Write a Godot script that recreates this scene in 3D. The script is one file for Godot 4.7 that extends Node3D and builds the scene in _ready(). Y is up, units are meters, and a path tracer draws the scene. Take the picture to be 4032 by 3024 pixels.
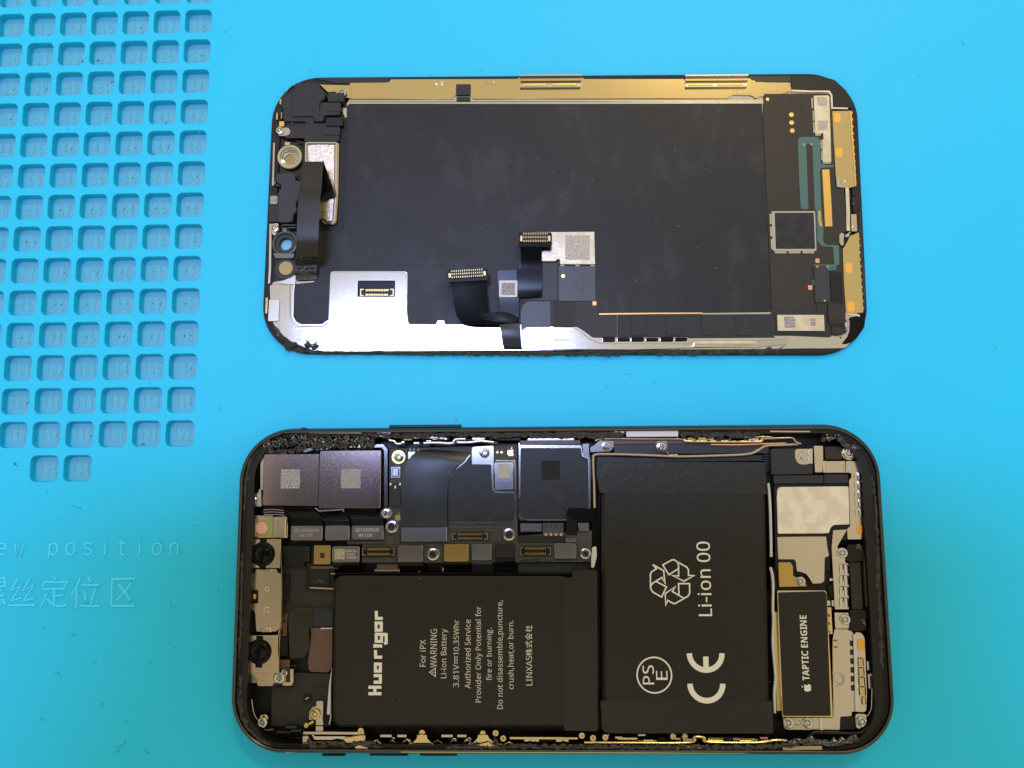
extends Node3D
# An opened phone and its detached screen on a blue silicone repair mat.
# All outlines below are given in millimetres in the own frame of the thing (x along it, second number across it, heights above its base).

const MM := 0.001
var M := {}
var noise_fine: Image
var noise_blotch: Image
var noise_cell: Image
var noise_streak: Image
var rng := RandomNumberGenerator.new()


# ------------------------------------------------------------------ shapes
class Shape:
	var v := PackedVector3Array()
	var n := PackedVector3Array()

	func tri(a: Vector3, b: Vector3, c: Vector3, out: Vector3) -> void:
		var g := (c - a).cross(b - a)
		if g.length_squared() < 1e-14:
			return
		g = g.normalized()
		if g.dot(out) < 0.0:
			g = -g
			v.append_array([a, c, b])
		else:
			v.append_array([a, b, c])
		n.append_array([g, g, g])

	func trin(a: Vector3, b: Vector3, c: Vector3, na: Vector3, nb: Vector3, nc: Vector3) -> void:
		var g := (c - a).cross(b - a)
		if g.length_squared() < 1e-14:
			return
		if g.dot(na + nb + nc) < 0.0:
			v.append_array([a, c, b])
			n.append_array([na, nc, nb])
		else:
			v.append_array([a, b, c])
			n.append_array([na, nb, nc])

	func quad(a: Vector3, b: Vector3, c: Vector3, d: Vector3, out: Vector3) -> void:
		tri(a, b, c, out)
		tri(a, c, d, out)

	func quadn(a: Vector3, b: Vector3, c: Vector3, d: Vector3, na: Vector3, nb: Vector3, nc: Vector3, nd: Vector3) -> void:
		trin(a, b, c, na, nb, nc)
		trin(a, c, d, na, nc, nd)

	func mesh() -> ArrayMesh:
		var a := []
		a.resize(Mesh.ARRAY_MAX)
		var s := PackedVector3Array()
		s.resize(v.size())
		for i in v.size():
			s[i] = v[i] * 0.001
		a[Mesh.ARRAY_VERTEX] = s
		a[Mesh.ARRAY_NORMAL] = n
		var m := ArrayMesh.new()
		m.add_surface_from_arrays(Mesh.PRIMITIVE_TRIANGLES, a)
		return m


func put(parent: Node, called: String, s: Shape, m: Material) -> MeshInstance3D:
	if s.v.is_empty():
		printerr("empty shape ", called)
		s.tri(Vector3.ZERO, Vector3(0.01, 0, 0), Vector3(0, 0, 0.01), Vector3.UP)
	return put_mesh(parent, called, s.mesh(), m)


func put_mesh(parent: Node, called: String, mesh: Mesh, m: Material) -> MeshInstance3D:
	var o := MeshInstance3D.new()
	o.name = called
	o.mesh = mesh
	o.material_override = m
	parent.add_child(o, true)
	return o


func tag(o: Node, label: String, category := "", group := "", kind := "") -> void:
	if label: o.set_meta("label", label)
	if category: o.set_meta("category", category)
	if group: o.set_meta("group", group)
	if kind: o.set_meta("kind", kind)


func pts(a: Array) -> PackedVector2Array:
	var p := PackedVector2Array()
	for i in range(0, a.size() - 1, 2):
		p.append(Vector2(a[i], a[i + 1]))
	return p


# a polygon with its corners rounded
func rpoly(a: Array, r := 0.25, steps := 3) -> PackedVector2Array:
	var p := pts(a)
	if r <= 0.0:
		return p
	var o := PackedVector2Array()
	var c := p.size()
	for i in c:
		var b := p[i]
		var d0 := p[(i + c - 1) % c] - b
		var d1 := p[(i + 1) % c] - b
		var k := minf(r, minf(d0.length(), d1.length()) * 0.45)
		if absf(d0.normalized().cross(d1.normalized())) < 0.12:
			o.append(b)
			continue
		var s := b + d0.normalized() * k
		var e := b + d1.normalized() * k
		for j in steps + 1:
			var t := float(j) / steps
			o.append(s.lerp(b, t).lerp(b.lerp(e, t), t))
	return o


func box(a: Array, r := 0.25, steps := 3) -> PackedVector2Array:
	return rpoly([a[0], a[1], a[2], a[1], a[2], a[3], a[0], a[3]], r, steps)


func circle(cx: float, cz: float, r: float, k := 24) -> PackedVector2Array:
	var p := PackedVector2Array()
	for i in k:
		p.append(Vector2(cx + cos(TAU * i / k) * r, cz + sin(TAU * i / k) * r))
	return p


func rounded_rect(hw: float, hh: float, r: float, k := 12) -> PackedVector2Array:
	var p := PackedVector2Array()
	for q in 4:
		var c := Vector2((hw - r) * (1 if q in [0, 3] else -1), (hh - r) * (1 if q in [0, 1] else -1))
		for i in k + 1:
			var t := PI / 2 * (q + float(i) / k)
			p.append(c + Vector2(cos(t), sin(t)) * r)
	return p


func v3(p: Vector2, y: float) -> Vector3:
	return Vector3(p.x, y, p.y)


func inset(p: PackedVector2Array, d: float) -> PackedVector2Array:
	var c := p.size()
	var o := PackedVector2Array()
	for i in c:
		var e0 := (p[i] - p[(i + c - 1) % c]).normalized()
		var e1 := (p[(i + 1) % c] - p[i]).normalized()
		var n0 := Vector2(-e0.y, e0.x)
		var n1 := Vector2(-e1.y, e1.x)
		var m := n0 + n1
		var l := m.length_squared()
		m = m * (2.0 / l) if l > 0.5 else m.normalized() * 1.5
		o.append(p[i] + m * d)
	return o


# a solid with that outline between two heights and a chamfer round its top
func prism(s: Shape, p: PackedVector2Array, y0: float, y1: float, bevel := 0.06, bottom := true) -> void:
	var area := 0.0
	var c := p.size()
	for i in c:
		area += p[i].cross(p[(i + 1) % c])
	if area < 0.0:
		p = p.duplicate()
		p.reverse()
	bevel = minf(bevel, (y1 - y0) * 0.7)
	var q := inset(p, bevel) if bevel > 0.0 else p
	var tris := Geometry2D.triangulate_polygon(q)
	if tris.is_empty():
		q = p
		tris = Geometry2D.triangulate_polygon(p)
		if tris.is_empty():
			printerr("outline cannot be filled: ", p)
	var ym := y1 - bevel if bevel > 0.0 else y1
	for i in range(0, tris.size(), 3):
		s.tri(v3(q[tris[i]], y1), v3(q[tris[i + 1]], y1), v3(q[tris[i + 2]], y1), Vector3.UP)
	if bottom:
		var low := Geometry2D.triangulate_polygon(p)
		for i in range(0, low.size(), 3):
			s.tri(v3(p[low[i]], y0), v3(p[low[i + 1]], y0), v3(p[low[i + 2]], y0), Vector3.DOWN)
	var en := PackedVector2Array()
	for i in c:
		var e := (p[(i + 1) % c] - p[i]).normalized()
		en.append(Vector2(e.y, -e.x))
	for i in c:
		var j := (i + 1) % c
		var before := en[(i + c - 1) % c]
		var after := en[j]
		var na := (before + en[i]).normalized() if before.dot(en[i]) > 0.75 else en[i]
		var nb := (after + en[i]).normalized() if after.dot(en[i]) > 0.75 else en[i]
		var a3 := v3(na, 0)
		var b3 := v3(nb, 0)
		s.quadn(v3(p[i], y0), v3(p[i], ym), v3(p[j], ym), v3(p[j], y0), a3, a3, b3, b3)
		if bevel > 0.0:
			var au := (a3 + Vector3.UP).normalized()
			var bu := (b3 + Vector3.UP).normalized()
			s.quadn(v3(p[i], ym), v3(q[i], y1), v3(q[j], y1), v3(p[j], ym), au, au, bu, bu)


func plate(parent: Node, called: String, p: PackedVector2Array, y0: float, y1: float, m: Material, bevel := 0.06) -> MeshInstance3D:
	var s := Shape.new()
	prism(s, p, y0, y1, bevel)
	return put(parent, called, s, m)


func block(parent: Node, called: String, a: Array, y0: float, y1: float, m: Material, r := 0.25, bevel := 0.06) -> MeshInstance3D:
	return plate(parent, called, box(a, r), y0, y1, m, bevel)


func disc(parent: Node, called: String, cx: float, cz: float, r: float, y0: float, y1: float, m: Material, bevel := 0.06) -> MeshInstance3D:
	return plate(parent, called, circle(cx, cz, r), y0, y1, m, bevel)


# a plate with an opening: outline and opening have the same number of corners
func holed(s: Shape, p: PackedVector2Array, q: PackedVector2Array, y0: float, y1: float) -> void:
	var c := p.size()
	for i in c:
		var j := (i + 1) % c
		s.quad(v3(p[i], y1), v3(p[j], y1), v3(q[j], y1), v3(q[i], y1), Vector3.UP)
		s.quad(v3(p[i], y0), v3(p[j], y0), v3(p[j], y1), v3(p[i], y1), v3(p[i] + p[j] - q[i] - q[j], 0))
		s.quad(v3(q[i], y0), v3(q[j], y0), v3(q[j], y1), v3(q[i], y1), v3(q[i] + q[j] - p[i] - p[j], 0))


# turned round an upright axis; profile = radius, height pairs from outside to inside
func lathe(s: Shape, cx: float, cz: float, profile: Array, k := 24, wave := 0.0, waves := 0) -> void:
	var p := pts(profile)
	for i in p.size() - 1:
		var d := p[i + 1] - p[i]
		var nn := Vector2(d.y, -d.x).normalized()
		for j in k:
			var t0 := TAU * j / k
			var t1 := TAU * (j + 1) / k
			var g0 := 1.0 + wave * cos(waves * t0)
			var g1 := 1.0 + wave * cos(waves * t1)
			var a := Vector3(cx + cos(t0) * p[i].x * g0, p[i].y, cz + sin(t0) * p[i].x * g0)
			var b := Vector3(cx + cos(t1) * p[i].x * g1, p[i].y, cz + sin(t1) * p[i].x * g1)
			var c := Vector3(cx + cos(t1) * p[i + 1].x * g1, p[i + 1].y, cz + sin(t1) * p[i + 1].x * g1)
			var e := Vector3(cx + cos(t0) * p[i + 1].x * g0, p[i + 1].y, cz + sin(t0) * p[i + 1].x * g0)
			var n0 := Vector3(cos(t0) * nn.x, nn.y, sin(t0) * nn.x)
			var n1 := Vector3(cos(t1) * nn.x, nn.y, sin(t1) * nn.x)
			s.quadn(a, b, c, e, n0, n1, n1, n0)


# a closed band round a rounded rectangle; profile = distance inwards, height pairs
func band(s: Shape, hw: float, hh: float, r: float, profile: Array, k := 14) -> void:
	var p := pts(profile)
	var rings := []
	for q in p:
		var ring := rounded_rect(hw - q.x, hh - q.x, maxf(r - q.x, 0.3), k)
		rings.append(ring)
	var c: int = rings[0].size()
	var dirs := PackedVector2Array()
	for j in c:
		var t := PI / 2 * (j / (k + 1)) + PI / 2 * float(j % (k + 1)) / k
		dirs.append(Vector2(cos(t), sin(t)))
	for i in p.size() - 1:
		var d := p[i + 1] - p[i]
		var nn := Vector2(d.y, d.x).normalized()
		for j in c:
			var l := (j + 1) % c
			var n0 := Vector3(dirs[j].x * nn.x, nn.y, dirs[j].y * nn.x)
			var n1 := Vector3(dirs[l].x * nn.x, nn.y, dirs[l].y * nn.x)
			s.quadn(v3(rings[i][j], p[i].y), v3(rings[i][l], p[i].y), v3(rings[i + 1][l], p[i + 1].y), v3(rings[i + 1][j], p[i + 1].y), n0, n1, n1, n0)


# a drawn line of some width, raised; taper narrows its top
func stroke(s: Shape, p: PackedVector2Array, w: float, y0: float, y1: float, closed := false, taper := 1.0) -> void:
	var c := p.size()
	var l := PackedVector2Array()
	for i in c:
		var e0 := (p[i] - p[i - 1]).normalized() if i > 0 else ((p[0] - p[c - 1]).normalized() if closed else Vector2.ZERO)
		var e1 := (p[i + 1] - p[i]).normalized() if i < c - 1 else ((p[0] - p[i]).normalized() if closed else Vector2.ZERO)
		var t := (e0 + e1).normalized()
		var m := Vector2(-t.y, t.x)
		var k := 1.0
		if e0 != Vector2.ZERO and e1 != Vector2.ZERO:
			k = 1.0 / maxf(0.45, absf(m.dot(Vector2(-e1.y, e1.x))))
		l.append(m * k * w * 0.5)
	for i in (c if closed else c - 1):
		var j := (i + 1) % c
		var a := p[i]
		var b := p[j]
		var side := v3(l[i], 0)
		s.quad(v3(a + l[i] * taper, y1), v3(b + l[j] * taper, y1), v3(b - l[j] * taper, y1), v3(a - l[i] * taper, y1), Vector3.UP)
		s.quad(v3(a + l[i], y0), v3(b + l[j], y0), v3(b + l[j] * taper, y1), v3(a + l[i] * taper, y1), side + Vector3(0, 0.001, 0))
		s.quad(v3(a - l[i], y0), v3(b - l[j], y0), v3(b - l[j] * taper, y1), v3(a - l[i] * taper, y1), -side + Vector3(0, 0.001, 0))
	if not closed:
		for i in [0, c - 1]:
			var out := v3(p[0] - p[1] if i == 0 else p[c - 1] - p[c - 2], 0)
			s.quad(v3(p[i] + l[i], y0), v3(p[i] + l[i] * taper, y1), v3(p[i] - l[i] * taper, y1), v3(p[i] - l[i], y0), out)


func bar(parent: Node, called: String, a: Array, w: float, y0: float, y1: float, m: Material, closed := false) -> MeshInstance3D:
	var s := Shape.new()
	stroke(s, pts(a), w, y0, y1, closed, 0.86)
	return put(parent, called, s, m)


# a round wire or cable through points x, y, z
func tube(s: Shape, path: Array, r: float, k := 8) -> void:
	var curve := Curve3D.new()
	curve.bake_interval = 0.4
	for i in path.size():
		var a: Vector3 = path[maxi(i - 1, 0)]
		var b: Vector3 = path[mini(i + 1, path.size() - 1)]
		var t := (b - a) * 0.17
		curve.add_point(path[i], -t, t)
	var p := curve.tessellate_even_length(4, maxf(0.3, r))
	var rings := []
	for i in p.size():
		var t := (p[mini(i + 1, p.size() - 1)] - p[maxi(i - 1, 0)]).normalized()
		var side := t.cross(Vector3.UP).normalized() if absf(t.y) < 0.95 else Vector3.RIGHT
		var up := side.cross(t)
		var ring := []
		for j in k:
			ring.append(side * cos(TAU * j / k) + up * sin(TAU * j / k))
		rings.append(ring)
	for i in p.size() - 1:
		for j in k:
			var l := (j + 1) % k
			s.quadn(p[i] + rings[i][j] * r, p[i] + rings[i][l] * r, p[i + 1] + rings[i + 1][l] * r, p[i + 1] + rings[i + 1][j] * r, rings[i][j], rings[i][l], rings[i + 1][l], rings[i + 1][j])


func wire(parent: Node, called: String, flat: Array, y: float, r: float, m: Material) -> MeshInstance3D:
	var path := []
	for q in pts(flat):
		path.append(v3(q, y))
	var s := Shape.new()
	tube(s, path, r)
	return put(parent, called, s, m)


# a flat flexible strip between a left and a right edge, each x, y, z
func strip(s: Shape, left: Array, right: Array, thick := 0.12, arch := 0.0, across := 6, smooth := 4) -> void:
	var cl := Curve3D.new()
	var cr := Curve3D.new()
	for pair in [[cl, left], [cr, right]]:
		var path: Array = pair[1]
		for i in path.size():
			var a: Vector3 = path[maxi(i - 1, 0)]
			var b: Vector3 = path[mini(i + 1, path.size() - 1)]
			pair[0].add_point(path[i], (a - b) * 0.16, (b - a) * 0.16)
	var rows := []
	for i in left.size() - 1:
		for j in (smooth if i < left.size() - 2 else smooth + 1):
			var t := float(j) / smooth
			var a := cl.sample(i, t)
			var b := cr.sample(i, t)
			var row := PackedVector3Array()
			for k in across + 1:
				var u := float(k) / across
				row.append(a.lerp(b, u) + Vector3(0, arch * 4.0 * u * (1 - u), 0))
			rows.append(row)
	var norms := []
	for i in rows.size():
		var nr := PackedVector3Array()
		for k in across + 1:
			var du: Vector3 = rows[i][mini(k + 1, across)] - rows[i][maxi(k - 1, 0)]
			var dv: Vector3 = rows[mini(i + 1, rows.size() - 1)][k] - rows[maxi(i - 1, 0)][k]
			nr.append(du.cross(dv).normalized())
		norms.append(nr)
	for i in rows.size() - 1:
		for k in across:
			for side in [0.5, -0.5]:
				var q := []
				var w := []
				for e in [[i, k], [i, k + 1], [i + 1, k + 1], [i + 1, k]]:
					var nn: Vector3 = norms[e[0]][e[1]]
					q.append(rows[e[0]][e[1]] + nn * thick * side)
					w.append(nn * signf(side))
				s.quadn(q[0], q[1], q[2], q[3], w[0], w[1], w[2], w[3])
		for k in [0, across]:
			var out: Vector3 = rows[i][k] - rows[i][across / 2]
			var h0: Vector3 = norms[i][k] * thick * 0.5
			var h1: Vector3 = norms[i + 1][k] * thick * 0.5
			s.quad(rows[i][k] + h0, rows[i + 1][k] + h1, rows[i + 1][k] - h1, rows[i][k] - h0, out)


# edges given flat in plan with one height for each pair
func flex(parent: Node, called: String, left: Array, right: Array, heights: Array, m: Material, arch := 0.0, thick := 0.12) -> MeshInstance3D:
	var l := pts(left)
	var r := pts(right)
	var a := []
	var b := []
	for i in heights.size():
		a.append(v3(l[i], heights[i]))
		b.append(v3(r[i], heights[i]))
	var s := Shape.new()
	strip(s, a, b, thick, arch)
	return put(parent, called, s, m)


# lumpy leftover adhesive along a line
func goo(parent: Node, called: String, a: Array, w: float, y: float, h: float, m: Material, seed_: int, gaps := 0.0) -> MeshInstance3D:
	var line := Curve2D.new()
	for q in pts(a):
		line.add_point(q)
	var nz := FastNoiseLite.new()
	nz.seed = seed_
	nz.frequency = 0.4
	nz.fractal_octaves = 3
	var nw := FastNoiseLite.new()
	nw.seed = seed_ + 7
	nw.frequency = 0.35
	var length := line.get_baked_length()
	var steps := int(length / 0.22)
	var across := 9
	var grid := []
	var keep := []
	for i in steps + 1:
		var d := length * i / steps
		var c := line.sample_baked(d)
		var t := (line.sample_baked(minf(d + 0.3, length)) - line.sample_baked(maxf(d - 0.3, 0.0))).normalized()
		var side := Vector2(-t.y, t.x)
		var wide := w * (0.75 + 0.6 * nw.get_noise_1d(d * 2.0)) * minf(1.0, minf(d, length - d) / 0.8 + 0.15)
		var shift := w * 0.25 * nw.get_noise_1d(d * 1.3 + 90.0)
		var row := PackedVector3Array()
		for k in across + 1:
			var u := float(k) / across * 2 - 1
			var q := c + side * (u * 0.5 * wide + shift)
			var lift := h * (1 - u * u) * (0.55 + 0.75 * nz.get_noise_2d(d * 0.9, u * wide * 2.4) + 0.25 * nz.get_noise_2d(d * 2.2, u * wide * 4.0))
			row.append(Vector3(q.x, y + lift, q.y))
		grid.append(row)
		keep.append(nw.get_noise_1d(d * 1.1 + 300.0) > gaps - 1.0 if gaps > 0.0 else true)
	var s := Shape.new()
	for i in steps:
		if not keep[i]:
			continue
		for k in across:
			var q := []
			for e in [[i, k], [i, k + 1], [i + 1, k + 1], [i + 1, k]]:
				q.append([grid[e[0]][e[1]], surface_normal(grid, e[0], e[1])])
			s.quadn(q[0][0], q[1][0], q[2][0], q[3][0], q[0][1], q[1][1], q[2][1], q[3][1])
	return put(parent, called, s, m)


func surface_normal(grid: Array, i: int, k: int) -> Vector3:
	var du: Vector3 = grid[i][mini(k + 1, grid[i].size() - 1)] - grid[i][maxi(k - 1, 0)]
	var dv: Vector3 = grid[mini(i + 1, grid.size() - 1)][k] - grid[maxi(i - 1, 0)][k]
	var g := du.cross(dv).normalized()
	return g if g.y > 0 else -g


# ------------------------------------------------------------------ small hardware
func screw(parent: Node, cx: float, cz: float, r: float, y: float, m: Material, star := 4) -> void:
	var s := Shape.new()
	lathe(s, cx, cz, [r, y - 0.5, r, y - 0.12, r * 0.9, y, r * 0.62, y + 0.04, r * 0.52, y - 0.04, r * 0.42, y - 0.34, 0.001, y - 0.4], 20)
	var o := put(parent, "screw", s, m)
	var g := Shape.new()
	var turn := cx * 1.7 + cz
	for i in star:
		var d := Vector2.from_angle(turn + PI * i / star) * r * 0.4
		stroke(g, PackedVector2Array([Vector2(cx, cz) - d, Vector2(cx, cz) + d]), r * 0.17, y - 0.45, y - 0.2 + i * 0.004)
	put(o, "drive_star", g, m)


func standoff(parent: Node, cx: float, cz: float, r: float, y: float) -> void:
	var s := Shape.new()
	lathe(s, cx, cz, [r, y - 1.2, r, y - 0.35, r * 0.93, y - 0.25], 54, 0.035, 18)
	lathe(s, cx, cz, [r * 0.93, y - 0.25, r * 0.7, y - 0.2, r * 0.66, y, r * 0.42, y, r * 0.36, y - 0.12, r * 0.34, y - 1.1, 0.001, y - 1.15], 26)
	put(parent, "screw_post", s, M.pale_steel)


# a small pressed eyelet with a sunk middle
func eyelet(parent: Node, called: String, cx: float, cz: float, r: float, y: float, m: Material) -> void:
	var s := Shape.new()
	lathe(s, cx, cz, [r * 1.25, y - 0.05, r * 1.2, y + 0.1, r, y + 0.12, r * 0.92, y + 0.02, 0.001, y + 0.012], 18)
	put(parent, called, s, m)


# a board-to-board socket: frame, gold end clips and two rows of pins
func connector(parent: Node, a: Array, y: float, pins: int, along_x := true) -> void:
	var cx: float = (a[0] + a[2]) / 2
	var cz: float = (a[1] + a[3]) / 2
	var w: float = absf(a[2] - a[0])
	var h: float = absf(a[3] - a[1])
	var o := block(parent, "connector", a, y - 0.7, y - 0.25, M.black_plastic, 0.15, 0.05)
	var rail := Shape.new()
	prism(rail, box([cx - w * 0.33, cz - h * 0.12, cx + w * 0.33, cz + h * 0.12], 0.05), y - 0.3, y - 0.05, 0.03)
	for e in [-1, 1]:
		prism(rail, box([cx - w * 0.46, cz + e * h * 0.46 - 0.09, cx + w * 0.46, cz + e * h * 0.46 + 0.09], 0.04), y - 0.3, y - 0.08, 0.03)
	put(o, "rail", rail, M.black_plastic)
	for e in [-1, 1]:
		var clip := Shape.new()
		var x: float = cx + e * w * 0.43
		stroke(clip, PackedVector2Array([Vector2(x - e * w * 0.05, cz - h * 0.36), Vector2(x + e * w * 0.04, cz - h * 0.36), Vector2(x + e * w * 0.04, cz + h * 0.36), Vector2(x - e * w * 0.05, cz + h * 0.36)]), w * 0.022, y - 0.28, y)
		put(o, "end_clip", clip, M.pin_gold)
	var pin_mesh := Shape.new()
	prism(pin_mesh, box([-w * 0.17 / pins, -h * 0.13, w * 0.17 / pins, h * 0.13], 0.02, 1), 0.0, 0.2, 0.03)
	var shared := pin_mesh.mesh()
	for row in [-1, 1]:
		for i in pins:
			var p := put_mesh(o, "pin", shared, M.gold)
			p.position = Vector3(cx + (float(i) / (pins - 1) - 0.5) * w * 0.62, y - 0.24, cz + row * h * 0.27) * MM


# printed lettering: centre, length along the reading direction, letter height; up = read from the near edge upwards
func text(parent: Node, said: String, cx: float, cz: float, y: float, length: float, height: float, up: bool, m: Material, bold := false, deep := 0.02, family := "Droid Sans") -> MeshInstance3D:
	var f := SystemFont.new()
	f.font_names = PackedStringArray([family])
	f.font_weight = 700 if bold else 400
	var t := TextMesh.new()
	t.font = f
	t.text = said
	t.font_size = 48
	t.pixel_size = 0.01
	t.depth = 0.1
	t.curve_step = 1.5
	t.horizontal_alignment = HORIZONTAL_ALIGNMENT_CENTER
	t.vertical_alignment = VERTICAL_ALIGNMENT_CENTER
	var b := t.get_aabb()
	var o := MeshInstance3D.new()
	o.name = "lettering"
	o.mesh = t
	o.material_override = m
	var sx := length / b.size.x * MM
	var sy := height / b.size.y * MM
	var sz := deep / 0.1 * MM
	var bx := Vector3(0, 0, -1) if up else Vector3(1, 0, 0)
	var by := Vector3(-1, 0, 0) if up else Vector3(0, 0, -1)
	var mid := b.get_center()
	o.basis = Basis(bx * sx, by * sy, Vector3.UP * sz)
	o.position = Vector3(cx, y + deep * 0.5, cz) * MM - o.basis * mid
	parent.add_child(o, true)
	return o


# ------------------------------------------------------------------ single-line letters
func arc(cx: float, cy: float, rx: float, ry: float, from: float, to: float, k := 10) -> PackedVector2Array:
	var p := PackedVector2Array()
	for i in k + 1:
		var t := deg_to_rad(lerpf(from, to, float(i) / k))
		p.append(Vector2(cx + cos(t) * rx, cy + sin(t) * ry))
	return p


func joined(list: Array) -> PackedVector2Array:
	var p := PackedVector2Array()
	for a in list:
		p.append_array(a if a is PackedVector2Array else pts(a))
	return p


# lines of a letter in a box 0.6 wide and 1 high, y upwards
func glyph(c: String) -> Array:
	match c:
		"0": return [arc(0.3, 0.5, 0.27, 0.5, 90, 450, 20)]
		"1": return [pts([0.08, 0.76, 0.32, 1.0, 0.32, 0.0])]
		"2": return [joined([arc(0.3, 0.72, 0.26, 0.28, 170, -35), [0.03, 0.0, 0.58, 0.0]])]
		"3": return [joined([arc(0.3, 0.76, 0.24, 0.24, 155, -90), arc(0.3, 0.26, 0.28, 0.26, 85, -155)])]
		"4": return [pts([0.45, 0.0, 0.45, 1.0, 0.02, 0.3, 0.6, 0.3])]
		"5": return [joined([[0.53, 1.0, 0.13, 1.0, 0.07, 0.5], arc(0.3, 0.32, 0.27, 0.32, 130, -150)])]
		"6": return [joined([[0.46, 1.0, 0.15, 0.6], arc(0.3, 0.3, 0.27, 0.3, 150, 510, 18)])]
		"7": return [pts([0.03, 1.0, 0.57, 1.0, 0.22, 0.0])]
		"8": return [arc(0.3, 0.76, 0.22, 0.24, 90, 450, 16), arc(0.3, 0.26, 0.28, 0.26, 95, 455, 18)]
		"9": return [joined([[0.14, 0.0, 0.45, 0.4], arc(0.3, 0.7, 0.27, 0.3, -30, 330, 18)])]
		"e": return [joined([[0.05, 0.34, 0.55, 0.34], arc(0.3, 0.32, 0.26, 0.32, 5, 320, 16)])]
		"w": return [pts([0.02, 0.64, 0.16, 0.0, 0.3, 0.6, 0.44, 0.0, 0.58, 0.64])]
		"p": return [pts([0.06, 0.66, 0.04, -0.22]), arc(0.3, 0.32, 0.26, 0.33, 150, -150, 18)]
		"o": return [arc(0.3, 0.32, 0.27, 0.33, 90, 450, 20)]
		"s": return [joined([arc(0.3, 0.49, 0.22, 0.16, 20, 265), arc(0.3, 0.16, 0.24, 0.17, 85, -165)])]
		"i": return [pts([0.3, 0.64, 0.3, 0.0]), pts([0.3, 0.97, 0.3, 0.9])]
		"t": return [joined([[0.22, 0.9, 0.22, 0.12], arc(0.36, 0.12, 0.14, 0.13, 185, 280, 5), [0.5, 0.02]]), pts([0.04, 0.64, 0.5, 0.64])]
		"n": return [pts([0.08, 0.66, 0.06, 0.0]), joined([[0.07, 0.42], arc(0.3, 0.38, 0.23, 0.27, 150, 10, 8), [0.54, 0.0]])]
	return []


# ------------------------------------------------------------------ materials
func make_noise(kind: int, freq: float, octaves: int, seed_: int, side := 512) -> Image:
	var f := FastNoiseLite.new()
	f.noise_type = kind
	f.frequency = freq
	f.fractal_octaves = octaves
	f.seed = seed_
	return f.get_seamless_image(side, side)


# a colour texture from a noise picture: low, high are factors on the material's colour
func tint(src: Image, lo: Color, hi: Color, from := 0.0, to := 1.0, extra: Image = null, spot := Color.WHITE, level := 2.0) -> ImageTexture:
	var w := src.get_width()
	var im := Image.create(w, w, false, Image.FORMAT_RGB8)
	for y in w:
		for x in w:
			var t := clampf((src.get_pixel(x, y).r - from) / (to - from), 0.0, 1.0)
			var c := lo.lerp(hi, t)
			if extra and extra.get_pixel(x, y).r > level:
				c = c.lerp(spot, minf(1.0, (extra.get_pixel(x, y).r - level) * 14.0))
			im.set_pixel(x, y, c)
	return ImageTexture.create_from_image(im)


# grey dust lying in grains and patches on the blue silicone
func dirt(side: int) -> ImageTexture:
	var speck := make_noise(FastNoiseLite.TYPE_SIMPLEX, 0.3, 2, 71, side)
	var im := Image.create(side, side, false, Image.FORMAT_RGB8)
	var blue := Color(0.006, 0.44, 0.7)
	var dust := Color(0.15, 0.31, 0.36)
	for y in side:
		for x in side:
			var big := noise_blotch.get_pixel(x, y).r
			var f := speck.get_pixel(x, y).r
			var cover := clampf(0.3 + big * 0.5 + (f - 0.5) * 0.6, 0.0, 0.85)
			var c := blue.lerp(dust, cover)
			if f < 0.12 and big < 0.55:
				c = c.lerp(Color(0.2, 0.16, 0.11), 0.55)
			im.set_pixel(x, y, c.linear_to_srgb())
	return ImageTexture.create_from_image(im)


# a dark film with pale rubbed patches
func scuffed(side: int, level: float) -> ImageTexture:
	var rub := make_noise(FastNoiseLite.TYPE_SIMPLEX_SMOOTH, 0.1, 4, 91, side)
	var im := Image.create(side, side, false, Image.FORMAT_RGB8)
	for y in side:
		for x in side:
			var big := noise_streak.get_pixel((x * 3) % side, y).r
			var haze := noise_blotch.get_pixel(x, (y + 100) % side).r
			var f := rub.get_pixel((x * 4) % side, y).r
			var t := clampf((big * haze - level * level) * 2.0, 0.0, 0.4) * (0.3 + f)
			var k := 0.27 + 0.01 * f + 0.06 * haze + t * 0.36
			im.set_pixel(x, y, Color(k, k, k).linear_to_srgb())
	return ImageTexture.create_from_image(im)


func paint(called: String, r: float, g: float, b: float, rough: float, metal := 0.0, spec := 0.5) -> StandardMaterial3D:
	var m := StandardMaterial3D.new()
	m.resource_name = called
	m.albedo_color = Color(r, g, b).linear_to_srgb()
	m.roughness = rough
	m.metallic = metal
	m.metallic_specular = spec
	M[called] = m
	return m


func relief(m: StandardMaterial3D, t: Texture2D, tile_mm: float, height_mm: float, color: Texture2D = null, stretch := 1.0, rough: Texture2D = null) -> void:
	m.uv1_triplanar = true
	m.uv1_triplanar_sharpness = 4.0
	m.uv1_scale = Vector3(1000.0 / tile_mm, 1000.0 / tile_mm, 1000.0 / tile_mm * stretch)
	if t and height_mm > 0.0:
		m.heightmap_enabled = true
		m.heightmap_texture = t
		m.heightmap_scale = height_mm * 0.1
	if color:
		m.albedo_texture = color
	if rough:
		m.roughness_texture = rough
		m.roughness_texture_channel = BaseMaterial3D.TEXTURE_CHANNEL_RED


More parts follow.
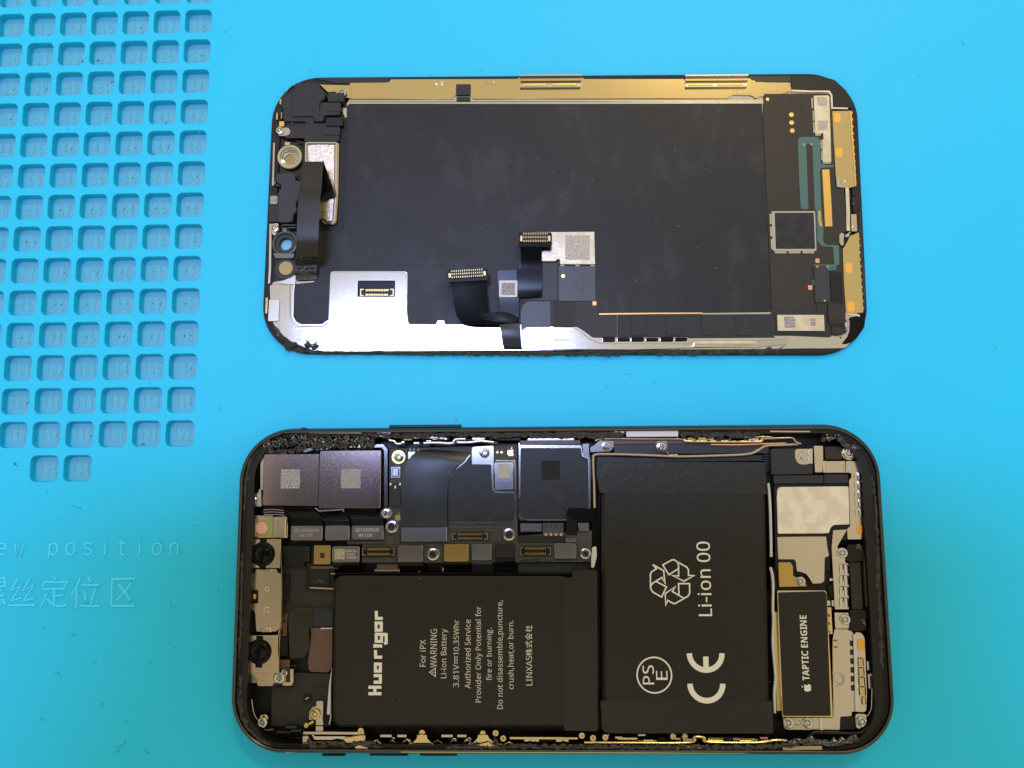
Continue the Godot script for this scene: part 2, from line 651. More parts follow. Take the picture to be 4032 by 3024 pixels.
func materials() -> void:
	noise_fine = make_noise(FastNoiseLite.TYPE_SIMPLEX_SMOOTH, 0.11, 4, 3)
	noise_blotch = make_noise(FastNoiseLite.TYPE_SIMPLEX_SMOOTH, 0.012, 5, 11)
	noise_cell = make_noise(FastNoiseLite.TYPE_CELLULAR, 0.05, 2, 5)
	noise_streak = make_noise(FastNoiseLite.TYPE_SIMPLEX_SMOOTH, 0.02, 6, 29)
	var fine := ImageTexture.create_from_image(noise_fine)
	var blotch := ImageTexture.create_from_image(noise_blotch)
	var cell := ImageTexture.create_from_image(noise_cell)
	var g := func(a: float) -> Color: return Color(a, a, a)
	var grain: ImageTexture = tint(noise_fine, g.call(0.9), g.call(1.0), 0.2, 0.8)
	var sparkle: ImageTexture = tint(noise_fine, g.call(0.68), g.call(1.0), 0.25, 0.75)
	var coarse: ImageTexture = tint(noise_fine, g.call(0.78), g.call(1.0), 0.25, 0.75)
	var mottle: ImageTexture = tint(noise_streak, g.call(0.88), g.call(1.0), 0.3, 0.7)
	var stain: ImageTexture = tint(noise_streak, Color(0.93, 0.925, 0.92), g.call(1.0), 0.3, 0.65)
	var soft: ImageTexture = tint(noise_blotch, g.call(0.93), g.call(1.0), 0.3, 0.7)
	var grime: ImageTexture = dirt(512)
	var rough_map: ImageTexture = tint(noise_streak, g.call(0.85), g.call(1.0), 0.3, 0.7)
	var m: StandardMaterial3D
	# the mat
	m = paint("silicone", 0.006, 0.44, 0.7, 0.5, 0.0, 0.4)
	relief(m, fine, 11.0, 0.0, tint(noise_fine, Color(0.955, 0.96, 0.965), Color(1, 1, 1), 0.2, 0.8))
	m = paint("pocket_floor", 1.0, 1.0, 1.0, 0.5, 0.0, 0.4)
	relief(m, fine, 16.0, 0.004, grime)
	m.uv1_world_triplanar = true
	m = paint("raised_letter", 0.05, 0.55, 0.78, 0.42, 0.0, 0.45)
	# metals
	m = paint("steel", 0.62, 0.6, 0.58, 0.12, 1.0)
	relief(m, fine, 4.0, 0.0011, coarse, 1.0, rough_map)
	m = paint("brushed_steel", 0.46, 0.45, 0.44, 0.2, 1.0)
	relief(m, fine, 3.0, 0.002, grain, 3.5, rough_map)
	m = paint("pale_steel", 0.6, 0.57, 0.53, 0.16, 1.0)
	relief(m, fine, 3.0, 0.0008, coarse)
	m = paint("warm_tinted_steel", 0.66, 0.52, 0.26, 0.16, 1.0)  # silver steel with the warm room reflection put into its colour
	relief(m, fine, 4.0, 0.0014, coarse, 1.0, rough_map)
	m = paint("bracket_steel", 0.6, 0.52, 0.4, 0.2, 1.0)
	relief(m, fine, 4.0, 0.003, coarse)
	m = paint("plate_steel", 0.7, 0.65, 0.57, 0.16, 1.0)
	relief(m, fine, 48.0, 0.006, stain)
	m = paint("front_steel", 0.78, 0.62, 0.42, 0.2, 1.0)
	relief(m, fine, 4.5, 0.003, coarse)
	m = paint("speckled_plate", 0.6, 0.5, 0.38, 0.16, 1.0)
	relief(m, fine, 5.0, 0.02, sparkle)
	m = paint("module_steel", 0.34, 0.245, 0.22, 0.16, 1.0)
	relief(m, fine, 8.0, 0.0015, grain, 1.0, rough_map)
	m = paint("cover_steel", 0.56, 0.47, 0.44, 0.2, 1.0)
	relief(m, fine, 4.5, 0.002, sparkle)
	m = paint("grey_steel", 0.58, 0.56, 0.53, 0.2, 1.0)
	relief(m, fine, 4.5, 0.002, sparkle)
	m = paint("gold", 0.58, 0.39, 0.13, 0.24, 1.0)
	m = paint("gold_foil", 0.66, 0.43, 0.13, 0.34, 1.0)
	relief(m, fine, 4.0, 0.006, sparkle)
	m = paint("orange_pad", 0.62, 0.3, 0.03, 0.5, 0.2)
	m = paint("copper", 0.5, 0.24, 0.12, 0.45, 0.7)
	m = paint("copper_film", 0.11, 0.06, 0.048, 0.45, 0.2)
	relief(m, fine, 2.0, 0.002, coarse)
	m = paint("band_steel", 0.05, 0.05, 0.05, 0.14, 1.0)
	m = paint("lip_steel", 0.07, 0.065, 0.058, 0.25, 1.0)
	# dark plastics and films
	m = paint("black_plastic", 0.006, 0.006, 0.006, 0.4, 0.0, 0.32)
	relief(m, fine, 2.0, 0.001, null)
	m = paint("ledge_plastic", 0.007, 0.0066, 0.006, 0.42, 0.0, 0.34)
	relief(m, fine, 2.0, 0.03, null, 1.0, rough_map)
	m = paint("matte_plastic", 0.02, 0.02, 0.0205, 0.55, 0.0, 0.32)
	relief(m, fine, 1.5, 0.001, null)
	m = paint("graphite", 0.017, 0.018, 0.02, 0.42, 0.0, 0.32)
	relief(m, blotch, 30.0, 0.002, mottle, 1.0, rough_map)
	m = paint("graphite_film", 0.058, 0.0595, 0.0625, 0.42, 0.0, 0.27)
	relief(m, blotch, 150.0, 0.05, scuffed(512, 0.56), 1.0, rough_map)
	m = paint("pouch", 0.0135, 0.013, 0.0118, 0.42, 0.0, 0.32)
	relief(m, blotch, 30.0, 0.03, null, 1.0, rough_map)
	m = paint("sleeve_tape", 0.016, 0.0152, 0.0136, 0.38, 0.0, 0.34)
	relief(m, blotch, 22.0, 0.05, null, 1.0, rough_map)
	m = paint("flex_black", 0.003, 0.0034, 0.004, 0.2, 0.0, 0.25)
	relief(m, blotch, 9.0, 0.002, null)
	m = paint("flex_satin", 0.012, 0.014, 0.018, 0.34, 0.0, 0.42)
	relief(m, blotch, 14.0, 0.003, null)
	m = paint("flex_brown", 0.017, 0.0145, 0.011, 0.36, 0.0, 0.36)
	relief(m, blotch, 12.0, 0.002, null)
	m = paint("flex_crumpled", 0.01, 0.01, 0.011, 0.16, 0.0, 0.6)
	relief(m, blotch, 9.0, 0.35, null)
	m = paint("board", 0.008, 0.008, 0.0075, 0.3, 0.0, 0.55)
	relief(m, fine, 8.0, 0.06, null)
	m = paint("adhesive", 0.004, 0.004, 0.0045, 0.12, 0.0, 0.65)
	m = paint("adhesive_grit", 0.006, 0.0055, 0.005, 0.26, 0.0, 0.6)
	relief(m, fine, 11.0, 0.16, null)
	m = paint("board_brown", 0.024, 0.02, 0.0125, 0.45, 0.0, 0.34)
	relief(m, fine, 2.0, 0.001, mottle)
	m = paint("green_flex", 0.05, 0.125, 0.105, 0.42, 0.0, 0.38)
	relief(m, fine, 1.6, 0.002, mottle)
	m = paint("rubber_grey", 0.026, 0.027, 0.03, 0.5, 0.0, 0.34)
	m = paint("glass_black", 0.006, 0.006, 0.007, 0.08)
	m = paint("lens", 0.002, 0.002, 0.004, 0.05, 0.0, 0.3)
	m = paint("lens_barrel", 0.003, 0.003, 0.003, 0.25, 0.0, 0.26)
	# print and labels
	m = paint("print_white", 0.55, 0.55, 0.52, 0.6)
	m = paint("print_grey", 0.4, 0.39, 0.36, 0.6)
	m = paint("print_faint", 0.017, 0.0115, 0.0098, 0.42, 0.0, 0.32)
	m = paint("label_white", 0.74, 0.74, 0.76, 0.6)
	relief(m, null, 2.4, 0.0, tint(noise_cell, g.call(0.35), g.call(1.0), 0.22, 0.5))
	m = paint("label_mottle", 0.5, 0.47, 0.5, 0.6)
	relief(m, null, 4.2, 0.0, tint(noise_cell, Color(0.25, 0.18, 0.25), g.call(1.0), 0.35, 0.6))
	m = paint("pin_gold", 0.4, 0.29, 0.13, 0.3, 1.0)
	m = paint("etching", 0.5, 0.46, 0.44, 0.65, 0.2)
	relief(m, null, 5.2, 0.0, tint(noise_cell, g.call(0.38), g.call(1.0), 0.35, 0.6))
	m = paint("dark_etching", 0.006, 0.006, 0.007, 0.6, 0.0, 0.3)
	m = paint("pale_etching", 0.5, 0.45, 0.36, 0.55, 0.5)
	relief(m, null, 5.2, 0.0, tint(noise_cell, g.call(0.58), g.call(1.0), 0.35, 0.6))
	m = paint("beige_seal", 0.3, 0.24, 0.15, 0.45)
	m = paint("white_seal", 0.42, 0.42, 0.42, 0.3)
	m = paint("pink_sensor", 0.5, 0.27, 0.2, 0.5)
	m = paint("sensor_board", 0.2, 0.22, 0.06, 0.5)
	m = paint("yellow_filter", 0.25, 0.16, 0.03, 0.3, 0.2)
	m = paint("clear_plastic", 0.34, 0.33, 0.2, 0.18)
	m = paint("green_plastic", 0.075, 0.09, 0.07, 0.25)
	m = paint("pad_blue_grey", 0.04, 0.045, 0.055, 0.36, 0.0, 0.38)
	m = paint("lint", 0.02, 0.13, 0.18, 0.9)
	m = paint("dust", 0.4, 0.4, 0.38, 0.9)
	m = paint("brown_crumb", 0.1, 0.08, 0.05, 0.9)
	m = paint("pane", 0.9, 0.95, 1.0, 0.05)
	m.albedo_color.a = 0.08
	m.transparency = BaseMaterial3D.TRANSPARENCY_ALPHA
	m = paint("skin", 0.5, 0.3, 0.21, 0.55)
	m = paint("lamp_body", 0.7, 0.7, 0.7, 0.5)
	m = paint("diffuser", 0.9, 0.9, 0.9, 0.5)
	m.emission_enabled = true
	m.emission = Color(0.68, 0.77, 1.0)
	m.emission_energy_multiplier = 1.0


func _ready() -> void:
	rng.seed = 20211001
	# camera: a phone held a hand's breadth above the bench
	var cam := Camera3D.new()
	cam.name = "camera"
	add_child(cam)
	cam.fov = 48.83
	cam.near = 0.02
	cam.far = 20.0
	cam.look_at_from_position(Vector3(0, 0.1966, 0), Vector3(0, 0.1966, 0) + Vector3(-0.02874825, -0.99104099, -0.13042735), Vector3(0.00378186, 0.13037251, -0.99145787))
	cam.current = true
	var env := Environment.new()
	env.background_mode = Environment.BG_COLOR
	env.background_color = Color(0.97, 0.87, 0.66).linear_to_srgb()
	env.tonemap_mode = Environment.TONE_MAPPER_LINEAR
	env.tonemap_exposure = 1.0
	env.sdfgi_enabled = true
	env.ssao_enabled = true
	env.ssil_enabled = true
	var around := WorldEnvironment.new()
	around.name = "surroundings"
	around.environment = env
	add_child(around)
	materials()
	ceiling_lamps()
	repair_mat()
	opened_phone()
	loose_screen()
	extras()


# two lamps over the bench, both out of the picture: a cool panel and a warm one beyond the right hand side
func ceiling_lamps() -> void:
	panel_lamp("cool white panel lamp hanging over the repair bench", Vector3(-0.2, 1.5, -0.235), Vector2(0.4, 0.19), Color(0.4, 0.52, 1.0), 1.62)
	panel_lamp("warm yellow panel lamp hanging beyond the far side", Vector3(0.45, 1.6, -1.3), Vector2(0.3, 0.3), Color(1.0, 0.78, 0.42), 1.7)


func panel_lamp(label: String, at: Vector3, size: Vector2, color: Color, energy: float) -> void:
	var lamp := Node3D.new()
	lamp.name = "panel_lamp" if get_node_or_null("panel_lamp") == null else "panel_lamp_001"
	add_child(lamp)
	tag(lamp, label, "lamp")
	lamp.position = at
	var w := size.x * 500
	var h := size.y * 500
	var s := Shape.new()
	prism(s, box([-w - 10, -h - 10, w + 10, h + 10], 12), 3, 40, 4)
	put(lamp, "housing", s, M.lamp_body)
	var d := Shape.new()
	prism(d, box([-w, -h, w, h], 6), 0, 3, 0)
	var glow: StandardMaterial3D = M.diffuser.duplicate()
	glow.emission = color.linear_to_srgb()
	put(lamp, "diffuser", d, glow)
	var a := AreaLight3D.new()
	a.name = "lamp_light"
	a.area_size = size
	a.light_color = color.linear_to_srgb()
	a.light_energy = energy
	a.shadow_enabled = true
	lamp.add_child(a)
	a.position = Vector3(0, -0.004, 0)
	a.rotation.x = -PI / 2


# ------------------------------------------------------------------ the mat
const PITCH := 7.983


func repair_mat() -> void:
	var mat := Node3D.new()
	mat.name = "repair_mat"
	add_child(mat)
	tag(mat, "blue silicone repair mat with rows of numbered screw pockets", "mat", "", "structure")
	mat.position = Vector3(-108.2289, 0, -62.1638) * MM
	mat.rotation.y = 0.0066
	var s := Shape.new()
	var rows := range(-1, 16)
	var x0 := -4.5 * PITCH
	var x1 := 3.5 * PITCH
	var z0 := -9.5 * PITCH
	var z1 := 7.5 * PITCH
	# the sheet round the pocket field
	s.quad(Vector3(-300, 0, -300), Vector3(400, 0, -300), Vector3(400, 0, z0), Vector3(-300, 0, z0), Vector3.UP)
	s.quad(Vector3(-300, 0, z1), Vector3(400, 0, z1), Vector3(400, 0, 330), Vector3(-300, 0, 330), Vector3.UP)
	s.quad(Vector3(-300, 0, z0), Vector3(x0, 0, z0), Vector3(x0, 0, z1), Vector3(-300, 0, z1), Vector3.UP)
	s.quad(Vector3(x1, 0, z0), Vector3(400, 0, z0), Vector3(400, 0, z1), Vector3(x1, 0, z1), Vector3.UP)
	var hole := rounded_rect(3.46, 3.2, 1.5, 6)
	var walls := Shape.new()
	var profile := [[0.0, 0.0], [0.09, -0.05], [0.14, -0.16], [0.22, -1.95], [0.37, -2.2]]
	for i in profile.size() - 1:
		var e: float = profile[i][0]
		var f: float = profile[i + 1][0]
		var a := rounded_rect(3.46 - e, 3.2 - e, 1.5 - e, 6)
		var b := rounded_rect(3.46 - f, 3.2 - f, 1.5 - f, 6)
		for j in a.size():
			var l := (j + 1) % a.size()
			var out := Vector3(-a[j].x - a[l].x, 0, -a[j].y - a[l].y).normalized() + Vector3.UP * (1.0 if i < 1 else 0.1)
			walls.quad(v3(a[j], profile[i][1]), v3(a[l], profile[i][1]), v3(b[l], profile[i + 1][1]), v3(b[j], profile[i + 1][1]), out)
	var wall_mesh := walls.mesh()
	var floor_shape := Shape.new()
	prism(floor_shape, rounded_rect(3.15, 2.9, 1.2, 6), -2.6, -2.2, 0.0)
	var floor_mesh := floor_shape.mesh()
	var digits := {}
	for row: int in rows:
		for col in 8:
			var cx := (col - 4) * PITCH
			var cz := (row - 8) * PITCH
			var number := 11 + (row - 1) * 8 + col
			if row == 15:
				number = 120 + col if col in [3, 4] else 0
			var sq := PITCH / 2
			if number < 1:
				s.quad(Vector3(cx - sq, 0, cz - sq), Vector3(cx + sq, 0, cz - sq), Vector3(cx + sq, 0, cz + sq), Vector3(cx - sq, 0, cz + sq), Vector3.UP)
				continue
			for j in hole.size():
				var a := hole[j]
				var b := hole[(j + 1) % hole.size()]
				var c := Vector2(cx, cz)
				var ao := a * (sq / maxf(absf(a.x), absf(a.y)))
				var bo := b * (sq / maxf(absf(b.x), absf(b.y)))
				s.quad(v3(a + c, 0), v3(b + c, 0), v3(bo + c, 0), v3(ao + c, 0), Vector3.UP)
				if absf(absf(ao.x) - absf(bo.x)) > 0.01 and absf(absf(ao.y) - absf(bo.y)) > 0.01:
					var corner := Vector2(signf(a.x) * sq, signf(a.y) * sq)
					s.tri(v3(ao + c, 0), v3(bo + c, 0), v3(corner + c, 0), Vector3.UP)
			var pocket := put_mesh(mat, "pocket", wall_mesh, M.silicone)
			pocket.position = Vector3(cx, 0, cz) * MM
			put_mesh(pocket, "pocket_floor", floor_mesh, M.pocket_floor)
			if not digits.has(number):
				var said := str(number)
				var d := Shape.new()
				var size := 2.75
				var wide := 1.75 * said.length() if said.length() < 3 else 1.55 * 3
				var step := wide / said.length()
				for k in said.length():
					for line in glyph(said[k]):
						var q := PackedVector2Array()
						for e in line:
							q.append(Vector2(-wide / 2 + k * step + 0.12 + e.x * size * 0.5 / 0.6 * (0.58 if said.length() > 2 else 0.66), size * (0.5 - e.y)))
						stroke(d, q, 0.4, -2.25, -2.1 + k * 0.005, false, 0.45)
				digits[number] = d.mesh()
			var num := put_mesh(pocket, "numeral", digits[number], M.pocket_floor)
			num.position = Vector3(0.1, 0, 0.15) * MM
	# the underside and edges of the sheet
	for e in [[-300, -300, 400, -300], [400, -300, 400, 330], [400, 330, -300, 330], [-300, 330, -300, -300]]:
		var a := Vector3(e[0], 0, e[1])
		var b := Vector3(e[2], 0, e[3])
		s.quad(a, b, b + Vector3(0, -5, 0), a + Vector3(0, -5, 0), (a + b - Vector3(100, 0, 30)))
	s.quad(Vector3(-300, -5, -300), Vector3(400, -5, -300), Vector3(400, -5, 330), Vector3(-300, -5, 330), Vector3.DOWN)
	put(mat, "sheet", s, M.silicone)
	mat_letters(mat)


func letter_lines(parent: Node, called: String, lines: Array, w: float) -> void:
	var s := Shape.new()
	for i in lines.size():
		stroke(s, lines[i], w, -0.05, 0.3 + i * 0.004, false, 0.45)
	put(parent, called, s, M.raised_letter)


func mat_letters(mat: Node) -> void:
	# the raised words under the pockets
	var words := "ew position"
	var first := pts([-17.53, 75.74])[0]
	var last := pts([24.64, 75.93])[0]
	var step := (last.x - first.x - 1.6) / 10.0
	var size := 4.05
	for k in words.length():
		var lines := []
		for line in glyph(words[k]):
			var q := PackedVector2Array()
			for e in line:
				q.append(first + Vector2(k * step + (e.x - 0.05) * size * 0.92, (last.y - first.y) * k / 10.0 - e.y * size))
			lines.append(q)
		if lines:
			letter_lines(mat, "letter", lines, 0.58)
	var signs := [
		[[-18.12, 81.03, -15.44, 81.04, -15.18, 82.91, -17.97, 83.02], [-18.05, 81.96, -15.37, 81.97], [-16.65, 81.03, -16.50, 83.14], [-15.98, 83.61, -17.11, 84.77, -15.26, 85.13], [-16.25, 84.89, -16.09, 87.10, -16.59, 86.87], [-15.70, 85.71, -14.87, 87.10]],
		[[-12.26, 81.17, -13.65, 83.85, -11.53, 82.92, -13.48, 86.18, -11.11, 85.49], [-9.35, 81.06, -10.86, 83.86, -8.51, 82.70, -10.58, 86.19, -8.07, 85.61], [-14.14, 87.22, -7.72, 87.17]],
		[[-4.03, 80.73, -3.37, 81.55], [-6.42, 83.17, -6.13, 82.01, -0.67, 82.03, -1.44, 83.31], [-6.27, 83.59, -1.06, 83.54], [-3.67, 83.65, -3.43, 87.37], [-3.50, 85.16, -1.33, 85.05], [-5.25, 84.34, -5.73, 86.20, -6.61, 87.59], [-5.28, 85.74, -3.61, 87.14, -2.14, 87.49, -0.23, 87.15]],
		[[2.40, 80.87, 1.58, 83.20, 0.48, 84.94], [1.59, 83.43, 1.74, 87.85], [4.10, 80.88, 4.78, 82.16], [2.64, 82.69, 6.99, 82.71], [3.31, 83.79, 3.93, 86.12], [6.06, 83.33, 5.08, 87.16], [2.44, 87.39, 7.38, 87.45]],
		[[15.25, 81.34, 9.82, 81.41, 9.91, 87.41, 15.44, 87.43], [11.21, 82.65, 12.86, 84.17, 14.30, 86.27], [14.33, 82.20, 12.98, 84.17, 11.05, 86.30]],
	]
	for sign_ in signs:
		var lines := []
		for line in sign_:
			lines.append(pts(line))
		letter_lines(mat, "letter", lines, 0.66)


# ------------------------------------------------------------------ the opened phone
func opened_phone() -> void:
	var t := Node3D.new()
	t.name = "opened_phone"
	add_child(t)
	tag(t, "opened phone body showing batteries, circuit board and cameras in its steel frame", "phone")
	t.position = Vector3(4.5396, 0, 19.8453) * MM
	t.rotation.y = 0.0055
	phone_housing(t)
	rear_cameras(t)
	logic_board(t)
	antenna_side(t)
	batteries(t)
	speaker_and_port(t)
	front_cameras(t)
	button_side(t)
	adhesive_left_on_phone(t)


func phone_housing(t: Node) -> void:
	var s := Shape.new()
	band(s, 71.8, 35.45, 12.2, [2.2, 0.0, 1.1, 0.25, 0.45, 0.9, 0.12, 2.2, 0.0, 4.0, 0.12, 5.4, 0.4, 6.5, 0.7, 7.05, 1.0, 7.2])
	put(t, "frame", s, M.band_steel)
	s = Shape.new()
	band(s, 71.8, 35.45, 12.2, [0.98, 7.19, 1.15, 7.22, 1.32, 7.1, 1.36, 6.7])
	put(t, "inner_lip", s, M.lip_steel)
	# the black ledge is wider at the short ends
	s = Shape.new()
	var outer := rounded_rect(70.44, 34.09, 10.84, 14)
	var inner := rounded_rect(67.75, 33.5, 9.6, 14)
	for i in inner.size():
		inner[i] += Vector2(-0.3, 0.22)
	holed(s, outer, inner, 1.0, 6.45)
	put(t, "ledge", s, M.ledge_plastic)
	s = Shape.new()
	band(s, 71.8, 35.45, 12.2, [2.0, 6.43, 2.05, 6.58, 2.2, 6.6, 2.3, 6.43])
	put(t, "seal_ridge", s, M.ledge_plastic)
	plate(t, "back_plate", rounded_rect(69.7, 33.3, 10.5), 0.05, 1.2, M.black_plastic, 0.0)
	plate(t, "side_button", box([-37.97, -35.97, -21.47, -35.41], 0.1), 3.2, 4.8, M.black_plastic)
	block(t, "side_button", [-51.72, 35.75, -46.67, 36.19], 3.3, 4.7, M.black_plastic, 0.1)
	block(t, "side_button", [-41.30, 35.72, -32.93, 36.10], 3.3, 4.7, M.black_plastic, 0.1)
	block(t, "side_button", [-30.31, 35.41, -22.27, 36.08], 3.3, 4.7, M.black_plastic, 0.1)
	# antenna breaks across the band
	for a in [[-57.69, -35.37, -56.62, -34.82], [57.53, -34.67, 58.52, -34.26]]:
		block(t, "antenna_break", a, 3.0, 7.08, M.matte_plastic, 0.05)


func etched(parent: Node, a: Array, y: float, m: Material) -> void:
	block(parent, "etched_patch", a, y - 0.02, y + 0.015, m, 0.05, 0.0)


func cover(t: Node, a: Array, y: float, m: Material, r := 0.45) -> MeshInstance3D:
	var rim := Shape.new()
	prism(rim, box([a[0] - 0.12, a[1] - 0.12, a[2] + 0.12, a[3] + 0.12], r + 0.1), y - 1.0, y - 0.12, 0.05)
	var o := block(t, "connector_cover", a, y - 0.5, y, m, r, 0.09)
	put(o, "gasket", rim, M.black_plastic)
	return o


func rear_cameras(t: Node) -> void:
	bar(t, "camera_bracket", [-66.48, -21.44, -66.77, -30.11, -62.67, -30.12, -56.78, -30.21, -54.90, -30.74, -52.17, -30.76, -51.03, -31.25, -39.29, -31.17, -38.51, -30.27, -38.32, -17.09], 0.85, 2.0, 5.6, M.steel)
	bar(t, "camera_bracket", [-54.41, -17.37, -53.45, -16.65, -47.95, -16.93, -47.94, -16.42], 0.35, 3.0, 5.4, M.grey_steel)
	plate(t, "bracket_lug", rpoly([-67.32, -21.62, -66.77, -21.61, -66.56, -17.70, -69.07, -17.65, -69.48, -18.68, -69.32, -20.12, -68.50, -20.59, -67.50, -20.67], 0.3), 2.5, 5.3, M.bracket_steel)
	screw(t, -68.47, -19.11, 0.9, 5.6, M.pale_steel)
	disc(t, "bracket_lug", -38.34, -16.07, 1.35, 3.0, 5.3, M.steel)
	screw(t, -38.32, -16.01, 1.1, 5.6, M.pale_steel)
	block(t, "bracket_floor", [-67.07, -29.65, -40.08, -16.96], 1.2, 3.0, M.black_plastic)
	var c := block(t, "rear_camera", [-66.22, -29.50, -53.54, -17.85], 2.0, 6.0, M.module_steel, 0.35, 0.12)
	etched(c, [-62.17, -25.99, -57.80, -21.70], 6.0, M.etching)
	c = block(t, "rear_camera", [-53.41, -30.19, -39.46, -17.21], 2.0, 6.2, M.module_steel, 0.35, 0.12)
	etched(c, [-48.41, -25.96, -44.02, -21.68], 6.2, M.etching)
	# their black ribbon tails
	flex(t, "camera_ribbon", [-62.02, -18.02, -61.82, -17.20, -60.22, -15.86, -59.84, -15.04, -59.73, -13.40], [-55.11, -17.99, -54.82, -16.96, -53.22, -15.62, -52.74, -14.90, -52.64, -13.37], [4.4, 4.6, 5.3, 5.5, 5.0], M.flex_black)
	flex(t, "camera_ribbon", [-48.57, -17.40, -48.24, -16.62, -46.34, -15.38, -46.08, -14.67, -45.99, -13.34], [-40.86, -17.36, -40.37, -16.38, -39.38, -15.35, -38.89, -14.63, -38.83, -13.31], [4.4, 4.6, 5.3, 5.5, 5.0], M.flex_black)
	flex(t, "camera_ribbon", [-53.84, -15.51, -53.10, -15.10, -52.46, -14.38, -52.22, -13.35], [-48.42, -16.10, -47.26, -15.17, -46.66, -14.35, -46.60, -13.33], [4.2, 4.6, 4.8, 4.7], M.flex_black)
	for i in 4:
		var z := -0.5 + i * 0.55
		wire(t, "flash_wire", [-66.76, -17.42, -64.45, -17.51, -62.13, -17.25], 4.2 - i * 0.3, 0.14, M.pale_steel).position = Vector3(0.3, 0, z + 1.0) * MM
	block(t, "shutter_block", [-70.17, -27.42, -67.73, -24.17], 1.2, 4.0, M.black_plastic)
	wire(t, "contact_loop", [-69.16, -26.47, -68.49, -26.78, -67.85, -26.57, -68.05, -26.15], 4.1, 0.12, M.pale_steel)
	block(t, "rubber_block", [-70.40, -24.09, -67.85, -20.84], 1.2, 3.6, M.flex_black)


func logic_board(t: Node) -> void:
	var b := plate(t, "logic_board", rpoly([-37.96, -30.63, -19.08, -31.04, -8.73, -31.48, -8.74, -10.89, 7.91, -12.07, 7.56, -5.04, -43.67, -4.98, -43.75, -9.66, -47.26, -9.67, -47.32, -12.66, -38.66, -12.62, -37.78, -16.76], 0.4), 2.4, 4.3, M.board)
	# the bare board between the parts: fillets of sealing resin
	for r in [[-24.52, -12.56, -12.33, -11.59], [-15.11, -11.61, -12.22, -9.54], [-39.09, -11.25, -35.09, -9.17], [-29.74, -9.38, -25.55, -8.34], [-8.63, -10.67, 1.75, -9.49], [-47.25, -10.02, -39.05, -9.08]]:
		block(b, "sealing_resin", r, 4.2, 4.45, M.adhesive_grit, 0.3, 0.1)
	# upper left corner of the board
	var ring := Shape.new()
	lathe(ring, -35.78, -28.66, [1.62, 4.2, 1.62, 4.48, 1.55, 4.55, 1.0, 4.55, 0.9, 4.4])
	put(t, "gold_ring", ring, M.gold)
	screw(t, -35.65, -28.63, 1.05, 4.9, M.pale_steel)
	var mic := block(t, "microphone", [-37.52, -26.51, -35.27, -23.93], 4.2, 4.6, M.pale_steel, 0.1)
	block(mic, "cap", [-37.03, -26.12, -35.64, -24.25], 4.5, 5.0, M.brushed_steel, 0.2, 0.1)
	eyelet(mic, "port", -36.68, -24.86, 0.14, 5.0, M.brushed_steel)
	for i in 7:
		var at := pts([-37.49, -22.79, -35.36, -22.08])
		var p := at[0].lerp(at[1], i / 6.0)
		block(b, "component", [p.x - 0.22, at[0].y + (i % 2) * 0.6, p.x + 0.2, at[0].y + 0.5 + (i % 2) * 0.7], 4.2, 4.62, M.gold if i % 3 == 0 else M.black_plastic, 0.05)
	for i in 6:
		var at := pts([-33.57, -30.43, -31.33, -30.34])
		var p := at[0].lerp(at[1], i / 5.0)
		block(b, "component", [p.x - 0.18, p.y - 0.2, p.x + 0.16, p.y + 0.25], 4.2, 4.5, M.beige_seal if i % 2 else M.black_plastic, 0.05)
	block(b, "component", [-33.60, -29.88, -31.98, -28.11], 4.2, 4.6, M.pale_steel, 0.1)
	for i in 5:
		var at := pts([-37.30, -17.45, -35.19, -17.21])
		var p := at[0].lerp(at[1], i / 4.0)
		block(b, "component", [p.x - 0.2, p.y - 0.2, p.x + 0.2, p.y + 0.2], 4.2, 4.5, M.black_plastic, 0.05)
	block(b, "black_cover", [-37.51, -21.74, -35.11, -17.79], 4.2, 4.6, M.matte_plastic)
	# wide bluish ribbon curving up from its connector cover
	flex(t, "display_ribbon", [-34.93, -13.10, -34.88, -14.36, -34.88, -18.60, -34.79, -22.76, -33.97, -26.70, -31.88, -29.59, -28.60, -30.34], [-24.49, -13.06, -24.50, -14.31, -24.52, -18.55, -24.30, -22.23, -23.08, -25.70, -20.63, -27.65, -19.27, -29.62], [4.8, 5.2, 5.5, 5.55, 5.5, 5.2, 4.2], M.flex_satin, 0.25)
	var line := Shape.new()
	for k in 14:
		for e in 2:
			var at := pts([-32.53, -23.20, -31.55, -23.20, -32.45, -14.81, -31.47, -14.81])
			var p := at[e].lerp(at[2 + e], k / 13.0)
			lathe(line, p.x, p.y, [0.12, 5.5, 0.11, 5.78, 0.05, 5.82, 0.001, 5.82], 8)
	put(t.get_child(t.get_child_count() - 1), "rivet_dots", line, M.flex_satin).set_meta("kind", "stuff")
	# main shield under its charcoal sticker
	var sh := plate(t, "board_shield", rpoly([-18.90, -30.85, -14.05, -31.12, -14.06, -26.81, -14.36, -20.79, -9.24, -20.40, -9.24, -13.89, -10.03, -13.48, -24.22, -13.73, -24.38, -24.09, -19.25, -29.40], 0.4), 4.0, 5.05, M.pale_steel)
	plate(sh, "sticker", rpoly([-19.10, -29.98, -18.89, -30.10, -18.82, -27.11, -14.66, -26.81, -14.44, -21.02, -13.61, -20.42, -9.47, -20.31, -9.31, -16.18, -9.60, -14.46, -10.16, -13.99, -24.28, -14.14, -24.41, -22.23, -23.21, -25.24, -20.41, -27.43, -19.43, -28.82], 0.4), 5.0, 5.16, M.graphite, 0.05)
	bar(sh, "shield_rim", [-18.08, -13.70, -10.09, -13.71, -9.37, -14.23], 0.3, 4.6, 5.1, M.warm_tinted_steel)
	bar(sh, "shield_rim", [-18.89, -30.10, -18.82, -27.02, -14.66, -26.95, -14.38, -26.81, -14.21, -21.02, -13.42, -20.70, -9.43, -20.63], 0.3, 4.9, 5.22, M.pale_steel)
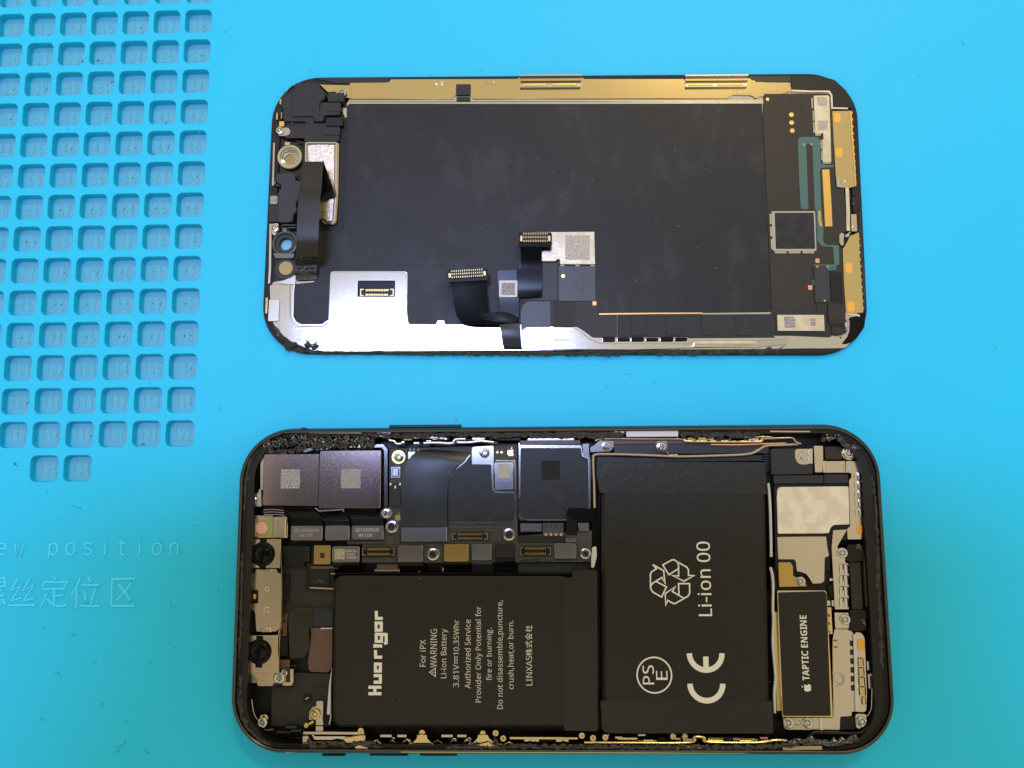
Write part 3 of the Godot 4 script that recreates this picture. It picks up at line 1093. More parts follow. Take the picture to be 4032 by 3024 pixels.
	var can := block(t, "shield_can", [-13.95, -27.39, -9.64, -21.16], 4.2, 5.0, M.pale_steel, 0.2, 0.12)
	etched(can, [-13.18, -26.97, -10.39, -23.77], 5.0, M.pale_etching)
	text(can, "F3X7A1", -11.75, -22.58, 5.0, 2.9, 0.62, false, M.copper_film)
	text(can, "005J3QXCA", -11.75, -21.86, 5.0, 2.9, 0.62, false, M.copper_film)
	bar(can, "rim", [-13.64, -27.69, -9.32, -27.59, -9.23, -24.00, -9.29, -21.00], 0.3, 4.3, 5.05, M.warm_tinted_steel)
	var clip := block(t, "ground_clip", [-17.84, -30.88, -14.43, -27.46], 4.2, 5.2, M.pale_steel, 0.1, 0.1)
	block(clip, "tab", [-18.53, -30.79, -17.88, -27.48], 4.2, 5.0, M.warm_tinted_steel, 0.1)
	screw(t, -16.12, -29.44, 1.15, 5.6, M.pale_steel)
	# gold marks on the board
	fruit(b, -10.26, -29.57, 1.65, 4.3, 4.36, M.gold, false)
	fruit(b, -35.76, -15.14, 1.5, 4.3, 4.36, M.gold, false)
	disc(b, "gold_dot", -12.33, -29.58, 0.26, 4.3, 4.36, M.gold, 0.0)
	var plus := Shape.new()
	var pc := Vector2(-13.27, -29.59)
	stroke(plus, PackedVector2Array([pc - Vector2(0.32, 0), pc + Vector2(0.32, 0)]), 0.16, 4.3, 4.36)
	stroke(plus, PackedVector2Array([pc - Vector2(0, 0.32), pc + Vector2(0, 0.32)]), 0.16, 4.3, 4.365)
	put(b, "gold_cross", plus, M.gold)
	# right hand shield with its code sticker
	block(t, "side_strip", [-8.11, -32.20, 5.51, -31.31], 3.0, 5.3, M.copper_film, 0.1)
	block(t, "side_strip", [-6.36, -32.68, 4.14, -32.14], 3.0, 5.5, M.grey_steel, 0.1)
	var sr := plate(t, "board_shield", rpoly([-8.36, -31.24, 5.75, -31.09, 5.95, -29.23, 7.57, -28.87, 7.59, -16.89, 2.25, -14.18, -7.89, -14.23, -8.51, -15.49], 0.3), 2.4, 5.2, M.brushed_steel)
	plate(sr, "sticker", rpoly([-8.01, -30.48, 5.63, -30.38, 5.74, -28.57, 7.17, -27.93, 7.12, -16.96, 2.24, -16.90, 2.07, -14.57, -7.70, -14.67, -8.57, -15.83, -8.55, -19.15, -8.13, -19.49], 0.4), 5.15, 5.35, M.graphite, 0.05)
	block(sr, "etched_patch", [-4.07, -28.31, 1.62, -22.59], 5.3, 5.37, M.graphite, 0.3, 0.0)
	block(sr, "etched_patch", [-3.31, -27.54, 0.80, -23.33], 5.3, 5.39, M.dark_etching, 0.05, 0.0)
	var br := plate(t, "shield_tab", rpoly([5.95, -31.33, 7.44, -31.37, 7.46, -28.30, 6.07, -28.77], 0.15), 4.0, 5.4, M.pale_steel)
	br.set_meta("label", "bright folded steel tab at shield corner")
	bar(t, "shield_edge", [7.50, -27.82, 7.51, -22.97, 7.40, -17.01], 0.4, 4.0, 5.3, M.pale_steel)
	bar(t, "shield_edge", [-8.28, -31.65, -8.36, -19.61], 0.25, 4.0, 5.42, M.pale_steel)
	bar(t, "shield_edge", [-8.58, -15.60, -8.24, -14.46, -6.05, -14.22], 0.25, 4.0, 5.2, M.pale_steel)
	# black hook ribbon over the shield corner
	flex(t, "hook_ribbon", [8.26, -16.89, 4.58, -16.98, 2.51, -16.81, 2.16, -15.44, 2.14, -13.85, 2.08, -11.13], [8.20, -13.94, 5.91, -14.02, 4.65, -14.07, 4.53, -13.84, 4.52, -13.16, 4.49, -11.01], [5.4, 5.6, 5.7, 5.7, 5.4, 4.6], M.flex_black)
	block(t, "steel_bar", [-8.13, -13.65, -3.42, -11.80], 3.5, 4.9, M.grey_steel, 0.1)
	block(t, "steel_bar", [4.79, -13.75, 7.18, -11.92], 3.5, 4.9, M.grey_steel, 0.1)
	var cf := block(t, "contact_ribbon", [-3.16, -13.74, 1.48, -10.87], 3.8, 4.8, M.pad_blue_grey, 0.1)
	for i in 4:
		var x := pts([-2.47, -13.62, 0.92, -13.61, -2.50, -11.46, 0.88, -10.88])
		var px: float = lerpf(x[0].x, x[1].x, i / 3.0)
		block(cf, "contact", [px - 0.28, x[2].y, px + 0.28, x[3].y], 4.7, 4.9, M.copper, 0.05)
		block(cf, "trace", [px - 0.2, x[0].y, px + 0.2, x[0].y + 1.0], 4.75, 4.86, M.pale_steel, 0.05)
	block(t, "foam_strip", [-8.73, -10.84, 1.79, -9.46], 4.2, 4.7, M.ledge_plastic, 0.1)
	block(t, "shiny_strip", [1.88, -10.40, 4.39, -9.37], 4.2, 4.6, M.grey_steel, 0.1)
	# lower rows: covers, sockets and screw posts
	var c := cover(t, [-59.83, -13.40, -52.71, -10.07], 5.0, M.cover_steel)
	text(c, "821-01050-04", -56.26, -12.33, 5.0, 5.4, 0.75, false, M.beige_seal)
	text(c, "MK 1230", -56.34, -11.25, 5.0, 2.9, 0.7, false, M.beige_seal)
	c = cover(t, [-52.12, -13.37, -46.61, -10.09], 5.0, M.cover_steel)
	c = cover(t, [-46.05, -13.42, -38.91, -10.18], 5.0, M.cover_steel)
	text(c, "821-01059-05", -42.49, -12.35, 5.0, 5.2, 0.75, false, M.print_grey)
	text(c, "MK 1230", -42.94, -11.19, 5.0, 3.0, 0.7, false, M.print_grey)
	var g := Shape.new()
	holed(g, box([-54.52, -8.97, -50.77, -4.83], 0.3), circle_like(box([-54.52, -8.97, -50.77, -4.83], 0.3), -52.60, -6.73, 0.72), 4.0, 4.8)
	put(t, "ground_tab", g, M.gold)
	disc(t, "tab_hole", -52.60, -6.73, 0.74, 3.6, 4.3, M.board, 0.0)
	c = cover(t, [-50.36, -8.76, -44.28, -5.19], 5.0, M.cover_steel)
	etched(c, [-49.89, -8.18, -47.50, -5.88], 5.0, M.pale_etching)
	text(c, "DWK741", -45.98, -7.72, 5.0, 2.3, 0.55, false, M.print_grey)
	text(c, "7ALGD", -46.18, -7.01, 5.0, 2.0, 0.55, false, M.print_grey)
	text(c, "H9RR6W", -45.96, -6.28, 5.0, 2.3, 0.55, false, M.print_grey)
	connector(t, [-43.79, -8.59, -36.23, -6.52], 4.9, 13)
	block(t, "dark_bar", [-43.79, -6.30, -36.22, -5.16], 3.8, 4.5, M.adhesive_grit, 0.1)
	cover(t, [-35.63, -8.83, -30.03, -5.18], 5.0, M.cover_steel)
	c = cover(t, [-34.97, -12.95, -24.61, -9.67], 5.0, M.grey_steel)
	c.set_meta("label", "long grey connector cover below the bluish ribbon")
	c = cover(t, [-25.30, -9.10, -19.79, -5.25], 5.0, M.gold)  # gold colour here stands in for a reflected warm glow
	c.set_meta("label", "connector cover coloured gold for a warm reflection")
	cover(t, [-19.06, -9.05, -14.49, -5.51], 5.0, M.grey_steel)
	c = cover(t, [-13.74, -9.09, -9.51, -6.06], 5.1, M.ledge_plastic)
	c.set_meta("label", "connector cover under black foam")
	cover(t, [-0.57, -9.23, 4.32, -5.80], 5.0, M.grey_steel)
	connector(t, [-23.66, -11.71, -15.27, -9.99], 4.9, 15)
	connector(t, [-8.44, -8.65, -1.29, -6.45], 4.9, 13)
	standoff(t, -37.06, -13.04, 1.42, 5.3)
	standoff(t, -10.68, -11.21, 1.42, 5.3)
	standoff(t, -27.72, -6.92, 1.42, 5.3)
	standoff(t, 6.27, -6.96, 1.25, 5.3)
	# ribbons that drop from the covers towards the battery
	flex(t, "cover_ribbon", [-35.73, -5.20, -35.67, -4.40, -35.24, -3.27, -35.12, -2.82], [-29.88, -5.18, -29.83, -4.39, -29.45, -3.37, -29.21, -2.80], [4.7, 4.4, 3.4, 2.6], M.flex_black)
	flex(t, "cover_ribbon", [-25.36, -5.16, -25.33, -4.60, -25.38, -3.92, -25.51, -2.79], [-19.78, -5.15, -19.74, -4.58, -19.46, -3.90, -19.32, -2.77], [4.7, 4.4, 3.4, 2.6], M.flex_black)
	flex(t, "cover_ribbon", [-19.09, -5.44, -19.04, -4.69, -19.04, -3.90, -19.04, -2.73], [-14.52, -5.42, -14.47, -4.68, -14.34, -3.89, -14.29, -2.76], [4.8, 4.4, 3.6, 3.0], M.flex_satin)
	flex(t, "cover_ribbon", [-13.75, -6.07, -13.80, -5.50, -13.80, -4.60, -13.71, -3.93], [-9.52, -6.05, -9.43, -5.60, -9.39, -4.81, -9.39, -3.91], [5.1, 5.0, 4.3, 3.4], M.flex_black)
	flex(t, "cover_ribbon", [-50.39, -5.11, -50.34, -4.60, -50.15, -3.59, -49.94, -3.21], [-44.39, -5.09, -44.29, -4.58, -43.95, -3.57, -43.84, -3.19], [4.7, 4.4, 3.4, 2.6], M.flex_black)
	block(t, "copper_strip", [-40.58, -4.79, -35.42, -3.59], 2.5, 3.4, M.copper_film, 0.1)
	bar(t, "steel_edge", [-41.02, -3.31, -35.37, -3.29], 0.55, 2.5, 3.4, M.pale_steel)
	for a in [[-31.23, -3.54, -30.81, -2.90], [-25.89, -3.99, -25.51, -2.95]]:
		block(t, "tiny_clip", a, 1.5, 3.3, M.pale_steel, 0.08)
	# strip of bare black tray under the rows
	block(t, "tray_strip", [-8.81, -4.77, 7.59, -2.33], 1.2, 3.0, M.flex_satin, 0.2)
	goo(t, "resin_drip", [-8.55, -5.33, -5.89, -5.55, -3.36, -5.42, -1.06, -5.64], 0.9, 4.1, 0.7, M.adhesive, 41)
	plate(t, "pull_tab", rpoly([7.80, -8.36, 8.72, -8.54, 8.79, -6.33, 8.11, -3.86, 7.49, -3.86, 7.52, -5.66], 0.3), 4.2, 5.0, M.white_seal)


# an outline of as many points as p, turned round a centre
func circle_like(p: PackedVector2Array, cx: float, cz: float, r: float) -> PackedVector2Array:
	var o := PackedVector2Array()
	for q in p:
		o.append(Vector2(cx, cz) + (q - Vector2(cx, cz)).normalized() * r)
	return o


# the bitten fruit mark
func fruit(parent: Node, cx: float, cz: float, size: float, y0: float, y1: float, m: Material, up: bool) -> void:
	var body := PackedVector2Array()
	var outline := [0.0, 0.28, 0.18, 0.36, 0.34, 0.33, 0.4, 0.24, 0.3, 0.12, 0.29, -0.05, 0.36, -0.16, 0.44, -0.2, 0.36, -0.4, 0.22, -0.52, 0.1, -0.49, 0.0, -0.46, -0.12, -0.49, -0.24, -0.52, -0.38, -0.36, -0.46, -0.1, -0.45, 0.12, -0.36, 0.29, -0.2, 0.36]
	var leaf := PackedVector2Array()
	for i in range(0, outline.size(), 2):
		body.append(Vector2(outline[i], -outline[i + 1]) * size)
	for q in [[0.02, 0.42], [0.06, 0.6], [0.22, 0.72], [0.2, 0.55]]:
		leaf.append(Vector2(q[0], -q[1]) * size)
	var s := Shape.new()
	for p in [body, leaf]:
		var o := PackedVector2Array()
		for q: Vector2 in p:
			o.append(Vector2(cx, cz) + (Vector2(q.y, -q.x) if up else q))
		prism(s, o, y0, y1, 0.0)
	put(parent, "fruit_mark", s, m)


func antenna_side(t: Node) -> void:
	# springs, wires and brackets between the ledge and the board
	for a in [[-37.75, -32.45, -36.66, -32.28, -36.05, -31.67, -35.01, -31.72], [-34.37, -32.69, -32.79, -32.68, -32.19, -33.06, -28.16, -33.03, -25.43, -32.79, -24.67, -32.51], [-32.10, -31.75, -30.87, -31.75], [-29.89, -31.79, -26.79, -31.82, -23.52, -31.69, -22.85, -32.45, -21.62, -32.65, -20.40, -32.59], [-22.17, -31.84, -19.45, -31.88, -17.01, -32.13, -14.02, -31.84]]:
		wire(t, "spring_wire", a, 5.7, 0.36, M.pale_steel)
	for a in [[-34.60, -33.64, -24.37, -33.23], [-23.00, -32.90, -20.55, -32.55], [-18.92, -32.86, -15.93, -32.46]]:
		block(t, "spring_clip", a, 4.0, 5.5, M.bracket_steel, 0.1)
	for i in 16:
		var at := pts([-34.53, -32.43, -13.62, -32.12])
		var p := at[0].lerp(at[1], i / 15.0) + Vector2(rng.randf_range(-0.4, 0.4), rng.randf_range(-0.8, 0.8))
		var w := rng.randf_range(0.3, 1.1)
		block(t, "spring_clip", [p.x - w, p.y - 0.22, p.x + w, p.y + 0.25], 3.6, rng.randf_range(4.5, 5.4), [M.pale_steel, M.grey_steel, M.black_plastic, M.copper_film][i % 4], 0.1)
	block(t, "dark_bar", [-13.62, -32.87, -8.00, -32.24], 3.6, 5.2, M.black_plastic, 0.1)
	block(t, "white_tape", [15.74, -34.00, 27.31, -32.72], 6.4, 6.62, M.white_seal, 0.1, 0.03)
	plate(t, "white_tape", rpoly([-40.49, -34.26, -36.95, -34.23, -38.60, -33.21, -39.64, -33.22], 0.1), 6.4, 6.66, M.white_seal, 0.02)
	plate(t, "white_tape", rpoly([12.77, -34.02, 15.43, -33.92, 15.01, -33.53, 13.78, -33.64], 0.1), 6.4, 6.66, M.white_seal, 0.02)
	wire(t, "antenna_rail", [8.92, -32.03, 10.58, -32.50, 19.24, -32.41, 28.49, -32.28, 29.34, -31.76, 37.70, -31.63, 45.88, -31.55], 5.4, 0.28, M.bracket_steel)
	wire(t, "antenna_rail", [34.77, -31.60, 45.40, -31.56, 46.04, -32.20, 49.10, -32.26], 5.4, 0.28, M.bracket_steel)
	wire(t, "antenna_rail", [34.79, -30.97, 40.93, -30.89, 47.06, -31.05, 51.55, -31.14], 5.0, 0.25, M.copper)
	wire(t, "antenna_rail", [38.83, -32.56, 47.00, -32.58, 49.02, -32.28, 52.68, -32.29, 53.46, -31.45, 54.65, -30.97], 5.9, 0.2, M.bracket_steel)
	for a in [[32.04, -32.68, 35.50, -31.83], [39.01, -32.63, 42.26, -31.78], [29.57, -32.59, 31.39, -31.86], [39.19, -32.56, 42.24, -31.80]]:
		block(t, "spring_clip", a, 4.0, 5.2, M.warm_tinted_steel, 0.1)
	block(t, "spring_clip", [43.23, -32.31, 45.46, -31.68], 4.0, 5.5, M.pale_steel, 0.1)
	block(t, "side_channel", [10.64, -32.32, 46.07, -31.23], 3.0, 4.6, M.copper_film, 0.1)
	block(t, "side_ribbon", [13.11, -31.21, 47.84, -28.95], 2.5, 4.4, M.flex_satin, 0.2)
	block(t, "side_ribbon", [8.99, -28.69, 48.07, -27.29], 1.2, 3.2, M.flex_satin, 0.2)
	var br := plate(t, "antenna_bracket", rpoly([8.38, -30.84, 9.85, -32.11, 13.09, -31.97, 12.98, -30.33, 12.18, -29.57, 7.68, -29.40, 7.70, -30.58], 0.4), 3.5, 5.2, M.pale_steel)
	br.set_meta("label", "pointed steel bracket with one screw")
	screw(t, 11.33, -30.81, 1.05, 5.5, M.pale_steel)
	plate(t, "antenna_bracket", rpoly([22.57, -31.90, 25.11, -31.96, 25.11, -30.10, 24.32, -29.49, 23.08, -29.50, 22.53, -30.37], 0.4), 3.5, 5.2, M.pale_steel)
	screw(t, 23.72, -30.56, 1.05, 5.5, M.pale_steel)
	wire(t, "spring_wire", [24.70, -29.66, 25.21, -29.24, 25.50, -28.68, 27.25, -28.71], 4.6, 0.13, M.pale_steel)
	wire(t, "coaxial_cable", [8.45, -17.05, 8.45, -22.45, 8.36, -27.79, 8.87, -28.86, 12.59, -28.96, 21.22, -28.65, 27.38, -28.36, 35.58, -28.47, 43.16, -28.83, 46.07, -30.10], 5.2, 0.26, M.beige_seal)
	wire(t, "coaxial_cable", [43.54, -28.79, 45.43, -29.80, 47.20, -30.61, 50.37, -30.75, 54.25, -30.93], 5.2, 0.26, M.beige_seal)
	block(t, "black_channel", [7.80, -28.26, 9.39, -8.20], 1.2, 3.6, M.flex_black, 0.2)
	for i in 9:
		var at := pts([7.95, -28.26, 7.87, -23.71])
		var p := at[0].lerp(at[1], i / 8.0)
		block(t, "bellows_rib", [p.x - 0.5, p.y - 0.18, p.x + 0.5, p.y + 0.18], 3.4, 4.2, M.flex_satin, 0.08)


func batteries(t: Node) -> void:
	# lower left cell with the writing
	var b1 := Shape.new()
	prism(b1, rpoly([-49.85, -2.32, 3.05, -2.06, 2.69, 30.02, -49.36, 30.03], 2.4, 6), 1.2, 5.75, 0.75)
	var c1 := put(t, "battery", b1, M.pouch)
	c1.set_meta("label", "battery cell printed with the maker's name and warnings")
	plate(c1, "sleeve", rpoly([1.39, -1.65, 3.19, -1.74, 3.26, -3.33, 8.78, -3.41, 8.20, 30.52, 0.96, 30.44], 0.5), 1.3, 5.85, M.sleeve_tape, 0.5)
	bar(c1, "pouch_seam", [-49.77, -2.77, -24.51, -2.70, 2.59, -2.44], 0.35, 2.0, 4.5, M.flex_black)
	var h := 5.75
	var lines := [["For iPX", -29.73, 14.29, -29.71, 17.15, -29.75, 11.43, 1.35], ["Li-ion Battery", -24.94, 14.36, -24.91, 19.57, -24.96, 9.11, 1.65], ["3.81V", -22.38, 19.09, -22.37, 21.45, -22.38, 16.72, 1.3], ["10.35Whr", -22.40, 10.97, -22.39, 14.73, -22.41, 7.22, 1.3],
		["Authorized Service", -19.87, 14.44, -19.86, 21.69, -19.88, 7.10, 1.35], ["Provider Only Potential for", -17.38, 14.48, -17.38, 24.57, -17.38, 4.25, 1.65], ["fire or burning.", -15.04, 14.49, -15.05, 20.05, -15.03, 8.92, 1.6], ["Do not disassemble,puncture,", -12.66, 14.53, -12.70, 25.93, -12.61, 2.98, 1.65],
		["crush,heat,or burn.", -10.35, 14.61, -10.39, 21.85, -10.31, 7.29, 1.45], ["LINXAS", -6.44, 18.00, -6.46, 21.13, -6.41, 14.92, 1.3], ["WARNING", -27.34, 13.26, -27.31, 17.35, -27.37, 9.15, 1.4]]
	for e in lines:
		text(c1, e[0], e[1], e[2], h, absf(e[6] - e[4]), e[7], true, M.print_grey)
	text(c1, "2021/10 1", -0.55, 13.03, h, 20.5, 2.5, true, M.print_faint)
	# warning triangle, direct current sign and the company signs are drawn as lines
	var tri := Shape.new()
	stroke(tri, pts([-26.92, 19.21, -28.19, 18.32, -26.93, 17.45]), 0.2, h - 0.02, h + 0.02, true)
	stroke(tri, pts([-27.61, 18.32, -27.25, 18.32]), 0.18, h - 0.02, h + 0.02)
	stroke(tri, pts([-27.13, 18.32, -27.03, 18.32]), 0.18, h - 0.02, h + 0.02)
	put(c1, "warning_triangle", tri, M.print_grey)
	var dc := Shape.new()
	stroke(dc, pts([-22.66, 16.55, -22.67, 14.92]), 0.2, h - 0.02, h + 0.02)
	for k in 3:
		var ends := pts([-22.18, 16.55, -22.19, 14.92])
		stroke(dc, PackedVector2Array([ends[0].lerp(ends[1], k * 0.36), ends[0].lerp(ends[1], k * 0.36 + 0.26)]), 0.2, h - 0.02, h + 0.02)
	put(c1, "current_sign", dc, M.print_grey)
	# four signs, each in a box 1 wide and 1 high, y upwards
	var signs := [
		[[0.02, 0.68, 0.4, 0.68], [0.22, 0.98, 0.22, 0.02], [0.2, 0.64, 0.04, 0.3], [0.24, 0.6, 0.38, 0.42], [0.56, 0.92, 0.48, 0.62], [0.5, 0.74, 0.92, 0.74], [0.42, 0.48, 0.98, 0.48], [0.7, 0.98, 0.7, 0.02], [0.68, 0.46, 0.44, 0.1], [0.72, 0.46, 0.98, 0.1]],
		[[0.03, 0.74, 0.96, 0.74], [0.1, 0.46, 0.54, 0.46], [0.32, 0.46, 0.32, 0.14], [0.06, 0.08, 0.56, 0.16], [0.62, 0.98, 0.68, 0.5, 0.82, 0.12, 0.94, 0.06, 0.97, 0.24], [0.8, 0.96, 0.9, 0.84]],
		[[0.5, 0.98, 0.3, 0.76, 0.03, 0.56], [0.5, 0.98, 0.7, 0.76, 0.97, 0.56], [0.28, 0.6, 0.72, 0.6], [0.1, 0.4, 0.9, 0.4], [0.42, 0.38, 0.22, 0.08, 0.82, 0.12], [0.66, 0.28, 0.88, 0.02]],
		[[0.22, 0.98, 0.28, 0.86], [0.04, 0.76, 0.4, 0.76, 0.04, 0.34], [0.24, 0.56, 0.24, 0.02], [0.26, 0.5, 0.42, 0.36], [0.48, 0.62, 0.94, 0.62], [0.7, 0.96, 0.7, 0.06], [0.44, 0.06, 0.98, 0.06]]]
	var ends := pts([-5.71, 14.85, -5.65, 8.20])
	var cell := absf(ends[1].y - ends[0].y) / 4.0
	for k in 4:
		var s := Shape.new()
		for i in signs[k].size():
			var q := PackedVector2Array()
			for e in pts(signs[k][i]):
				q.append(Vector2(ends[0].x - e.y * 1.5, ends[0].y - (k + e.x * 0.9) * cell))
			stroke(s, q, 0.15, h - 0.02, h + 0.015 + i * 0.002)
		put(c1, "company_sign", s, M.print_grey)
	maker_name(c1, h)
	# the tall right hand cell
	var b2 := Shape.new()
	prism(b2, rpoly([10.11, -26.01, 46.58, -25.77, 45.06, 30.56, 9.24, 30.64], 1.2, 4), 1.2, 5.75, 0.85)
	var c2 := put(t, "battery", b2, M.pouch)
	c2.set_meta("label", "battery cell printed with recycling and conformity marks")
	var sl := plate(c2, "sleeve", rpoly([9.21, -27.39, 27.22, -27.14, 46.56, -26.89, 46.43, -26.73, 46.50, -25.06, 46.53, -19.75, 27.41, -20.00, 9.59, -20.36, 9.28, -22.64, 8.99, -24.48], 0.3), 1.3, 5.88, M.sleeve_tape, 0.55)
	bar(sl, "crease", [12.58, -22.05, 18.92, -22.14, 27.06, -21.89, 39.25, -21.77], 0.35, 5.8, 5.93, M.sleeve_tape)
	plate(c2, "sleeve", rpoly([8.89, 24.25, 26.48, 24.28, 45.73, 24.31, 45.68, 31.00, 44.52, 30.96, 10.55, 30.96, 9.24, 30.46], 0.6), 1.3, 5.85, M.sleeve_tape, 0.5)
	h = 5.75
	text(c2, "Li-ion 00", 32.13, -1.52, h, 16.0, 3.05, true, M.print_white)
	var ring := Shape.new()
	stroke(ring, circle(20.68, 18.91, 3.72, 48), 0.32, h - 0.02, h + 0.02, true)
	put(c2, "safety_mark", ring, M.print_white)
	text(c2, "PS", 19.39, 18.86, h, 4.0, 2.45, true, M.print_white)
	text(c2, "E", 22.29, 18.96, h, 1.9, 2.45, true, M.print_white)
	# conformity letters as half rings
	for k in 2:
		var mid := pts([31.81, 20.70, 31.90, 14.34])[k]
		var s := Shape.new()
		var p := PackedVector2Array()
		for i in 25:
			var a := PI * i / 24.0
			p.append(mid + Vector2(cos(a), sin(a)) * 3.52)
		stroke(s, p, 1.15, h - 0.02, h + (0.13 if k == 0 else 0.02))
		if k == 1:
			stroke(s, PackedVector2Array([mid + Vector2(0, 0.68), mid + Vector2(0, 3.1)]), 1.15, h - 0.02, h + 0.017)
		put(c2, "conformity_letter", s, M.print_white)
	# three chasing arrows, outlined
	var arrows := [
		[[20.99, -4.59, 21.77, -3.69, 20.65, -3.00, 20.40, -2.49, 20.36, 0.54, 20.86, 1.34, 22.73, 2.40, 23.84, 0.21, 21.67, -0.92], [20.99, -4.59, 23.34, -3.26, 23.45, -1.72, 23.62, -0.48, 22.91, -1.80, 21.64, -1.05, 20.69, -0.44, 20.42, 0.12]],
		[[26.48, -3.65, 24.46, -2.38, 23.18, -4.51, 25.16, -5.56, 25.68, -5.62, 26.26, -5.24, 28.46, -3.98, 28.77, -3.43, 28.73, -2.22, 29.97, -2.20, 27.70, -0.98, 25.20, -2.21, 26.56, -2.09, 26.63, -4.50, 26.34, -5.15]],
		[[26.52, 1.87, 26.50, -0.47, 28.91, -0.46, 28.87, 1.58, 28.48, 2.23, 25.62, 3.80, 25.17, 3.75, 24.01, 3.10, 23.57, 4.19, 23.53, 1.64, 25.80, 0.19, 25.10, 1.21, 27.51, 2.64]]]
	for a in arrows:
		var s := Shape.new()
		for i in a.size():
			stroke(s, pts(a[i]), 0.3, h - 0.02, h + 0.02 - i * 0.003)
		put(c2, "recycling_arrow", s, M.print_white)


# the block letters of the maker's name, read upwards: bars with two ends and a width, or closed frames
func maker_name(c: Node, h: float) -> void:
	var letters := [
		[[-41.55, 22.85, -38.70, 22.84], [-41.57, 21.50, -38.72, 21.49], [-40.14, 22.84, -40.16, 21.49]],
		[[-40.43, 20.43, -38.97, 20.43, -38.99, 19.05, -40.45, 19.05]],
		[[-40.11, 16.60, -39.02, 16.60, -39.00, 18.08, -40.09, 18.08]],
		[[-38.66, 15.14, -40.08, 15.14, -40.15, 13.63]],
		[[-40.45, 12.75, -38.67, 12.76], [-40.30, 12.36, -40.29, 13.14]],
		[[-40.03, 10.26, -38.86, 10.26, -38.84, 11.78, -40.01, 11.78], [-38.79, 10.31, -37.85, 10.31, -37.77, 12.07, -38.25, 12.27]],
		[[-40.09, 7.85, -38.95, 7.85, -38.93, 9.38, -40.07, 9.38]],
		[[-38.63, 6.87, -40.03, 6.87, -40.11, 5.24]]]
	for e in letters:
		var s := Shape.new()
		for i in e.size():
			stroke(s, pts(e[i]), 0.66, h - 0.02, h + 0.02 + i * 0.003, letters.find(e) in [2, 5, 6] and i == 0)
		put(c, "name_letter", s, M.print_white)


func finger_row(t: Node, at: Array, count: int, y: float, m: Material) -> void:
	# a row of curved contact springs from the first rectangle to the last
	var a := pts(at)
	for i in count:
		var f := float(i) / maxi(count - 1, 1)
		var p := a[0].lerp(a[2], f)
		var q := a[1].lerp(a[3], f)
		var s := Shape.new()
		strip(s, [Vector3(p.x, y - 0.5, p.y), Vector3(lerpf(p.x, q.x, 0.3), y, p.y), Vector3(lerpf(p.x, q.x, 0.7), y, p.y), Vector3(q.x, y - 0.5, p.y)], [Vector3(p.x, y - 0.5, q.y), Vector3(lerpf(p.x, q.x, 0.3), y, q.y), Vector3(lerpf(p.x, q.x, 0.7), y, q.y), Vector3(q.x, y - 0.5, q.y)], 0.1, 0.05, 3, 4)
		put(t, "contact_spring", s, m)


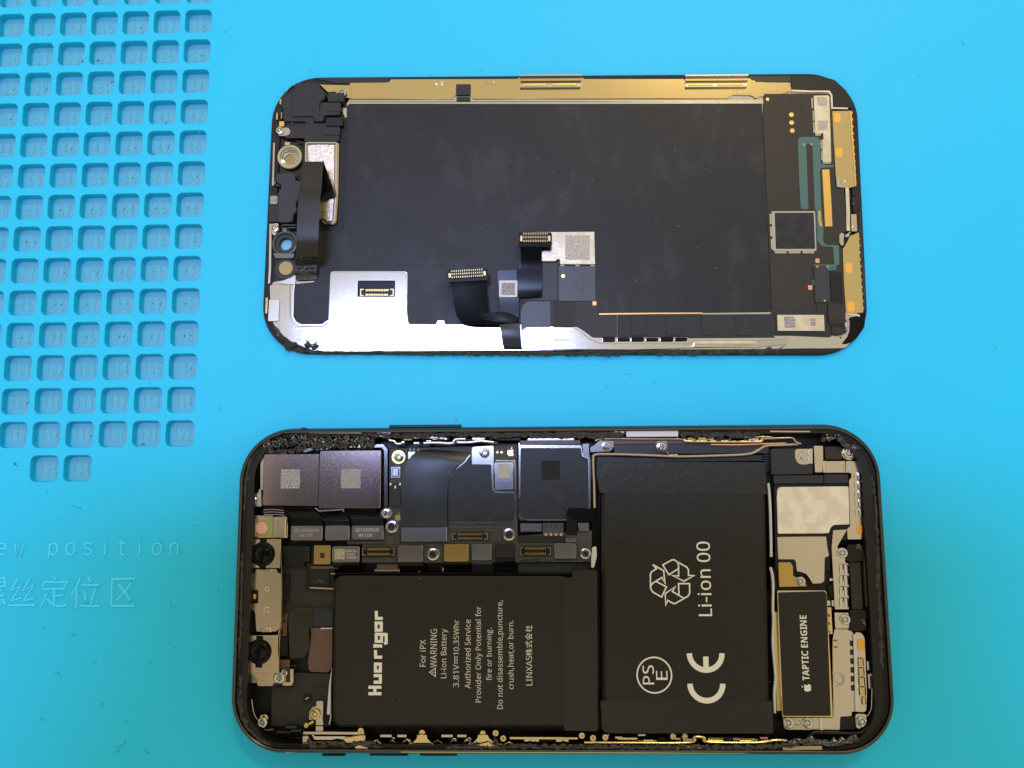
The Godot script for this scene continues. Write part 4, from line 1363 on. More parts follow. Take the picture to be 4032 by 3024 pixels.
func speaker_and_port(t: Node) -> void:
	# black plastic of the loudspeaker box
	plate(t, "speaker_box", rpoly([48.05, -29.67, 48.51, -29.98, 57.43, -29.96, 57.14, -24.20, 47.90, -24.15], 0.4), 1.2, 5.3, M.matte_plastic, 0.12)
	block(t, "speaker_box", [48.44, -24.01, 59.48, -22.15], 1.2, 5.0, M.matte_plastic, 0.15, 0.08)
	block(t, "speaker_box", [59.67, -24.19, 65.02, -22.12], 1.2, 4.9, M.matte_plastic, 0.15, 0.08)
	plate(t, "speaker_box", rpoly([48.58, -22.10, 65.53, -22.00, 65.02, -9.63, 60.59, -9.44, 60.05, -3.08, 48.02, -3.11, 48.41, -16.13], 0.4), 1.2, 4.55, M.black_plastic, 0.1)
	var p := plate(t, "speaker_plate", rpoly([49.05, -20.69, 49.72, -21.50, 65.02, -21.55, 64.84, -13.00, 61.22, -12.94, 60.43, -12.22, 60.21, -11.14, 49.09, -11.10, 48.90, -11.34], 0.5), 4.4, 4.9, M.plate_steel, 0.1)
	p.set_meta("label", "pale stained steel plate of the loudspeaker")
	plate(t, "speaker_plate", rpoly([48.73, -10.46, 59.53, -10.55, 59.66, -8.24, 59.96, -6.22, 58.96, -5.82, 58.61, -0.82, 58.02, -0.31, 56.01, -0.19, 55.57, -1.15, 54.79, -2.28, 53.67, -2.73, 52.73, -2.85, 52.57, -5.19, 52.17, -5.48, 48.74, -5.53], 0.3), 4.2, 4.8, M.bracket_steel, 0.1)
	var gp := plate(t, "gold_plate", rpoly([48.74, -4.95, 51.47, -4.97, 52.00, -4.05, 51.93, -1.95, 52.78, -1.62, 54.59, -0.33, 54.79, 0.39, 48.68, 0.49], 0.3), 3.8, 4.6, M.gold_foil, 0.1)
	gp.set_meta("label", "grained golden plate beside the vibration motor")
	screw(t, 53.44, -0.80, 1.05, 4.9, M.pale_steel)
	plate(t, "black_tray", rpoly([47.07, -8.38, 61.22, -8.33, 60.80, 5.41, 59.47, 5.89, 48.60, 1.37, 46.96, 1.37], 0.3), 1.2, 3.6, M.black_plastic)
	for a in [[59.84, -1.42, 60.70, -0.78], [59.01, 3.39, 59.73, 4.51], [59.99, 3.31, 60.81, 4.64]]:
		block(t, "steel_tag", a, 3.6, 4.5, M.pale_steel, 0.15)
	plate(t, "black_tag", rpoly([59.36, 0.52, 60.55, -0.45, 60.70, 2.76, 59.90, 2.60], 0.1), 3.5, 4.3, M.black_plastic)
	# vibration motor
	var v := plate(t, "vibration_motor", rpoly([48.10, 1.15, 58.67, 1.14, 58.89, 1.85, 58.77, 27.51, 58.46, 27.79, 47.90, 27.78], 0.3), 1.2, 5.2, M.warm_tinted_steel, 0.1)
	plate(v, "label_plate", rpoly([48.22, 1.52, 58.30, 1.29, 58.72, 1.84, 58.25, 27.33, 57.95, 27.46, 48.12, 27.44], 0.35), 5.15, 5.36, M.pouch, 0.05)
	text(v, "TAPTIC ENGINE", 53.35, 13.23, 5.36, 13.7, 1.45, true, M.print_white, true)
	fruit(v, 53.45, 21.60, 1.75, 5.34, 5.39, M.print_white, true)
	block(v, "side_flange", [58.95, 4.80, 59.85, 10.52], 3.6, 4.6, M.warm_tinted_steel, 0.1)
	for i in 3:
		var at := pts([59.16, 6.53, 58.97, 10.01])
		var q := at[0].lerp(at[1], i / 2.0)
		block(v, "weld", [q.x - 0.25, q.y - 0.3, q.x + 0.25, q.y + 0.3], 4.5, 4.75, M.copper_film, 0.1)
	bar(t, "gold_channel", [47.65, 5.79, 47.57, 10.73, 47.58, 18.82, 47.49, 26.66], 0.9, 2.5, 4.2, M.warm_tinted_steel)
	wire(t, "pale_ribbon_edge", [47.22, -22.23, 47.41, -18.16, 47.33, -11.92, 47.17, -6.12], 4.9, 0.32, M.white_seal)  # white colour imitates the reflection running along the ribbon edge
	wire(t, "pale_ribbon_edge", [46.89, -3.85, 47.25, -2.00, 47.30, 0.57, 47.04, 4.89, 47.03, 7.59, 46.70, 12.22, 46.88, 17.38, 46.94, 19.62, 46.55, 22.81, 46.44, 26.94], 4.9, 0.32, M.white_seal)
	plate(t, "black_channel", rpoly([46.92, -29.86, 48.47, -30.06, 48.94, -22.23, 48.26, -3.04, 47.05, -3.04, 46.92, -18.16], 0.2), 1.2, 3.6, M.flex_black)
	for i in 9:
		var at := pts([47.56, -29.53, 47.49, -25.10])
		var q := at[0].lerp(at[1], i / 8.0)
		block(t, "bellows_rib", [q.x - 0.9, q.y - 0.18, q.x + 0.9, q.y + 0.18], 3.4, 4.2, M.flex_satin, 0.08)
	# upper right brackets
	plate(t, "screw_tab", rpoly([53.42, -29.85, 56.60, -29.89, 56.46, -26.35, 54.57, -26.34, 53.77, -26.77, 53.32, -27.90], 0.6), 4.8, 5.4, M.bracket_steel)
	screw(t, 55.20, -28.15, 1.05, 5.5, M.pale_steel)
	bar(t, "bend", [56.84, -29.86, 56.71, -26.53], 0.85, 4.8, 5.6, M.pale_steel)  # paler steel imitates the highlight along each of these bends
	plate(t, "port_bracket", rpoly([57.56, -30.56, 59.63, -30.50, 59.49, -27.13, 59.16, -24.58, 57.54, -24.59], 0.3), 4.8, 5.5, M.bracket_steel)
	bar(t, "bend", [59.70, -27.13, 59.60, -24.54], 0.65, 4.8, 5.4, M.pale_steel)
	plate(t, "port_bracket", rpoly([60.03, -27.11, 63.98, -27.11, 63.87, -24.48, 59.95, -24.50], 0.1), 4.5, 5.2, M.bracket_steel)
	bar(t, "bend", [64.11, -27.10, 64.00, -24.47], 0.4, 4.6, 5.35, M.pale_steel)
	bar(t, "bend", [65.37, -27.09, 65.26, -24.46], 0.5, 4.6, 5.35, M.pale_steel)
	plate(t, "port_bracket", rpoly([64.49, -27.08, 67.32, -27.06, 67.51, -26.57, 67.40, -24.54, 67.86, -24.13, 67.24, -10.25, 66.91, -9.81, 64.01, -9.82, 64.03, -12.26, 64.69, -12.55, 65.06, -22.93, 65.59, -23.33, 65.65, -24.43, 64.34, -24.48], 0.3), 4.4, 5.2, M.bracket_steel)
	block(t, "smoke_window", [60.16, -30.33, 63.97, -27.43], 3.8, 4.8, M.flex_brown, 0.1)
	disc(t, "screw_tab", 65.40, -28.85, 1.6, 4.0, 5.0, M.bracket_steel)
	screw(t, 65.36, -28.87, 1.2, 5.6, M.pale_steel)
	finger_row(t, [66.19, -24.44, 67.72, -23.01, 66.01, -16.54, 67.53, -15.05], 5, 5.75, M.pale_steel)
	block(t, "orange_pad", [66.01, -13.13, 67.25, -11.04], 5.1, 5.3, M.orange_pad, 0.5, 0.05)
	# charging port side
	plate(t, "port_bracket", rpoly([61.02, -11.86, 64.15, -12.04, 61.71, -8.25, 63.38, -5.98, 63.24, -4.93, 64.03, -4.52, 63.47, 5.24, 60.49, 5.23, 60.49, -4.37, 60.48, -8.09], 0.2), 3.8, 5.0, M.bracket_steel)
	bar(t, "raised_rib", [60.41, -5.87, 63.18, -5.89], 0.5, 4.9, 5.15, M.pale_steel)
	screw(t, 62.72, -6.94, 1.15, 5.4, M.pale_steel)
	block(t, "port_bracket", [60.32, 5.87, 63.40, 9.29], 3.8, 5.0, M.bracket_steel, 0.3)
	screw(t, 62.49, 7.33, 1.15, 5.4, M.pale_steel)
	finger_row(t, [61.92, -4.39, 63.85, -2.46, 61.57, 2.73, 63.44, 4.69], 4, 5.6, M.pale_steel)
	plate(t, "port_block", rpoly([63.85, -8.75, 66.81, -8.82, 67.22, -8.09, 67.08, -5.11, 63.51, -5.01, 63.40, -6.01], 0.4), 3.0, 5.4, M.black_plastic)
	plate(t, "port_block", rpoly([63.40, 5.31, 66.87, 5.27, 67.10, 5.98, 66.83, 9.46, 65.39, 9.85, 63.15, 9.77, 63.68, 7.56], 0.4), 3.0, 5.4, M.black_plastic)
	for a in [[66.25, -8.26], [66.28, 7.79]]:
		goo(t, "glue_blob", [a[0] - 0.7, a[1] - 0.7, a[0], a[1], a[0] + 0.5, a[1] + 0.9], 1.4, 5.3, 0.7, M.adhesive, 77 + int(a[1]))
	block(t, "charging_port", [64.20, -4.92, 66.62, 5.29], 2.0, 4.8, M.flex_brown, 0.2)
	block(t, "charging_port_rim", [67.32, -7.43, 68.34, 4.74], 2.0, 5.0, M.copper_film, 0.2)
	# lower right bracket
	plate(t, "lower_bracket", rpoly([60.21, 9.37, 63.03, 9.40, 64.12, 10.00, 64.18, 10.64, 63.88, 26.62, 62.93, 26.70, 62.84, 27.60, 60.42, 27.76, 60.17, 30.51, 49.00, 30.44, 48.28, 30.04, 48.07, 27.94, 58.69, 27.89, 58.94, 27.42, 59.48, 13.86, 59.64, 11.60], 0.3), 3.6, 4.9, M.bracket_steel)
	bar(t, "raised_rib", [64.34, 10.43, 64.15, 18.61, 63.90, 26.55], 0.85, 4.8, 5.3, M.pale_steel)
	plate(t, "spring_rail", rpoly([64.57, 9.99, 65.85, 10.12, 66.44, 10.94, 66.55, 11.59, 66.35, 22.79, 66.00, 26.44, 65.46, 26.78, 64.24, 26.72], 0.3), 3.8, 5.0, M.bracket_steel)
	finger_row(t, [64.70, 15.47, 65.91, 17.14, 64.67, 21.47, 66.04, 23.18], 4, 5.6, M.warm_tinted_steel)
	finger_row(t, [65.01, 23.58, 66.02, 25.08, 65.04, 23.62, 66.05, 25.11], 1, 5.4, M.warm_tinted_steel)
	plate(t, "orange_pad", rpoly([64.72, 11.52, 66.28, 11.56, 66.45, 13.65, 65.32, 13.87, 64.86, 13.33], 0.4), 4.9, 5.2, M.orange_pad, 0.05)
	bar(t, "bend", [56.17, 27.90, 56.15, 30.47], 0.8, 4.7, 5.2, M.pale_steel)  # highlight on this bend is put in as paler steel
	screw(t, 49.24, 28.97, 1.15, 5.3, M.pale_steel)
	screw(t, 53.35, 28.96, 1.15, 5.3, M.pale_steel)
	disc(t, "rivet", 51.30, 29.01, 0.5, 4.8, 5.2, M.pale_steel, 0.15)
	var rr := Shape.new()
	stroke(rr, pts([59.14, 18.66, 60.86, 18.62, 61.64, 19.29, 61.76, 20.09, 61.30, 20.97, 60.38, 21.34, 59.08, 21.34]), 0.4, 4.85, 5.02, false, 0.5)
	put(t, "raised_rib", rr, M.bracket_steel)
	disc(t, "rivet", 60.62, 20.01, 0.9, 4.8, 5.05, M.bracket_steel, 0.15)
	for i in 6:
		var at := pts([63.63, 12.41, 63.34, 21.71])
		var q := at[0].lerp(at[1], i / 5.0)
		block(t, "dark_window", [q.x - 0.35, q.y - 0.6, q.x + 0.35, q.y + 0.6], 4.85, 4.93, M.flex_brown, 0.1, 0.0)
	for a in [[59.80, 11.63, 60.61, 11.96], [59.81, 13.02, 60.62, 13.35]]:
		block(t, "small_slot", a, 4.85, 4.98, M.copper_film, 0.1)
	plate(t, "black_corner", rpoly([60.50, 27.84, 62.91, 27.67, 63.61, 27.59, 63.50, 30.43, 60.27, 30.53], 0.2), 2.5, 4.75, M.black_plastic)
	block(t, "screw_tab", [63.62, 27.10, 65.99, 30.15], 3.0, 5.0, M.bracket_steel, 0.5)
	screw(t, 64.84, 28.66, 1.1, 5.5, M.pale_steel)
	for a in [[66.58, 16.09, 67.09, 18.01], [66.66, 18.81, 67.38, 21.84]]:
		block(t, "steel_tag", a, 3.0, 5.2, M.grey_steel, 0.1)
	block(t, "steel_tag", [67.05, 18.55, 67.66, 19.17], 4.0, 5.6, M.pale_steel, 0.1)
	wire(t, "spring_wire", [66.14, 27.54, 66.95, 26.28, 67.20, 24.85, 67.46, 21.84], 5.0, 0.18, M.grey_steel)
	wire(t, "seal_line", [52.94, 32.12, 54.13, 31.02, 55.27, 30.79, 63.37, 30.93, 65.02, 30.37, 67.42, 28.02, 68.35, 24.87], 5.6, 0.35, M.ledge_plastic)


func lens_unit(t: Node, a: Array, cx: float, cz: float, r: float, y: float) -> MeshInstance3D:
	var p := block(t, "front_camera_plate", a, 3.0, y - 0.6, M.front_steel, 0.2)
	var s := Shape.new()
	lathe(s, cx, cz, [r, y - 1.2, r, y - 0.5, r * 0.95, y - 0.4, r * 0.86, y - 0.35, r * 0.84, y + 0.4, r * 0.78, y + 0.55, r * 0.66, y + 0.55, r * 0.62, y + 0.3], 40)
	var o := put(t, "lens_barrel", s, M.lens_barrel)
	var g := Shape.new()
	lathe(g, cx, cz, [r * 0.63, y + 0.2, r * 0.5, y + 0.28, r * 0.3, y + 0.33, 0.001, y + 0.35], 32)
	put(o, "lens", g, M.lens)
	for e in [-1, 1]:
		block(o, "notch", [cx - r * 0.28, cz + e * r * 1.08 - r * 0.16, cx + r * 0.28, cz + e * r * 1.08 + r * 0.16], y - 1.0, y - 0.52, M.lens_barrel, 0.1)
	return p


func front_cameras(t: Node) -> void:
	# light sensor block
	var sb := block(t, "sensor_block", [-69.00, -15.50, -60.63, -10.61], 2.5, 4.8, M.front_steel, 0.5, 0.15)
	block(sb, "sensor_board", [-68.45, -14.88, -63.94, -11.02], 4.7, 4.86, M.sensor_board, 0.1)
	disc(sb, "sensor", -66.54, -12.93, 1.4, 4.8, 5.05, M.pink_sensor)
	for i in 6:
		var at := pts([-67.57, -14.63, -65.73, -14.62, -67.47, -11.64, -65.63, -11.64])
		var q := at[0].lerp(at[1], (i % 3) / 2.0) if i < 3 else at[2].lerp(at[3], (i % 3) / 2.0)
		block(sb, "contact", [q.x - 0.22, q.y - 0.25, q.x + 0.22, q.y + 0.25], 4.8, 4.98, M.gold, 0.05)
	block(sb, "lid", [-63.87, -15.48, -60.96, -10.74], 4.7, 5.3, M.front_steel, 0.4, 0.15)
	for e in [[-62.62, -13.94], [-62.59, -11.73]]:
		disc(sb, "dimple", e[0], e[1], 0.25, 5.2, 5.34, M.grey_steel, 0.05)
	bar(sb, "rim", [-68.79, -10.80, -68.98, -15.19, -68.53, -15.46, -63.98, -15.47], 0.5, 4.7, 5.2, M.pale_steel)
	# two camera plates joined by the long bracket
	lens_unit(t, [-69.56, -10.43, -61.99, -4.05], -65.94, -7.12, 2.75, 5.8)
	plate(t, "camera_bracket", rpoly([-67.73, -3.81, -62.80, -3.80, -62.68, -2.97, -61.74, -2.78, -61.32, 8.87, -62.63, 9.83, -67.00, 9.83, -67.38, 5.81, -68.21, 4.76, -68.09, 3.71, -66.78, 3.64, -66.87, 0.79, -68.15, 0.79, -68.32, -2.76, -67.70, -2.98], 0.3), 3.0, 4.9, M.front_steel)
	eyelet(t, "bracket_hole", -64.84, 5.14, 0.5, 4.9, M.front_steel)
	var dm := Shape.new()
	lathe(dm, -64.83, 0.60, [0.55, 4.85, 0.5, 4.96, 0.42, 4.98, 0.3, 4.93, 0.001, 4.92], 18)
	put(t, "dimple", dm, M.pale_steel)
	bar(t, "bracket_rim", [-61.90, -7.67, -61.55, -2.82, -61.39, 1.69, -61.41, 7.07], 0.22, 3.0, 5.3, M.warm_tinted_steel)
	bar(t, "bracket_rim", [-61.41, 6.92, -61.49, 8.41, -61.83, 10.04, -61.76, 12.22, -61.66, 18.23], 0.35, 3.0, 5.2, M.warm_tinted_steel)
	block(t, "bracket_tongue", [-65.91, 8.98, -63.54, 9.95], 4.8, 5.3, M.front_steel, 0.2, 0.15)
	block(t, "bracket_tongue", [-65.80, -3.87, -63.84, -3.38], 4.8, 5.2, M.front_steel, 0.2, 0.15)
	lens_unit(t, [-69.29, 10.56, -61.57, 18.69], -66.05, 14.06, 2.75, 5.8)
	plate(t, "camera_bracket", rpoly([-68.53, 18.68, -62.45, 18.67, -62.82, 19.42, -62.82, 21.22, -63.08, 21.40, -66.11, 21.41, -66.45, 20.79, -66.63, 19.43], 0.3), 3.0, 5.0, M.front_steel)
	for a in [[-68.75, -5.03], [-63.35, -5.01], [-68.48, 11.38], [-63.56, 11.33], [-68.41, 17.01], [-63.55, 17.01], [-68.83, -9.88], [-63.31, -9.86]]:
		disc(t, "dimple", a[0], a[1], 0.22, 5.1, 5.25, M.pale_steel, 0.05)
	block(t, "black_socket", [-69.58, 0.83, -66.87, 3.67], 2.0, 4.6, M.black_plastic, 0.1)
	block(t, "orange_pad", [-67.99, 1.71, -67.37, 2.76], 4.5, 4.72, M.orange_pad, 0.15)
	for a in [[-69.13, -2.46], [-69.07, 4.46]]:
		goo(t, "gold_spring", [a[0] - 0.2, a[1] - 1.0, a[0] + 0.2, a[1], a[0], a[1] + 1.0], 1.0, 4.3, 0.9, M.gold, int(a[1] * 10))
	for a in [[-70.17, -3.66, -68.03, -2.82], [-62.94, -3.71, -62.09, -2.80], [-69.87, 5.71, -67.58, 10.06], [-62.93, 8.79, -62.24, 10.14]]:
		block(t, "black_rubber", a, 1.2, 3.8, M.black_plastic)
	# what lies between the cameras and the battery
	block(t, "black_tray", [-62.33, -8.76, -50.04, 6.48], 1.2, 2.6, M.matte_plastic)
	block(t, "black_tray", [-63.81, 19.17, -50.40, 30.54], 1.2, 2.6, M.matte_plastic)
	block(t, "rubber_block", [-61.05, -8.79, -56.93, -4.20], 2.5, 3.5, M.black_plastic, 0.4)
	block(t, "rubber_block", [-56.97, -8.78, -55.70, -5.26], 2.5, 3.8, M.ledge_plastic, 0.2)
	block(t, "rubber_block", [-61.38, -2.65, -60.42, 3.42], 2.5, 3.4, M.black_plastic, 0.2)
	var sock := block(t, "empty_socket", [-56.64, -5.11, -50.10, 0.75], 2.0, 3.4, M.black_plastic, 0.2)
	block(sock, "well", [-55.56, -3.89, -51.21, -0.23], 3.3, 3.6, M.ledge_plastic, 0.2)
	bar(sock, "edge", [-55.56, 0.44, -50.18, 0.71], 0.3, 3.0, 3.7, M.beige_seal)
	goo(sock, "residue", [-55.04, -0.54, -53.65, -1.30, -52.54, -0.69, -51.44, -0.23], 0.9, 3.5, 0.4, M.adhesive_grit, 12)
	block(sock, "flap", [-55.49, -4.37, -49.14, -3.74], 3.4, 3.9, M.copper_film, 0.2)
	wire(sock, "seam", [-50.78, -2.66, -47.05, -2.71, -40.83, -2.69], 4.0, 0.14, M.grey_steel)
	flex(t, "sensor_ribbon", [-54.84, 4.94, -57.80, 4.86, -59.57, 5.46, -60.16, 6.51, -60.03, 10.84, -59.73, 15.90], [-54.74, 8.98, -54.97, 9.06, -55.43, 9.36, -55.48, 10.25, -55.40, 13.52, -56.57, 15.67], [3.2, 3.5, 3.7, 3.7, 3.6, 3.2], M.flex_brown, 0.2)
	block(t, "dark_ribbon", [-54.97, 5.02, -50.32, 9.03], 2.5, 3.2, M.flex_satin, 0.2)
	plate(t, "copper_ribbon", rpoly([-55.39, 9.24, -50.36, 9.18, -50.24, 16.30, -50.37, 17.91, -51.01, 18.91, -55.11, 18.78, -55.58, 18.09, -55.71, 16.53, -55.17, 10.80], 0.4), 2.5, 3.2, M.copper_film)
	bar(t, "steel_edge", [-52.98, 9.39, -50.34, 9.36], 0.28, 3.0, 3.4, M.white_seal)
	for a in [[-61.22, 6.18, -60.55, 7.84], [-61.54, 7.94, -60.59, 11.09], [-61.76, 16.18, -59.82, 20.85]]:
		block(t, "copper_strip", a, 2.5, 3.2, M.copper_film, 0.15)
	block(t, "dark_bar", [-62.00, 11.20, -60.32, 15.38], 2.4, 3.3, M.black_plastic, 0.15)
	plate(t, "pull_tab", rpoly([-49.98, 17.55, -50.15, 21.23, -50.04, 27.51, -50.86, 27.58, -50.82, 25.99, -50.54, 21.23], 0.15), 3.6, 4.6, M.white_seal)
	wire(t, "seam", [-50.08, 27.51, -50.14, 28.69, -50.38, 29.62], 4.2, 0.14, M.white_seal)
	bar(t, "hook_bracket", [-58.94, 17.95, -58.86, 20.72, -59.14, 21.10, -60.83, 21.10], 0.85, 2.6, 4.4, M.front_steel)
	block(t, "gold_foot", [-62.93, 18.88, -60.27, 21.11], 2.6, 4.2, M.warm_tinted_steel, 0.3)
	screw(t, -61.58, 19.83, 1.2, 4.9, M.pale_steel)
	screw(t, -60.60, 18.76, 0.8, 4.4, M.pale_steel)
	var cl := plate(t, "ground_clip", rpoly([-54.87, 28.70, -54.84, 27.01, -54.19, 26.08, -53.31, 25.82, -53.34, 24.77, -51.77, 24.73, -51.71, 25.82, -51.79, 28.69, -51.62, 29.84, -53.30, 29.88, -53.33, 28.73], 0.25), 2.6, 4.4, M.bracket_steel)
	cl.set_meta("label", "folded golden ground clip with one screw")
	screw(t, -53.43, 27.46, 1.15, 5.0, M.warm_tinted_steel)
	bar(t, "clip_arm", [-53.77, 28.95, -54.46, 29.37, -54.99, 29.54], 0.6, 3.4, 4.6, M.gold)
	disc(t, "gold_pin", -55.27, 29.74, 0.55, 3.0, 5.2, M.gold, 0.15)
	screw(t, -65.09, 29.26, 1.15, 4.9, M.pale_steel)
	screw(t, -64.97, 28.55, 1.0, 4.2, M.warm_tinted_steel)
	goo(t, "shiny_residue", [-65.38, 30.85, -63.77, 31.01, -62.35, 30.84], 1.0, 4.0, 0.6, M.adhesive, 55)
	block(t, "small_socket", [-56.65, 23.72, -54.91, 25.18], 2.5, 3.0, M.black_plastic, 0.2)
	goo(t, "solder_bead", [-56.27, 24.75, -55.74, 24.41, -55.24, 24.15], 0.9, 2.9, 0.7, M.pale_steel, 21)
	for a in [[-59.71, 17.43, -58.17, 17.64], [-54.54, 21.92, -51.13, 22.17], [-62.82, 22.10, -58.67, 22.30]]:
		block(t, "tray_rib", a, 2.5, 2.8, M.matte_plastic, 0.05)
	wire(t, "thin_wire", [-67.67, 24.36, -67.45, 25.72, -67.03, 27.41, -66.37, 28.60], 4.4, 0.16, M.grey_steel)
	plate(t, "black_pillar", rpoly([-69.37, 22.61, -68.03, 22.44, -68.05, 24.31, -69.04, 24.14], 0.3), 1.2, 4.6, M.black_plastic)
	disc(t, "orange_pad", -68.80, 20.04, 0.6, 4.2, 4.7, M.orange_pad)
	block(t, "steel_tag", [-67.97, 19.02, -66.74, 20.90], 3.2, 4.6, M.grey_steel, 0.2)


func button_side(t: Node) -> void:
	# metalwork along the lower edge
	block(t, "lower_rail", [-55.83, 30.98, -42.44, 31.55], 3.0, 5.3, M.bracket_steel, 0.1)
	plate(t, "lower_rail", rpoly([-55.72, 31.75, -54.62, 31.68, -53.85, 32.88, -52.97, 32.96, -44.21, 32.85, -43.88, 31.69, -42.13, 31.52, -42.02, 32.93, -46.65, 33.19, -54.37, 33.21, -55.22, 34.05, -55.73, 34.71], 0.15), 4.5, 5.8, M.bracket_steel)
	bar(t, "bright_rail", [-53.92, 31.88, -53.12, 32.26, -45.03, 32.24, -44.33, 31.86], 0.8, 4.0, 5.3, M.pale_steel)
	block(t, "rail_foot", [-53.19, 29.94, -51.58, 31.03], 3.0, 4.9, M.bracket_steel, 0.1)
	for a in [[-61.92, 31.13, -58.90, 31.46], [-60.00, 29.95, -57.51, 30.54], [-58.74, 30.79, -56.43, 31.21]]:
		block(t, "tray_strip", a, 2.5, 4.5, M.flex_satin, 0.1)
	# bracket with two flared tabs over the buttons
	var br := plate(t, "button_bracket", rpoly([-46.76, 32.12, -42.85, 31.49, -42.17, 32.93, -40.64, 33.51, -33.26, 33.49, -31.74, 33.07, -30.89, 32.16, -30.76, 31.42, -28.72, 31.41, -28.59, 32.16, -27.71, 33.06, -26.76, 33.47, -20.49, 33.45, -18.55, 32.96, -17.77, 32.13, -17.60, 31.39, -15.52, 31.38, -15.18, 32.12, -13.80, 33.03, -12.08, 33.35, -10.78, 32.69, -9.92, 33.35, -0.89, 33.32, 5.55, 33.30, 11.12, 32.96, 11.10, 33.95, -41.50, 34.09, -46.73, 33.77], 0.15), 4.6, 5.9, M.warm_tinted_steel)
	br.set_meta("label", "golden flared bracket above the side buttons")
	for o in [[-43.16, 30.72], [-29.78, 31.11], [-16.58, 31.24], [-13.81, 31.15], [-12.17, 32.23], [4.82, 31.61], [7.22, 32.10], [9.89, 31.93], [24.40, 31.74], [26.94, 31.74]]:
		var s := Shape.new()
		lathe(s, o[0], o[1], [0.75, 4.0, 0.75, 5.2, 0.62, 5.4, 0.3, 5.4, 0.001, 5.3], 16)
		put(t, "rivet", s, M.warm_tinted_steel)
	for a in [[-38.99, 31.57, -36.45, 32.14], [-35.24, 31.56, -33.22, 32.14], [-25.65, 31.54, -23.12, 32.11], [-22.17, 31.53, -20.17, 32.10]]:
		block(t, "spring_leaf", a, 3.4, 5.1, M.bracket_steel, 0.15)
	for a in [[-40.84, 32.74, -38.65, 33.39], [-37.00, 32.64, -35.51, 33.14], [-34.22, 32.64, -31.95, 33.29], [-27.52, 32.70, -25.26, 33.36], [-23.79, 32.61, -22.27, 33.10], [-20.92, 32.52, -18.67, 33.18]]:
		goo(t, "spring_coil", [a[0], a[3], (a[0] + a[2]) / 2, a[1], a[2], a[3]], 0.8, 4.6, 0.9, M.bracket_steel, int(a[0] * 5) + 400)
	for a in [[-10.79, 31.95, 3.96, 32.41], [-7.68, 32.24, -4.41, 32.98], [-0.78, 32.22, 1.97, 32.96], [12.58, 31.95, 16.78, 32.45], [31.77, 31.91, 35.14, 32.83], [38.57, 32.02, 41.86, 32.81], [16.91, 32.57, 20.84, 33.02]]:
		block(t, "lower_plate", a, 3.6, 5.4, M.warm_tinted_steel, 0.1)
	for a in [[-4.23, 32.34, -0.96, 32.99], [35.25, 31.97, 38.46, 32.77], [20.99, 32.51, 23.47, 33.01]]:
		block(t, "dark_bar", a, 3.4, 5.0, M.black_plastic, 0.1)
	wire(t, "lower_edge", [5.28, 33.00, 15.80, 33.02, 27.86, 32.94, 28.95, 31.81, 31.04, 31.93, 31.79, 32.80, 41.96, 32.90, 46.15, 32.39, 48.48, 32.51], 5.6, 0.4, M.warm_tinted_steel)
	wire(t, "bright_line", [-58.98, 34.66, -55.14, 34.62, -41.20, 34.61, -34.25, 34.60], 6.9, 0.2, M.warm_tinted_steel)
	wire(t, "bright_line", [-34.05, 34.52, -0.24, 34.53, 32.14, 34.54, 48.22, 34.39], 6.95, 0.22, M.warm_tinted_steel)
	for a in [[-43.99, 33.51, -41.38, 34.33], [-19.79, 34.27, -15.49, 33.19, -12.91, 34.33], [24.75, 34.11, 27.36, 33.73, 30.21, 34.15], [8.70, 33.86, 10.83, 34.19]]:
		bar(t, "bare_metal", a, 1.0, 6.3, 6.6, M.warm_tinted_steel)
	bar(t, "pale_tape", [47.35, 33.86, 51.55, 33.66, 55.57, 33.62], 0.8, 6.5, 6.75, M.beige_seal)
	bar(t, "pale_tape", [47.65, -33.71, 52.11, -33.63, 56.46, -33.60], 0.35, 6.5, 6.9, M.beige_seal)
	bar(t, "pale_tape", [-55.75, -34.21, -50.10, -34.13, -43.83, -34.08], 0.3, 6.5, 6.95, M.beige_seal)
	for i in 14:
		var p := pts([8.00, 31.61, 46.40, 32.30])
		var q := p[0].lerp(p[1], (i + rng.randf()) / 14.0) + Vector2(0, rng.randf_range(-0.3, 0.8))
		var w := rng.randf_range(0.3, 1.2)
		block(t, "metal_scrap", [q.x - w, q.y - 0.2, q.x + w, q.y + 0.25], 4.2, rng.randf_range(4.7, 5.8), [M.warm_tinted_steel, M.bracket_steel, M.black_plastic][i % 3], 0.1)


